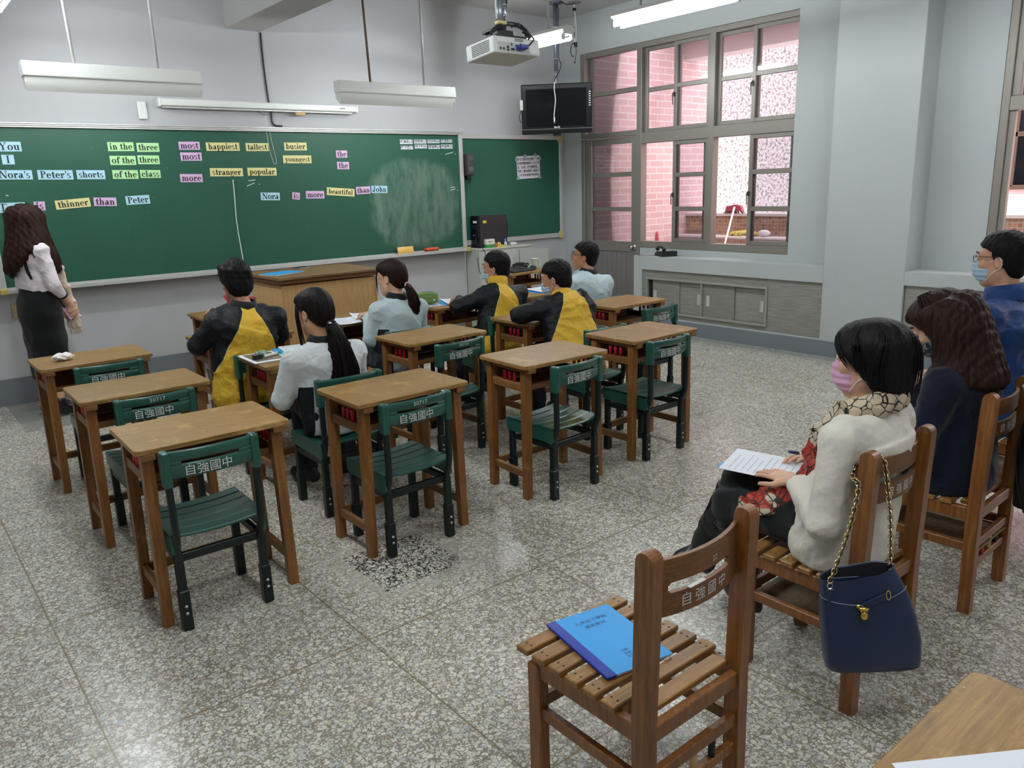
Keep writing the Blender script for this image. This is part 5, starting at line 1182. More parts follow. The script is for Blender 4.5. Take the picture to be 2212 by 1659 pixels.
# ------------------------------------------------------------------ figure modelling: signed distance fields, meshed with surface nets
A3 = lambda *p: np.array(p, np.float64)
def unit(v): v = np.asarray(v, float); return v/max(1e-9, np.linalg.norm(v))
class Sdf:
    def __init__(s, lo, hi, h):
        s.lo = np.array(lo, np.float64); s.h = h; s.n = np.ceil((np.array(hi)-s.lo)/h).astype(int)+1
        s.f = np.full(tuple(s.n), .5, np.float32)
    def win(s, lo, hi):
        a = np.clip(np.floor((np.array(lo)-s.lo)/s.h).astype(int), 0, s.n); b = np.clip(np.ceil((np.array(hi)-s.lo)/s.h).astype(int)+1, 0, s.n)
        g = [(s.lo[i]+s.h*np.arange(a[i], b[i])).astype(np.float32) for i in range(3)]
        return tuple(slice(a[i], b[i]) for i in range(3)), g[0][:, None, None], g[1][None, :, None], g[2][None, None, :]
    def uni(s, sl, d, k):
        f = s.f[sl]
        if k <= 0: np.minimum(f, d, out=f); return
        h = np.clip(.5+.5*(f-d)/k, 0, 1); s.f[sl] = f*(1-h)+d*h-k*h*(1-h)
    def sub(s, sl, d, k):
        f = s.f[sl]; h = np.clip(.5-.5*(f+d)/max(k, 1e-6), 0, 1); s.f[sl] = f*(1-h)-d*h+k*h*(1-h)
    def cap(s, a, b, ra, rb=None, k=.02, cut=False):
        a, b = np.asarray(a, float), np.asarray(b, float); rb = ra if rb is None else rb; R = max(ra, rb)+k+2*s.h
        sl, X, Y, Z = s.win(np.minimum(a, b)-R, np.maximum(a, b)+R)
        ab = b-a; L2 = max(1e-9, ab @ ab); px, py, pz = X-a[0], Y-a[1], Z-a[2]
        t = np.clip((px*ab[0]+py*ab[1]+pz*ab[2])/L2, 0, 1)
        d = np.sqrt((px-t*ab[0])**2+(py-t*ab[1])**2+(pz-t*ab[2])**2)-(ra+(rb-ra)*t)
        (s.sub if cut else s.uni)(sl, d, k)
    def ell(s, c, r, k=.02, R=None, cut=False):
        c = np.asarray(c, float); r = np.asarray(r, float); m = r.max()+k+2*s.h; sl, X, Y, Z = s.win(c-m, c+m); P = (X-c[0], Y-c[1], Z-c[2])
        if R is not None: P = tuple(P[0]*R[0, i]+P[1]*R[1, i]+P[2]*R[2, i] for i in range(3))
        q = np.sqrt((P[0]/r[0])**2+(P[1]/r[1])**2+(P[2]/r[2])**2); g = np.sqrt((P[0]/r[0]**2)**2+(P[1]/r[1]**2)**2+(P[2]/r[2]**2)**2)
        d = q*(q-1)/np.maximum(g, 1e-6); (s.sub if cut else s.uni)(sl, d.astype(np.float32), k)
    def seg(s, a, b, ra, rb, side=(1, 0, 0), k=.03):
        """tapered segment with elliptical section; ra, rb = (half width along side, half depth)"""
        a, b = np.asarray(a, float), np.asarray(b, float); L = np.linalg.norm(b-a); w = (b-a)/L; u = unit(np.asarray(side, float)-w*(np.dot(side, w))); v = np.cross(w, u)
        R = max(*ra, *rb)+k+2*s.h; sl, X, Y, Z = s.win(np.minimum(a, b)-R, np.maximum(a, b)+R); px, py, pz = X-a[0], Y-a[1], Z-a[2]
        t = px*w[0]+py*w[1]+pz*w[2]; tc = np.clip(t, 0, L); q = tc/L; e = t-tc; rx = ra[0]+(rb[0]-ra[0])*q; ry = ra[1]+(rb[1]-ra[1])*q
        U = (px*u[0]+py*u[1]+pz*u[2])/rx; V = (px*v[0]+py*v[1]+pz*v[2])/ry; E = e/ry
        d = (np.sqrt(U*U+V*V+E*E)-1)*np.minimum(rx, ry); s.uni(sl, d, k)
    def chain(s, pts, k=.03, side=(1, 0, 0)):
        for (p, r), (q, t) in zip(pts[:-1], pts[1:]):
            if np.isscalar(r): s.cap(p, q, r, t, k)
            else: s.seg(p, q, r, t, side, k)
    def clip(s, c, n, k=.004):
        """keep the side where (p-c).n < 0"""
        n = unit(n); sl, X, Y, Z = s.win(s.lo, s.lo+s.h*s.n); d = (X-c[0])*n[0]+(Y-c[1])*n[1]+(Z-c[2])*n[2]; s.f = np.maximum(s.f, d.astype(np.float32))
    def grid(s): return s.win(s.lo, s.lo+s.h*(s.n-1))[1:]
    def mesh(s):
        f = s.f; ins = f < 0
        w = np.argwhere(ins)
        if len(w) == 0: return np.zeros((0, 3)), np.zeros((0, 4), int)
        a = np.maximum(w.min(0)-2, 0); b = np.minimum(w.max(0)+3, s.n); f = f[a[0]:b[0], a[1]:b[1], a[2]:b[2]]; f = np.pad(f, 1, constant_values=.5); ins = f < 0; lo = s.lo+(a-1)*s.h
        n = np.array(f.shape)-1; c = np.zeros(tuple(n), np.uint8); off = [(i, j, k) for i in (0, 1) for j in (0, 1) for k in (0, 1)]
        for o in off: c += ins[o[0]:o[0]+n[0], o[1]:o[1]+n[1], o[2]:o[2]+n[2]]
        act = (c > 0) & (c < 8); ii = np.argwhere(act); idx = np.full(tuple(n), -1, np.int32); idx[act] = np.arange(len(ii))
        pos = np.zeros((len(ii), 3)); cnt = np.zeros(len(ii)); val = {o: f[ii[:, 0]+o[0], ii[:, 1]+o[1], ii[:, 2]+o[2]] for o in off}
        for p in off:
            for q in off:
                dq = np.array(q)-np.array(p)
                if dq.sum() != 1 or (dq < 0).any(): continue
                fa, fb = val[p], val[q]; m = (fa < 0) != (fb < 0); t = np.where(m, fa/np.where(m, fa-fb, 1), 0)
                pos += m[:, None]*(np.array(p)+t[:, None]*dq); cnt += m
        V = lo+s.h*(ii+pos/cnt[:, None]); F = []
        for ax in range(3):
            u, v = [(1, 2), (2, 0), (0, 1)][ax]
            A = [slice(None)]*3; B = [slice(None)]*3; A[ax] = slice(0, -1); B[ax] = slice(1, None)
            a_, b_ = ins[tuple(A)], ins[tuple(B)]; e = np.argwhere(a_ != b_); e = e[(e[:, u] > 0) & (e[:, v] > 0) & (e[:, u] < n[u]) & (e[:, v] < n[v])]
            fl = a_[tuple(e.T)]; du = np.zeros(3, int); du[u] = 1; dv = np.zeros(3, int); dv[v] = 1
            q = np.stack([idx[tuple((e-du-dv).T)], idx[tuple((e-dv).T)], idx[tuple(e.T)], idx[tuple((e-du).T)]], 1); q[~fl] = q[~fl][:, ::-1]; F.append(q)
        F = np.concatenate(F); F = F[(F >= 0).all(1)]; return V, F
def vnormals(V, F):
    n = np.cross(V[F[:, 2]]-V[F[:, 0]], V[F[:, 3]]-V[F[:, 1]]); N = np.zeros_like(V)
    for i in range(4): np.add.at(N, F[:, i], n)
    return N/np.maximum(np.linalg.norm(N, axis=1), 1e-12)[:, None]
def wav(P, freq, seed, n=6, aniso=(1, 1, 1)):
    """smooth pseudo-noise, about -1..1"""
    r = np.random.RandomState(seed); s = np.zeros(len(P))
    for i in range(n): k = unit(r.randn(3)*np.array(aniso))*freq*r.uniform(.6, 1.6); s += np.sin(P @ k+r.uniform(0, 6.28))
    return s/n**.5*.8
def wrinkle(V, F, amp, freq, seed, aniso=(1, 1, 1)):
    w = wav(V+.02*np.stack([wav(V, freq*.5, seed+i) for i in range(3)], 1), freq, seed+9, 6, aniso); w = 1-np.abs(w)*2
    return V+vnormals(V, F)*(amp*w)[:, None]
def seg_d(V, a, b):
    a, b = np.asarray(a, float), np.asarray(b, float); ab = b-a; t = np.clip((V-a) @ ab/max(1e-9, ab @ ab), 0, 1); return np.linalg.norm(V-a-t[:, None]*ab, axis=1)
def headR(yaw, pitch, roll=0):
    y, p, r = [math.radians(v) for v in (yaw, pitch, roll)]
    Rz = np.array([[math.cos(y), -math.sin(y), 0], [math.sin(y), math.cos(y), 0], [0, 0, 1]]); Rx = np.array([[1, 0, 0], [0, math.cos(p), -math.sin(p)], [0, math.sin(p), math.cos(p)]]); Ry = np.array([[math.cos(r), 0, math.sin(r)], [0, 1, 0], [-math.sin(r), 0, math.cos(r)]])
    return Rz @ Rx @ Ry
def add_head(S, C, R, sc=1.0, female=False):
    T = lambda *p: C+R @ (np.array(p)*sc); E = lambda c, r, k=.015, cut=False: S.ell(T(*c), np.array(r)*sc, k, R, cut)
    E((0, -.012, .036), (.076, .095, .083), .02); E((0, .028, -.03), (.060, .068, .082), .03)
    j = .9 if female else 1.0
    S.cap(T(0, .058, -.098), T(0, .05, -.09), .026*sc*j, k=.03)
    for s in (-1, 1):
        S.cap(T(s*.050, .0, -.055), T(s*.016, .058, -.095), .020*sc, .02*sc, .03); E((s*.038, .066, -.022), (.022, .02, .018), .02)
        S.cap(T(s*.012, .089, .030), T(s*.045, .074, .030), .010*sc, .009*sc, .015); E((s*.031, .100, .012), (.017, .016, .012), .012, True)
        E((s*.012, .100, -.033), (.0085, .010, .0075), .008)
        E((s*.076, -.010, -.006), (.009, .020, .031), .008); E((s*.083, -.006, -.004), (.006, .011, .018), .006, True)
    S.cap(T(0, .090, .016), T(0, .109, -.026), .0075*sc, .0115*sc, .012)
    S.cap(T(-.018, .088, -.060), T(.018, .088, -.060), .0065*sc, k=.008); S.cap(T(-.014, .087, -.070), T(.014, .087, -.070), .0075*sc, k=.008)
    for s in (-1, 1): S.ell(T(s*.031, .085, .012), np.array((.0125, .0125, .0125))*sc, .002, R)
def add_hand(S, w, fd, pn, side, curl=.4, sc=1.0, spread=.06, thumb=.5):
    """w wrist, fd finger direction, pn palm normal, side = +1 when the thumb lies along cross(fd, pn)"""
    f = unit(fd); n = unit(np.asarray(pn)-f*np.dot(pn, f)); t = np.cross(f, n)*side; w = np.asarray(w, float)
    S.seg(w-f*.01*sc, w+f*.045*sc, (.025*sc, .018*sc), (.036*sc, .014*sc), t, .012); S.seg(w+f*.045*sc, w+f*.085*sc, (.038*sc, .014*sc), (.039*sc, .011*sc), t, .01)
    for off, b, ln, r in ((.029, .083, .070, .0085), (.0095, .089, .079, .0088), (-.0100, .086, .073, .0084), (-.0285, .076, .058, .0074)):
        p = w+f*b*sc+t*off*sc; a = 0; L = ln*sc
        for i, (fr, da) in enumerate(((.45, .75), (.31, 1.0), (.24, .7))):
            a += curl*da; d = unit(f*math.cos(a)+n*math.sin(a)+t*off*spread*20*math.cos(a)); q = p+d*L*fr; S.cap(p, q, r*sc*(1-.1*i), r*sc*(.92-.1*i), .0035); p = q
    p = w+f*.022*sc+t*.026*sc; d = unit(f*.6+t*(.9-thumb*.4)+n*thumb); q = p+d*.042*sc; S.cap(p, q, .0125*sc, .010*sc, .01); d2 = unit(f*.95+t*.25+n*thumb*.9); S.cap(q, q+d2*.030*sc, .0098*sc, .0085*sc, .004); S.cap(q+d2*.03*sc, q+d2*.05*sc, .0085*sc, .0075*sc, .003)
SKIN_A = skin('warm skin', '#c79a7c'); SKIN_B = skin('light skin', '#d3aa8e'); SKIN_C = skin('tan skin', '#b78564')
EYE = plain('eye white', '#dedbd6', .2); IRIS = plain('dark iris', '#1d120c', .15)
H_BLACK = hair_mat('black hair', '#0c0b0d', '#1c191a'); H_SOFT = hair_mat('black hair sheen', '#0e0c0c', '#221b19', 150, 6, .33); H_BROWN = hair_mat('brown hair', '#1a0f0c', '#3a231b', 150, 9, .4); H_DBROWN = hair_mat('dark brown hair', '#150d0c', '#2f1b16', 150, 7, .38)
def hair_local(style, seed=1):
    """hair cap in head space"""
    S = Sdf((-.15, -.17, -.19), (.15, .16, .18), .0055); X, Y, Z = S.grid(); az = np.abs(X)
    if style == 'short':
        S.ell((0, -.014, .046), (.086, .108, .092), .02); S.ell((0, -.052, -.02), (.073, .056, .075), .03)
        zz = [-.2, -.075, -.06, -.035, -.02, .0, .04, .055, .07, .082, .2]; hh = [-.055, -.05, -.04, -.032, .005, .014, .02, .045, .09, .16, .2]
    elif style == 'fluffy':
        S.ell((0, -.012, .05), (.096, .117, .100), .02); S.ell((0, -.058, -.015), (.082, .06, .082), .03)
        zz = [-.2, -.075, -.06, -.035, -.02, .0, .04, .055, .07, .082, .2]; hh = [-.055, -.05, -.04, -.03, .008, .018, .03, .06, .11, .17, .2]
    elif style == 'bob':
        S.ell((0, -.016, .040), (.098, .118, .096), .02); S.ell((0, -.05, -.045), (.090, .075, .075), .04); S.ell((0, .045, .055), (.083, .06, .06), .03)
        for s in (-1, 1): S.cap((s*.082, .025, .03), (s*.082, -.005, -.03), .018, .012, .03)
        zz = [-.2, -.085, -.07, -.05, -.035, -.015, .0, .03, .05, .075, .09, .2]; hh = [-.05, -.035, -.025, -.016, -.006, .008, .022, .050, .075, .105, .17, .2]
    elif style == 'pony':
        S.ell((0, -.014, .042), (.083, .106, .092), .02); S.ell((0, -.060, -.01), (.070, .056, .07), .03); S.ell((0, .05, .075), (.066, .05, .035), .03)
        zz = [-.2, -.085, -.06, -.035, -.015, .0, .03, .05, .075, .088, .2]; hh = [-.075, -.065, -.05, -.032, -.005, .006, .03, .055, .10, .16, .2]
    else:   # 'long'
        S.ell((0, -.014, .042), (.092, .112, .097), .02); S.ell((0, -.055, -.03), (.094, .075, .10), .04); S.ell((0, .045, .06), (.082, .06, .05), .03)
        for s in (-1, 1): S.cap((s*.078, .03, .05), (s*.086, .0, -.11), .028, .03, .03)
        zz = [-.2, -.085, -.03, .0, .03, .05, .07, .085, .2]; hh = [.03, .03, .034, .042, .058, .075, .105, .16, .2]
    cutp = np.interp(Z, zz, hh).astype(np.float32); S.f = np.maximum(S.f, (Y-cutp)*.75)
    S.f = np.maximum(S.f, (-.13 if style == 'long' else (-.112 if style == 'bob' else -.094))-Z)
    V, F = S.mesh(); N = vnormals(V, F)
    if style in ('short', 'fluffy'):
        big = 1.0 if style == 'fluffy' else .5; up = np.clip((V[:, 2]+.02)/.1, 0, 1)
        a = np.arctan2(V[:, 0], -V[:, 1]); d = wav(V, 190, seed, 7)*.0032*big*(0.4+up)+wav(V, 80, seed+3, 5)*.0045*big*up; V = V+N*d[:, None]; V[:, 2] -= .0
    else:
        a = np.arctan2(V[:, 0], -V[:, 1]); g = np.zeros(len(V)); r = np.random.RandomState(seed)
        for k in (17, 29, 43, 61, 90): g += np.sin(a*k+r.uniform(0, 6)+V[:, 2]*r.uniform(-20, 20))/5
        V = V+N*(g*.0030*np.clip((np.hypot(V[:, 0], V[:, 1]+.01)-.02)/.05, 0, 1))[:, None]
    return V, F
def strands(guides, n, spread, r0, seed, taper=True, wave=0.0, sides=4):
    """thin tapering locks following guide polylines (lists of points with local radius)"""
    rnd = np.random.RandomState(seed); VV = []; FF = []; o = 0
    for i in range(n):
        g, rad = guides[rnd.randint(len(guides))]; g = np.asarray(g, float); m = len(g); ang = rnd.uniform(0, 6.28); q = rnd.uniform(.75, 1.06)**.5
        d0 = unit(g[-1]-g[0]); u = unit(np.cross(d0, A3(.31, .87, .2))); v = np.cross(d0, u); end = rnd.uniform(.75, 1.05)
        ts = np.linspace(0, min(1, end), 9)*(m-1); P = np.stack([np.interp(ts, np.arange(m), g[:, k]) for k in range(3)], 1); R = np.interp(ts, np.arange(m), rad)*q*spread
        ph_ = rnd.uniform(0, 6.28); aa = ang+wave*np.sin(ts/(m-1)*9+ph_); P = P+u*(np.cos(aa)*R)[:, None]+v*(np.sin(aa)*R)[:, None]+wave*.012*np.sin(ts/(m-1)*11+ph_)[:, None]*u
        w = r0*rnd.uniform(.6, 1.3)*np.interp(np.linspace(0, 1, 9), [0, .15, .6, 1], [.5, 1, .9, .12] if taper else [1, 1, 1, 1])
        for k in range(9):
            d = unit(P[min(k+1, 8)]-P[max(k-1, 0)]); a = unit(np.cross(d, A3(.2, .3, .93) if abs(d[2]) < .9 else A3(.9, .3, 0))); b = np.cross(d, a)
            for j in range(sides): t = 2*PI*j/sides; VV.append(P[k]+a*math.cos(t)*w[k]+b*math.sin(t)*w[k])
        for k in range(8):
            for j in range(sides): FF.append((o+k*sides+j, o+k*sides+(j+1) % sides, o+(k+1)*sides+(j+1) % sides, o+(k+1)*sides+j))
        o += 9*sides
    return np.array(VV), np.array(FF)
def join(*ms):
    V = []; F = []; o = 0
    for v, f in ms:
        if len(v): V.append(v); F.append(f+o); o += len(v)
    return np.concatenate(V), np.concatenate(F)
# ------------------------------------------------------------------ people
def collar(parent, c, n, r0, r1, h, mat, name='collar', thick=.010, gap=.0, front=(0, 1, 0), dip=.0):
    """fabric band round the neck: c centre of its base, n its axis; gap opens it at the front"""
    n = Vector(n).normalized(); f = Vector(front); f = (f-n*f.dot(n)).normalized(); s = f.cross(n); N = 36; P = []
    for prof in ((r0, 0), (r0-.004, h*.5), (r1, h), (r1-thick, h), (r0-thick-.004, h*.5), (r0-thick, 0)):
        row = []
        for k in range(N+1):
            a = PI/2+gap+(2*PI-2*gap)*k/N; w = 1+.03*math.sin(3*a)
            p = Vector(c)+s*(prof[0]*1.04*math.cos(a)*w)+f*(prof[0]*.98*math.sin(a)*w)+n*(prof[1]-dip*(.5+.5*math.sin(a)))
            row.append(tuple(p))
        P.append(row)
    P.append(P[0]); m = MB(); m.grid(P, 0, True)
    for k in (0, N): m.add([P[i][k] for i in range(6)], [tuple(range(6))])
    return m.build(name, mat, parent)
def shoe(parent, an, toe, mat, tall=0.0, name='shoe', sole=None):
    an, toe = A3(*an), A3(*toe); d = unit(toe-an); h = unit(A3(toe[0]-an[0], toe[1]-an[1], 0)); heel = an-h*.045; heel[2] = toe[2]+(an[2]-toe[2])*.35
    S = Sdf(np.minimum(an, toe)-.14, np.maximum(an, toe)+.14+A3(0, 0, tall), .006)
    S.cap(heel, toe-h*.02, .036, .036, .03); S.cap(an, toe-h*.06, .040, .034, .03); S.cap(toe-h*.05, toe+h*.0, .038, .030, .02); S.cap(an, an+A3(0, 0, .03), .042, .043, .02)
    z0 = min(heel[2], toe[2])-.034; S.clip((0, 0, z0), (0, 0, -1)) if abs(an[2]-toe[2]) < .09 else None
    V, F = S.mesh(); return np_obj(name, V, F, mat, parent)
def mask_part(parent, C, R, mat, loop, sc=1.0):
    S = Sdf((-.09, -.02, -.13), (.09, .16, .04), .0045); S.ell((0, .050, -.055), (.062, .066, .058), .0); S.ell((0, .07, -.03), (.035, .054, .045), .03); X, Y, Z = S.grid()
    S.f = np.maximum(S.f, (.030-Y+np.abs(X)*.0)); S.f = np.maximum(S.f, Z-.012-.0*X); S.f = np.maximum(S.f, -.112-Z); V, F = S.mesh(); V = V+vnormals(V, F)*(.0018*np.sin(V[:, 2]*260))[:, None]
    o = np_obj('face_mask', C+(V*sc) @ R.T, F, mat, parent); m = MB(); T = lambda *p: tuple(C+R @ (np.array(p)*sc))
    for s in (-1, 1):
        m.tube(smooth_path([T(s*.060, .040, -.005), T(s*.070, .015, .0), T(s*.080, -.012, .014), T(s*.081, -.028, .0)], 5), .0017, 5); m.tube(smooth_path([T(s*.048, .052, -.098), T(s*.070, .015, -.055), T(s*.080, -.018, -.034), T(s*.081, -.028, -.01)], 5), .0017, 5)
    m.build('ear_loop', loop, o); return o
def glasses_part(parent, C, R, mat, round_=True, sc=1.0):
    T = lambda *p: tuple(C+R @ (np.array(p)*sc)); m = MB()
    for s in (-1, 1):
        rx, rz = (.024, .022) if round_ else (.026, .017); m.tube([T(s*.033+rx*math.cos(a), .106-abs(rx*math.cos(a)*s+.0)*.15, .010+rz*math.sin(a)) for a in [2*PI*k/20 for k in range(20)]], .0016*sc, 6, closed=True)
        m.tube(smooth_path([T(s*.057, .103, .018), T(s*.074, .06, .020), T(s*.080, .0, .018), T(s*.080, -.022, .0)], 5), .0016*sc, 6)
    m.tube(smooth_path([T(-.009, .108, .014), T(0, .112, .017), T(.009, .108, .014)], 4), .0014*sc, 5); return m.build('glasses', mat, parent)
def lens_part(parent, C, R, g):
    m = MB()
    for s in (-1, 1): m.add([tuple(C+R @ A3(s*.033+.0225*math.cos(a), .1045, .010+.0205*math.sin(a))) for a in [2*PI*k/16 for k in range(16)]], [tuple(range(16))])
    m.build('lens', GLASS, g)
def person(name, label, xy, J, skinm, top, pants, hair, hairm, group=None, rz=0.0, female=False, h=.006, hands=None, ht=1.0, shoes=True, top_fn=None, sc=1.0, bulk=1.0, sleeve=.035, hair_extra=None, dy=0.0, pant_r=1.0, top_wr=.0026, under=None):
    if dy:
        for k in ('neck', 'head', 'shL', 'shR', 'elL', 'elR', 'wrL', 'wrR'): J[k] = (J[k][0], J[k][1]-dy, J[k][2])
        xy = (xy[0], xy[1]+dy)
    t = thing('person', label, 'person', (xy[0], xy[1], 0), rz, group)
    for k in list(J): 
        if k not in ('yaw', 'pitch', 'roll'): J[k] = A3(*J[k])
    C = J['head']; R = headR(J.get('yaw', 0), J.get('pitch', 0), J.get('roll', 0)); nk = J['neck']; hip = J['hip']; side = unit(J['shR']-J['shL']); mid = (J['shL']+J['shR'])/2; up = unit(nk-hip); fwd = np.cross(up, side)
    pts = np.array([v for k, v in J.items() if k not in ('yaw', 'pitch', 'roll')]); lo, hi = pts.min(0)-.2, pts.max(0)+.2; hi[2] = max(hi[2], C[2]+.16); lo[2] = min(lo[2], .0)-.01
    chest = mid*.55+(hip+(nk-hip)*.62)*.45-fwd*.005; belly = hip+(nk-hip)*.32
    # skin body, one surface
    S = Sdf(lo, hi, h); add_head(S, C, R, sc, female); nr = .046 if female else .052
    S.cap(nk-up*.03, C+R @ A3(0, -.022, -.055), nr+.006, nr, .035)
    S.chain([(hip, (.125, .085)), (belly, (.12, .08)), (chest, (.135, .085)), (mid-up*.01, (.10, .05))], .04, side); S.cap(J['shL'], J['shR'], .042, k=.03); S.cap(nk-up*.02, mid, .05, .06, .04)
    for s in 'LR':
        S.cap(J['sh'+s], J['el'+s], .042, .034, .02); S.cap(J['el'+s], J['wr'+s], .034, .0225 if female else .025, .02)
        S.cap(hip+side*(.085 if s == 'R' else -.085), J['kn'+s], .066, .048, .02); S.cap(J['kn'+s], J['an'+s], .046, .032, .02); S.cap(J['an'+s], J['toe'+s], .030, .026, .02)
        hd = (hands or {}).get(s); d = J['wr'+s]-J['el'+s]
        if hd is None: hd = dict(fd=(d[0]*.4, abs(d[1])+.05, -.02), pn=(0, 0, -1), curl=.25)
        hs = (-1 if s == 'L' else 1)*(1); add_hand(S, J['wr'+s], hd['fd'], hd['pn'], hd.get('side', -1 if s == 'R' else 1), hd.get('curl', .3), .95 if female else 1.02, hd.get('spread', .06), hd.get('thumb', .5))
    V, F = S.mesh(); L = (V-C) @ R/sc
    pat = np.where((np.abs(L[:, 0]) < .024-.0*L[:, 2]) & (L[:, 1] > .085) & (L[:, 2] < -.053) & (L[:, 2] > -.079), .5, 0.0)
    body = np_obj('body', V, F, skinm, t, pat)
    m = MB()
    for s in (-1, 1): m.ball(tuple(C+R @ (A3(s*.031, .0865, .012)*sc)), .0118*sc, 12); 
    e = m.build('eye', EYE, t); m = MB()
    for s in (-1, 1): m.ball(tuple(C+R @ (A3(s*.031, .0945, .012)*sc)), .0052*sc, 10)
    m.build('iris', IRIS, e); m = MB()
    for s in (-1, 1): m.tube(smooth_path([tuple(C+R @ (A3(*p)*sc)) for p in ((s*.014, .1015, .034), (s*.030, .0985, .040), (s*.050, .080, .034))], 4), [.002*sc]+[.0034*sc]*7+[.0012*sc], 5)
    m.build('eyebrow', hairm, t)
    # upper garment
    S = Sdf(lo-.03, hi+.03, max(h, .0065)); b = bulk
    S.chain([(hip-up*.05+fwd*.0, (.168*b, .118*b)), (belly, (.158*b, .112*b)), (chest, (.172*b, .118*b)), (mid-up*.03, (.135*b, .078*b))], .04, side); S.cap(J['shL'], J['shR'], .055*b, k=.04); S.cap(nk-up*.03, mid, .060, .066, .05)
    arms = []
    for s in 'LR':
        a, e_, w = J['sh'+s], J['el'+s], J['wr'+s]; we = w-unit(w-e_)*sleeve; S.cap(a, e_, .060*b, .050*b, .03); S.cap(e_, we, .050*b, .036*b, .02); arms += [(a, e_), (e_, we)]
    if top_fn: top_fn(S, J, side, up, fwd, mid, chest, belly)
    if hip[2] < .7: S.clip((0, 0, hip[2]-.104), (0, 0, -1))
    V, F = S.mesh(); V = wrinkle(V, F, top_wr, 42, sum(map(ord, label)) % 97, (1, 1, 1.6)); V = wrinkle(V, F, top_wr*.35, 95, 5)
    rel = V-nk; U = rel @ side; W = rel @ up; D = rel @ fwd; da = np.min([seg_d(V, *q) for q in arms], 0); dt = np.minimum(seg_d(V, hip, chest)-.15*b, seg_d(V, chest, mid)-.15*b); pat = top[1](U, W, D, da-.05*b, dt, V) if top[1] else None
    g = np_obj(top[2] if len(top) > 2 else 'jacket', V, F, top[0], t, pat)
    # trousers
    if pants is not None:
        S = Sdf(lo, hi, max(h, .0075)); S.seg(hip-side*.07, hip+side*.07, (.092, .092), (.092, .092), up, .02); S.seg(hip+up*.02, hip+up*.08, (.145, .100), (.140, .095), side, .02)
        for s in 'LR':
            S.cap(hip+side*(.085 if s == 'R' else -.085), J['kn'+s], .084*pant_r, .064*pant_r, .02); S.cap(J['kn'+s], J['an'+s]+A3(0, 0, .03), .064*pant_r, .050*pant_r, .02)
        V, F = S.mesh(); V = wrinkle(V, F, .004, 45, 3); np_obj('trousers', V, F, pants, t)
    if shoes:
        for s in 'LR': shoe(t, J['an'+s], J['toe'+s], shoes)
    if hair:
        ms = [(lambda v, f: (C+(v*sc) @ R.T, f))(*hair_local(hair, sum(map(ord, name+label)) % 50))]
        if hair_extra: ms += hair_extra(C, R, J, side, up, fwd)
        V, F = join(*ms); np_obj('hair', V, F, hairm, t)
    return t, C, R, nk, up, fwd, side
def tail(pts, rads, n=110, r0=.0035, seed=3, grooves=True, wave=0.0, flat=.8):
    """bundle of hair: a fluted core and loose locks over it"""
    P = [A3(*p) for p in pts]; lo = np.min(P, 0)-max(rads)-.05; hi = np.max(P, 0)+max(rads)+.05; S = Sdf(lo, hi, .006)
    for i in range(len(P)-1): S.seg(P[i], P[i+1], (rads[i], rads[i]*flat), (rads[i+1], rads[i+1]*flat), (1, 0, 0), .015)
    V, F = S.mesh(); V = V+vnormals(V, F)*(.003*wav(V, 330, seed, 8, (1, 1, .06)))[:, None]
    sp = [tuple(p) for p in smooth_path([tuple(p) for p in P], 4)]; rr = np.interp(np.linspace(0, len(rads)-1, len(sp)), np.arange(len(rads)), rads)
    return [(V, F), strands([(sp, rr)], n, .98, r0, seed, wave=wave)]
def side_locks(C, R, ptss, n=26, spread=.010, r0=.0022, seed=4, wave=0.0):
    g = []
    for pts in ptss: 
        q = smooth_path([tuple(C+R @ A3(*p)) for p in pts], 4); g.append(([tuple(p) for p in q], np.linspace(spread*.5, spread, len(q))))
    return strands(g, n, 1.0, r0, seed, wave=wave)

YB = two_tone('yellow and black jacket', [(0.0, '#dab035'), (.4975, '#cdbf86'), (.503, '#0c0e13')], .55, .35)
NAVYP = fabric('navy track trousers', '#12151f', .7); BLK = fabric('black cloth', '#0e0f13', .75); SNK = plain('black trainer', '#15151a', .5); WSNK = plain('white trainer', '#c9c7c2', .6)
def raglan(w0, slope, reach=.40):
    def fn(U, W, D, da, dt, V):
        s = np.abs(U)-(w0+slope*np.maximum(0, -W-.02)); s = np.where(-W > reach, np.minimum(s, -.02), s); arm = (dt-da)*.6; s = np.where(da < dt-.01, np.maximum(s, np.minimum(arm, .05)), s); return np.clip(s, -.4, .4)
    return fn
def pe(under=.115, lowz=-.17):
    """white sports top with a dark panel down each flank"""
    def fn(U, W, D, da, dt, V): 
        s = np.minimum(np.abs(U)-under, lowz-W); s = np.minimum(s, (da-dt)*.7+.01); return np.clip(s, -.4, .4)
    return fn
PE_W = two_tone('white sports top', [(0.0, '#d6dcdc'), (.502, '#14161f')], .75, .3); PE_B = two_tone('pale blue sports top', [(0.0, '#bccdd1'), (.502, '#131620')], .75, .3); DCOL = fabric('dark collar cloth', '#0c0e13', .7)
YEL = fabric('yellow jacket cloth', '#d3a92f', .6); REDC = plain('red satin', '#b8324a', .35, var=.2, scale=60)
GR = 'people at the desks'
def legs(J, kx=.10, ky=.40, kz=.50, ay=.36, cx=0.0):
    for s, q in (('L', -1), ('R', 1)): J['kn'+s] = (q*kx+cx, ky, kz); J['an'+s] = (q*(kx+.01)+cx, ay, .085); J['toe'+s] = (q*(kx+.03)+cx, ay+.15, .045)
    return J

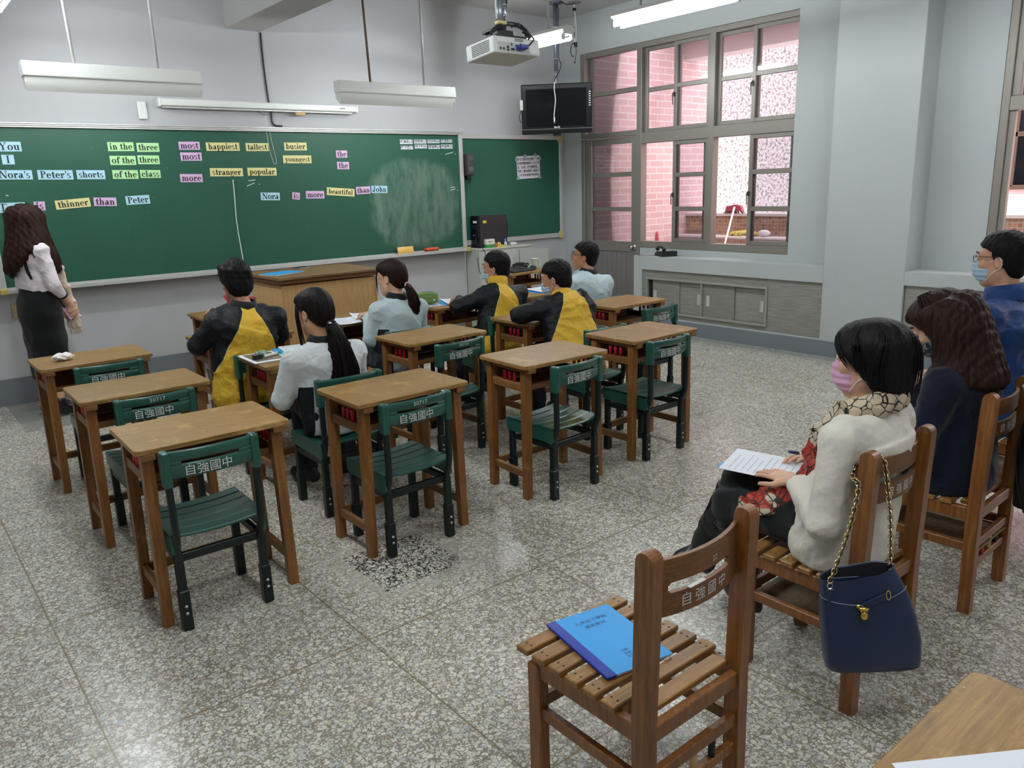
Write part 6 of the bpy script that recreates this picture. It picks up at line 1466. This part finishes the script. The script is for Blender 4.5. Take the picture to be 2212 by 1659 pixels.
# boy at the desk left of the podium
J = legs(dict(hip=(-.02, 0, .515), neck=(.045, .115, .985), head=(.040, .185, 1.135), yaw=2, pitch=-6, shL=(-.135, .10, .915), shR=(.225, .09, .905), elL=(-.235, .17, .785), elR=(.275, .17, .785), wrL=(-.08, .40, .805), wrR=(.17, .41, .805)), cx=.13)
t, C, R, nk, up, fwd, side = person('boy', 'person in yellow and black jacket with black collar, seated left of the podium', (1.70, 4.62), J, SKIN_C, (YB, raglan(.038, .50)), NAVYP, 'fluffy', H_BLACK, GR, bulk=1.13, shoes=SNK, dy=.08, top_wr=.0036)
collar(t, nk-up*.004, up*.9-fwd*.2, .082, .067, .055, DCOL, gap=.25); collar(t, nk-up*.006, up*.9-fwd*.2, .0835, .082, .008, YEL, name='collar_piping', gap=.25)
# student in front of him, mostly hidden
J = legs(dict(hip=(0, 0, .515), neck=(.085, .08, .865), head=(.085, .12, 1.005), yaw=0, pitch=-10, shL=(-.06, .08, .795), shR=(.235, .06, .795), elL=(-.14, .13, .72), elR=(.28, .15, .72), wrL=(-.02, .35, .805), wrR=(.18, .35, .805)), cx=.17)
t, C, R, nk, up, fwd, side = person('student', 'seated person in black jacket with red hood, almost hidden beside the podium', (2.02, 5.70), J, SKIN_A, (DCOL, None), NAVYP, 'short', H_BLACK, GR, h=.008, shoes=SNK)
collar(t, nk-up*.02, up, .092, .115, .075, REDC, name='hood', thick=.02)
# girl with very long ponytail
def hx(C, R, J, side, up, fwd):
    B = C+R @ A3(0, -.105, -.060); nkz = J['neck']
    return tail([B+A3(0, .012, .01), B+A3(.004, -.022, -.02), B+A3(.02, -.045, -.12), B+A3(.035, -.05, -.25), B+A3(.03, -.048, -.36), B+A3(.005, -.045, -.46), B+A3(-.01, -.04, -.54)], [.020, .032, .055, .078, .082, .056, .014], 220, .0032, 5, flat=.45)+[side_locks(C, R, [[(-.068, .045, .055), (-.084, .04, .0), (-.080, .045, -.08), (-.076, .045, -.16), (-.072, .05, -.205)]], 36, .014, .0030, 6)]
J = legs(dict(hip=(-.0, 0, .515), neck=(-.02, .035, .895), head=(-.03, .07, 1.045), yaw=14, pitch=-8, shL=(-.185, .03, .825), shR=(.155, .02, .815), elL=(-.245, .09, .615), elR=(.21, .12, .68), wrL=(-.13, .21, .635), wrR=(.12, .27, .81)), cx=.10)
t, C, R, nk, up, fwd, side = person('girl', 'person in a white top with dark collar and very long ponytail, seated', (1.80, 3.73), J, SKIN_A, (PE_W, pe(.10, -.20)), NAVYP, 'pony', H_SOFT, GR, female=True, h=.0055, bulk=1.02, shoes=SNK, dy=.025, hair_extra=hx, top_wr=.0032)
collar(t, nk-up*.0, up*.95-fwd*.15, .076, .056, .045, DCOL, gap=.3)
m = MB(); B = C+R @ A3(0, -.112, -.066); m.ball(tuple(B+A3(-.012, -.016, .006)), .009, 10); m.build('hair_bead', plain('pearl bead', '#e6e2d8', .25), t); m = MB(); m.tube([tuple(B+A3(.024*math.cos(a), -.006, .024*math.sin(a)*.8)) for a in [2*PI*k/14 for k in range(14)]], .006, 6, closed=True); m.build('hair_tie', BLACK, t)
MB().tube([tuple(C+R @ A3(-.086, -.004+.011*math.cos(a), -.046+.013*math.sin(a))) for a in [2*PI*k/16 for k in range(16)]], .0013, 5, closed=True).build('earring', CHROME, t)
# girl in pale blue with glasses
def hx(C, R, J, side, up, fwd):
    B = C+R @ A3(0, -.108, -.052)
    return tail([B+A3(0, .012, .01), B+A3(.006, -.025, -.015), B+A3(.02, -.045, -.07), B+A3(.03, -.05, -.13), B+A3(.03, -.045, -.185), B+A3(.03, -.045, -.21)], [.014, .023, .034, .041, .036, .012], 110, .003, 8, flat=.7)+[side_locks(C, R, [[(-.060, .075, .06), (-.078, .072, .01), (-.074, .078, -.06), (-.066, .08, -.115)], [(.06, .075, .06), (.078, .07, .0), (.07, .08, -.10)]], 24, .006, .002, 6)]
J = legs(dict(hip=(0, 0, .515), neck=(.035, .075, .925), head=(.03, .12, 1.065), yaw=24, pitch=-4, shL=(-.115, .08, .855), shR=(.195, .05, .845), elL=(-.165, .13, .66), elR=(.235, .12, .68), wrL=(-.06, .33, .80), wrR=(.15, .32, .80)))
t, C, R, nk, up, fwd, side = person('girl', 'person in a pale blue top and round glasses, seated right of the podium', (2.77, 4.62), J, SKIN_B, (PE_B, pe(.11, -.20)), NAVYP, 'pony', H_DBROWN, GR, female=True, bulk=.98, shoes=WSNK, dy=.06, hair_extra=hx)
collar(t, nk-up*.0, up*.95-fwd*.15, .075, .056, .045, DCOL, gap=.3); glasses_part(t, C, R, GOLD)
B = C+R @ A3(0, -.112, -.058); MB().tube([tuple(B+A3(.021*math.cos(a)*.8, -.01+.006*math.cos(a), .021*math.sin(a))) for a in [2*PI*k/14 for k in range(14)]], .006, 6, closed=True).build('hair_tie', plain('pink hair tie', '#c9a09a', .6), t)
# masked boy with yellow stand-up collar
MASK_B = fabric('pale blue mask', '#a9c3d6', .8, weave=400); LOOP = plain('white ear loop', '#e6e6e6', .6)
J = legs(dict(hip=(0, 0, .515), neck=(.075, .12, .915), head=(.095, .165, 1.045), yaw=26, pitch=-3, shL=(-.10, .12, .835), shR=(.235, .06, .845), elL=(-.265, .20, .78), elR=(.29, .12, .70), wrL=(-.09, .40, .805), wrR=(.20, .33, .80)))
t, C, R, nk, up, fwd, side = person('boy', 'masked person in yellow and black jacket with yellow stand-up collar', (3.66, 4.62), J, SKIN_C, (YB, raglan(.040, .40)), NAVYP, 'short', H_BLACK, GR, bulk=1.05, shoes=SNK, dy=.025, top_wr=.0032)
collar(t, nk-up*.02, up, .080, .074, .085, YEL, gap=.15); mask_part(t, C, R, MASK_B, LOOP)
# masked boy hunching forward
J = legs(dict(hip=(-.02, 0, .515), neck=(.055, .215, .915), head=(.065, .285, 1.020), yaw=22, pitch=-14, shL=(-.135, .20, .85), shR=(.175, .12, .83), elL=(-.285, .275, .815), elR=(.22, .25, .81), wrL=(-.08, .44, .81), wrR=(.12, .45, .81)), cx=.06)
t, C, R, nk, up, fwd, side = person('boy', 'masked person in yellow and black jacket hunching over a desk', (3.61, 3.73), J, SKIN_C, (YB, raglan(.045, .42, .5)), NAVYP, 'short', H_BLACK, GR, bulk=1.16, shoes=SNK, top_wr=.0036)
collar(t, nk-up*.012, up, .080, .066, .04, YEL, gap=.3); mask_part(t, C, R, MASK_B, LOOP)
# boy in glasses
J = legs(dict(hip=(0, 0, .515), neck=(.06, .085, .915), head=(.08, .145, 1.055), yaw=34, pitch=4, shL=(-.09, .10, .84), shR=(.225, .04, .83), elL=(-.17, .16, .70), elR=(.24, .08, .64), wrL=(-.04, .33, .80), wrR=(.06, .30, .80)), cx=-.06)
t, C, R, nk, up, fwd, side = person('boy', 'seated person in dark-framed glasses and a pale top near the door', (4.63, 4.64), J, SKIN_C, (PE_B, pe(.13, -.3)), NAVYP, 'short', H_BLACK, GR, bulk=1.08, shoes=SNK, dy=.06)
collar(t, nk-up*.006, up*.95-fwd*.2, .084, .062, .055, DCOL, gap=.35); glasses_part(t, C, R, plain('black frame', '#141214', .3), False)
# ------------------------------------------------------------------ the three seated visitors
CREAM = fabric('cream knit', '#e6e1d3', .9, weave=420, bump=.45); NAVYK = fabric('navy knit', '#0d1428', .9, weave=500); JBLUE = fabric('blue windbreaker', '#10386f', .5, weave=300, bump=.35)
SHINY = plain('black leather', '#101012', .32, var=.2, scale=60, bump=.1); BLKT = fabric('black trousers', '#07080b', .8)
def scarf_mat():
    t = NT('letter print scarf'); v = t.coord(); a = t.new('ShaderNodeAttribute', attribute_name='pat'); w = t.new('ShaderNodeMapping'); w.inputs['Rotation'].default_value = (.5, .3, .6); t.link(v, w.inputs['Vector'])
    vo = t.new('ShaderNodeTexVoronoi', feature='DISTANCE_TO_EDGE', Scale=34.0, Randomness=.8); t.link(w.outputs[0], vo.inputs['Vector']); n = t.noise(v, 40, 2)
    ln = t.ramp(t.math('SUBTRACT', vo.outputs['Distance'], t.math('MULTIPLY', t.math('SUBTRACT', n, .42), .18)), [(.02, 1.0), (.05, 0.0)])
    red = t.ramp(t.math('ADD', a.outputs['Fac'], t.math('MULTIPLY', t.math('SUBTRACT', t.noise(v, 14, 2), .5), .9)), [(.48, 0.0), (.52, 1.0)])
    t.base(t.mix(ln, t.mix(red, '#c8b79c', '#a5301f'), '#17120f')); t.set(Roughness=.55); t.bump(t.noise(v, 45, 3), .3, .01); return t.m
SCARF = scarf_mat()
J = dict(hip=(0, .02, .545), neck=(.02, -.035, .945), head=(.03, -.015, 1.088), yaw=4, pitch=-4, shL=(-.155, -.03, .875), shR=(.185, -.03, .875), elL=(-.205, -.02, .615), elR=(.25, .03, .63), wrL=(-.075, .16, .668), wrR=(.22, .235, .645),
         knL=(-.055, .42, .50), anL=(.085, .42, .10), toeL=(.15, .56, .045), knR=(.03, .43, .590), anR=(-.055, .53, .275), toeR=(-.135, .62, .215))
def knit(S, J, side, up, fwd, mid, chest, belly): S.seg(J['hip']-up*.05, J['hip']+up*.08, (.196, .150), (.185, .138), side, .04)
t, C, R, nk, up, fwd, side = person('woman', 'seated person in cream sweater, printed scarf and pink mask, holding a pen', (2.336, 1.155), J, SKIN_B, (CREAM, None, 'sweater'), BLKT, 'bob', H_BLACK, 'seated visitors', female=True, h=.0042, bulk=.98, shoes=None, top_fn=knit, sleeve=.028, top_wr=.0022,
    hands=dict(L=dict(fd=(.03, .16, .0), pn=(.15, 0, -1), curl=.13, side=1, spread=.10, thumb=.15), R=dict(fd=(-.138, .07, .05), pn=(-.3, -.25, -1), curl=.34, side=-1, spread=.05, thumb=.45)),
    hair_extra=lambda C, R, J, s, u, f: [side_locks(C, R, [[(0, -.03, .122), (.0, -.115, .08), (.0, -.135, .0), (.0, -.12, -.11)], [(-.02, -.02, .122), (-.080, -.07, .08), (-.098, -.06, .0), (-.085, -.06, -.10)], [(.02, -.02, .122), (.080, -.07, .08), (.1, -.06, 0), (.085, -.06, -.10)], [(-.02, .0, .122), (-.078, .015, .085), (-.095, .0, .03), (-.088, -.01, -.035)], [(-.01, .03, .124), (-.05, .075, .085), (-.078, .055, .03), (-.084, .012, -.02)], [(.01, .03, .124), (.05, .075, .085), (.078, .055, .03), (.084, .012, -.02)]], 330, .020, .0022, 12)])
mask_part(t, C, R, fabric('pink mask', '#d9a6c4', .8, weave=400), LOOP)
# ribbed cuffs
for s in 'LR':
    d = unit(J['wr'+s]-J['el'+s]); a = J['wr'+s]-d*.062; P = []; u = unit(np.cross(d, A3(0, 0, 1))); v = np.cross(d, u)
    for k in range(7): P.append([tuple(a+d*(.0062*k)+(u*math.cos(q)+v*math.sin(q))*(.036-.0005*k+.0013*math.cos(q*26))) for q in [2*PI*i/104 for i in range(104)]])
    P.append([tuple(a+d*.037+(u*math.cos(q)+v*math.sin(q))*.024) for q in [2*PI*i/104 for i in range(104)]]); m = MB(); m.grid(P, 0, True, True); m.build('cuff', CREAM, t)
# tall boots
for s in 'LR':
    kn, an, toe = J['kn'+s], J['an'+s], J['toe'+s]; S = Sdf(np.minimum(np.minimum(kn, an), toe)-.13, np.maximum(np.maximum(kn, an), toe)+.13, .006); d = unit(kn-an); p = an+d*(np.linalg.norm(kn-an)-.075); f = unit(toe-an)
    S.cap(p, an+d*.12, .068, .060, .02); S.cap(an+d*.12, an+d*.01, .060, .047, .03); S.cap(an, toe-f*.05, .043, .036, .03); S.cap(toe-f*.06, toe+f*.015, .036, .020, .02); hl = an-unit(f-d*(f @ d))*.035-d*.035; S.cap(hl, hl-d*.02, .026, .024, .02); S.clip(p+d*.02, d)
    V, F = S.mesh(); V = wrinkle(V, F, .003, 60, 8, (1, 1, .6)); o = np_obj('boot', V, F, SHINY, t); u = unit(np.cross(d, A3(0, 1, .2))); v = np.cross(d, u)
    m = MB(); m.tube([tuple(p+d*.012+(u*math.cos(q)+v*math.sin(q))*.0690) for q in [2*PI*i/40 for i in range(40)]], .0016, 5, closed=True); m.build('top_seam', plain('grey seam', '#4a4a50', .5), o)
# scarf: wound round the neck, one end down the front over the lap
S = Sdf((-.25, -.2, .50), (.30, .42, 1.03), .006)
for k in range(24):
    a = 2*PI*k/24; b = 2*PI*(k+1)/24; c = nk+A3(.0, .005, -.005); f_ = lambda q: c+A3(.083*math.cos(q), .075*math.sin(q), .014-.028*math.sin(q)); S.seg(f_(a), f_(b), (.030, .022), (.030, .022), (0, -.2, 1), .02)
ends = [(nk+A3(-.055, .07, -.035), (.045, .022)), (nk+A3(-.085, .115, -.10), (.050, .020)), (nk+A3(-.09, .135, -.19), (.052, .018)), (nk+A3(-.085, .15, -.28), (.050, .018)), (nk+A3(-.08, .19, -.335), (.05, .018))]
for (p, r), (q, w) in zip(ends[:-1], ends[1:]): S.seg(p, q, r, w, (.5, .8, 0), .02)
e2 = [(A3(-.06, .14, .625), (.05, .02)), (A3(-.10, .22, .60), (.055, .016)), (A3(-.135, .28, .565), (.05, .012)), (A3(-.15, .30, .52), (.03, .010))]
for (p, r), (q, w) in zip(e2[:-1], e2[1:]): S.seg(p, q, r, w, (.4, -.6, .4), .02)
V, F = S.mesh(); V = wrinkle(V, F, .006, 70, 4, (1, 1, .5)); pat = np.clip((nk[2]-.075-V[:, 2])*9, 0, 1)*.9-np.clip((.64-V[:, 2])*0, 0, 1); pat = np.where((V[:, 2] < .60) | ((V[:, 0] < -.115) & (V[:, 2] < .8)), pat*.55, pat)
np_obj('scarf', V, F, SCARF, t, pat)
o = sheet('worksheet', (2.365, 1.480), .20, .295, .28, PAPER, 'folded white worksheet with a blue corner on the lap of the person in cream', 'paper', z=.651, lines=.022); o.rotation_euler = (math.radians(2), math.radians(-4), .28)
MB().box((-.07, .145, .0008), (.05, .02, .0012), 0).build('blue_corner', BLUE_COVER, o)
pn = thing('pen', 'white and dark blue pen held in the right hand of the person in cream', 'pen', (2.515, 1.435, .672)); d = Vector((-.157, .03, .05)).normalized(); MB().tube([-d*.085, -d*.0, d*.03], .0048, 10).build('barrel', WHITE, pn); MB().tube([d*.03, d*.075, d*.08], [.0058, .0058, .004], 10).build('cap', plain('dark blue cap', '#1c1f63', .3), pn)
# woman in navy
def hx(C, R, J, side, up, fwd):
    g = []; T = lambda *p: C+R @ A3(*p); gs = []
    for i in range(13):
        a = -1.85+3.7*i/12; x, y = math.sin(a), -math.cos(a); top = T(.035*x, .0+.03*y, .135); p1 = T(.095*x, -.02+.10*y, .06); p2 = T(.106*x, -.03+.10*y, -.03); z3 = J['neck'][2]-.02; b3 = J['neck']+side*(.12*x)+fwd*(.10*y-.01)+A3(0, 0, .02); b4 = J['neck']+side*(.145*x)+fwd*(.125*y-.02)+A3(0, 0, -.07 if abs(x) < .8 else -.05)
        gs.append(([tuple(q) for q in smooth_path([tuple(v) for v in (top, p1, p2, b3, b4)], 4)], np.linspace(.008, .030, 17)))
    S = Sdf(np.minimum(C, J['neck'])-.25, np.maximum(C, J['neck'])+.2, .006)
    for q, r in gs:
        for k in range(4, 16): S.cap(A3(*q[k]), A3(*q[k+1]), .026, .026, .02)
    V, F = S.mesh(); V = V+vnormals(V, F)*(.004*wav(V, 200, 3, 7, (1, 1, .15)))[:, None]
    return [(V, F), strands(gs, 330, .9, .0032, 21, wave=.5)]
J = legs(dict(hip=(0, .02, .545), neck=(-.01, .03, .945), head=(-.03, .10, 1.075), yaw=8, pitch=-32, shL=(-.17, .02, .875), shR=(.165, .02, .875), elL=(-.235, .06, .63), elR=(.23, .06, .63), wrL=(-.09, .27, .645), wrR=(.09, .27, .645)), .10, .42, .53, .44)
t, C, R, nk, up, fwd, side = person('woman', 'seated person in navy sweater and dark mask, looking down', (3.222, 1.175), J, SKIN_B, (NAVYK, None, 'sweater'), BLKT, 'long', H_BROWN, 'seated visitors', female=True, h=.005, bulk=1.06, shoes=SHINY, hair_extra=hx, top_fn=knit)
def mask_dark():
    t = NT('dark patterned mask'); v = t.coord(); n = t.noise(v, 45, 2); t.base(t.ramp(n, [(.42, '#1d1d20'), (.5, '#77777a'), (.6, '#3a2a2c')], True)); t.set(Roughness=.8); return t.m
mask_part(t, C, R, mask_dark(), BLACK); collar(t, nk-up*.02, up, .078, .066, .035, NAVYK, name='neckband', gap=.0)
# man in blue
J = legs(dict(hip=(0, .02, .545), neck=(.02, .035, 1.085), head=(.03, .075, 1.245), yaw=2, pitch=-3, shL=(-.195, .03, 1.005), shR=(.22, .03, 1.005), elL=(-.27, .06, .74), elR=(.29, .06, .74), wrL=(-.12, .28, .66), wrR=(.14, .28, .66)), .11, .44, .54, .46)
t, C, R, nk, up, fwd, side = person('man', 'person in blue windbreaker, glasses and pale blue mask at the right edge', (4.06, 1.325), J, SKIN_A, (JBLUE, None), NAVYP, 'short', H_BLACK, 'seated visitors', h=.005, bulk=1.12, shoes=SNK, top_wr=.0036)
collar(t, nk-up*.02, up*.95+fwd*.08, .098, .088, .075, JBLUE, gap=.25, dip=.012); mask_part(t, C, R, MASK_B, LOOP); g = glasses_part(t, C, R, plain('tortoise frame', '#2c1a12', .3), False)
# ------------------------------------------------------------------ the teacher
SHIRT = fabric('pinkish white blouse', '#e6dbdf', .7, weave=300, bump=.4); SKIRT = fabric('black pinafore', '#07080a', .8)
def hx(C, R, J, side, up, fwd):
    gs = []
    for i in range(15):
        a = -2.0+4.0*i/14; x, y = math.sin(a), -math.cos(a); T = lambda *p: C+R @ A3(*p); b = J['neck']; s2 = R[:, 0]; f2 = R[:, 1]
        pts = [T(.03*x, .0+.03*y, .135), T(.096*x, -.02+.10*y, .06), T(.106*x, -.03+.10*y, -.04), T(.125*x, -.04+.105*y, -.15), T(.15*x, -.04+.11*y, -.185-.065*abs(x)), T(.160*x, -.045+.115*y, -.205-.13*abs(x)), T(.140*x, -.045+.11*y, -.215-.19*abs(x))]
        gs.append(([tuple(q) for q in smooth_path([tuple(v) for v in pts], 3)], np.linspace(.008, .030, 19)))
    S = Sdf(C-.52, C+.3, .0075)
    for q, r in gs:
        for k in range(2, 17): S.cap(A3(*q[k]), A3(*q[k+1]), .028, .028 if k < 13 else .02, .02)
    V, F = S.mesh(); V = V+vnormals(V, F)*(.005*wav(V, 150, 3, 7, (1, 1, .2)))[:, None]
    return [(V, F), strands(gs, 330, .95, .0042, 31, wave=.7)]
J = dict(hip=(0, -.01, .93), neck=(0, -.04, 1.375), head=(.0, -.01, 1.508), yaw=58, pitch=-2, shL=(-.165, -.035, 1.30), shR=(.165, -.035, 1.30), elL=(-.215, .02, 1.03), elR=(.20, -.005, 1.04), wrL=(-.06, .17, .90), wrR=(.14, .145, .86), knL=(-.075, .02, .50), knR=(.075, .0, .50), anL=(-.085, -.02, .09), anR=(.085, -.04, .09), toeL=(-.10, .13, .04), toeR=(.10, .11, .04))
t, C, R, nk, up, fwd, side = person('woman', 'standing person in white blouse and black pinafore facing the blackboard', (1.01, 7.03), J, SKIN_B, (SHIRT, None, 'blouse'), None, 'long', H_BROWN, None, rz=-math.radians(66), female=True, h=.0048, bulk=.93, shoes=SHINY, hair_extra=hx, sleeve=.135, top_wr=.0035,
    hands=dict(R=dict(fd=(-.02, .05, -.16), pn=(-1, .1, 0), curl=.55, side=-1, thumb=.5), L=dict(fd=(.10, .06, -.10), pn=(.3, -.7, -.3), curl=.4, side=1)))
S = Sdf((-.28, -.25, .22), (.28, .25, 1.16), .008); S.chain([((0, -.015, 1.09), (.118, .092)), ((0, -.015, 1.02), (.132, .105)), ((0, -.02, .90), (.165, .128)), ((0, -.02, .80), (.175, .135)), ((0, -.01, .60), (.165, .128)), ((0, -.0, .30), (.168, .135))], .03); S.clip((0, 0, .30), (0, 0, -1)); S.clip((0, 0, 1.10), (0, 0, 1))
V, F = S.mesh(); V = wrinkle(V, F, .005, 22, 3, (1, 1, .25)); np_obj('pinafore_skirt', V, F, SKIRT, t)
m = MB()
for s in (-1, 1): m.tube(smooth_path([(s*.10, -.105, 1.09), (s*.10, -.128, 1.20), (s*.095, -.115, 1.31), (s*.09, -.035, 1.368), (s*.09, .055, 1.31), (s*.10, .09, 1.2), (s*.10, .085, 1.09)], 6), .022, 8, flat=.25, ref=(0, 0, 1))
m.build('pinafore_strap', SKIRT, t)
for s in 'LR':
    d = unit(J['wr'+s]-J['el'+s]); a = J['wr'+s]-d*.118; MB().tube([tuple(a-d*.006), tuple(a+d*.008)], .0405, 20).build('cuff_band', BLK, t)
BEIGE = fabric('beige scarf', '#dcc6ae', .9, weave=500)
S = Sdf((-.12, .02, .55), (.20, .32, 1.42), .006); c = [((.05, .06, 1.37), (.03, .02)), ((.075, .105, 1.30), (.036, .014)), ((.085, .125, 1.15), (.04, .013)), ((.09, .145, 1.0), (.042, .013)), ((.095, .175, .88), (.042, .014)), ((.09, .185, .76), (.05, .013)), ((.09, .185, .68), (.052, .012))]
for (p, r), (q, w) in zip(c[:-1], c[1:]): S.seg(p, q, r, w, (1, .9, 0), .015)
V, F = S.mesh(); V = wrinkle(V, F, .004, 60, 3, (1, 1, .15)); sf = np_obj('scarf', V, F, BEIGE, t)
m = MB(); rnd = random.Random(4)
for k in range(22): x = -.036+.072*k/21; m.tube([(.09+x*.74, .185+x*.66, .69), (.09+x*.78+rnd.uniform(-.006, .006), .187+x*.7+rnd.uniform(-.004, .004), .655), (.09+x*.85+rnd.uniform(-.01, .01), .19+x*.72, .615+rnd.uniform(0, .012))], [.0035, .003, .0018], 5)
m.build('fringe', BEIGE, sf)
cd = thing('pink_cards', 'small stack of pink cards in the hand of the standing person', 'cards', (0, 0, 0)); M4 = Matrix.Translation(t.location) @ Matrix.Rotation(t.rotation_euler.z, 4, 'Z'); MB().box((0, 0, 0), (.012, .055, .10), .001, M=M4 @ Matrix.Translation((.118, .135, .80)) @ Matrix.Rotation(.5, 4, 'X')).build('card_stack', CARD['p'], cd)
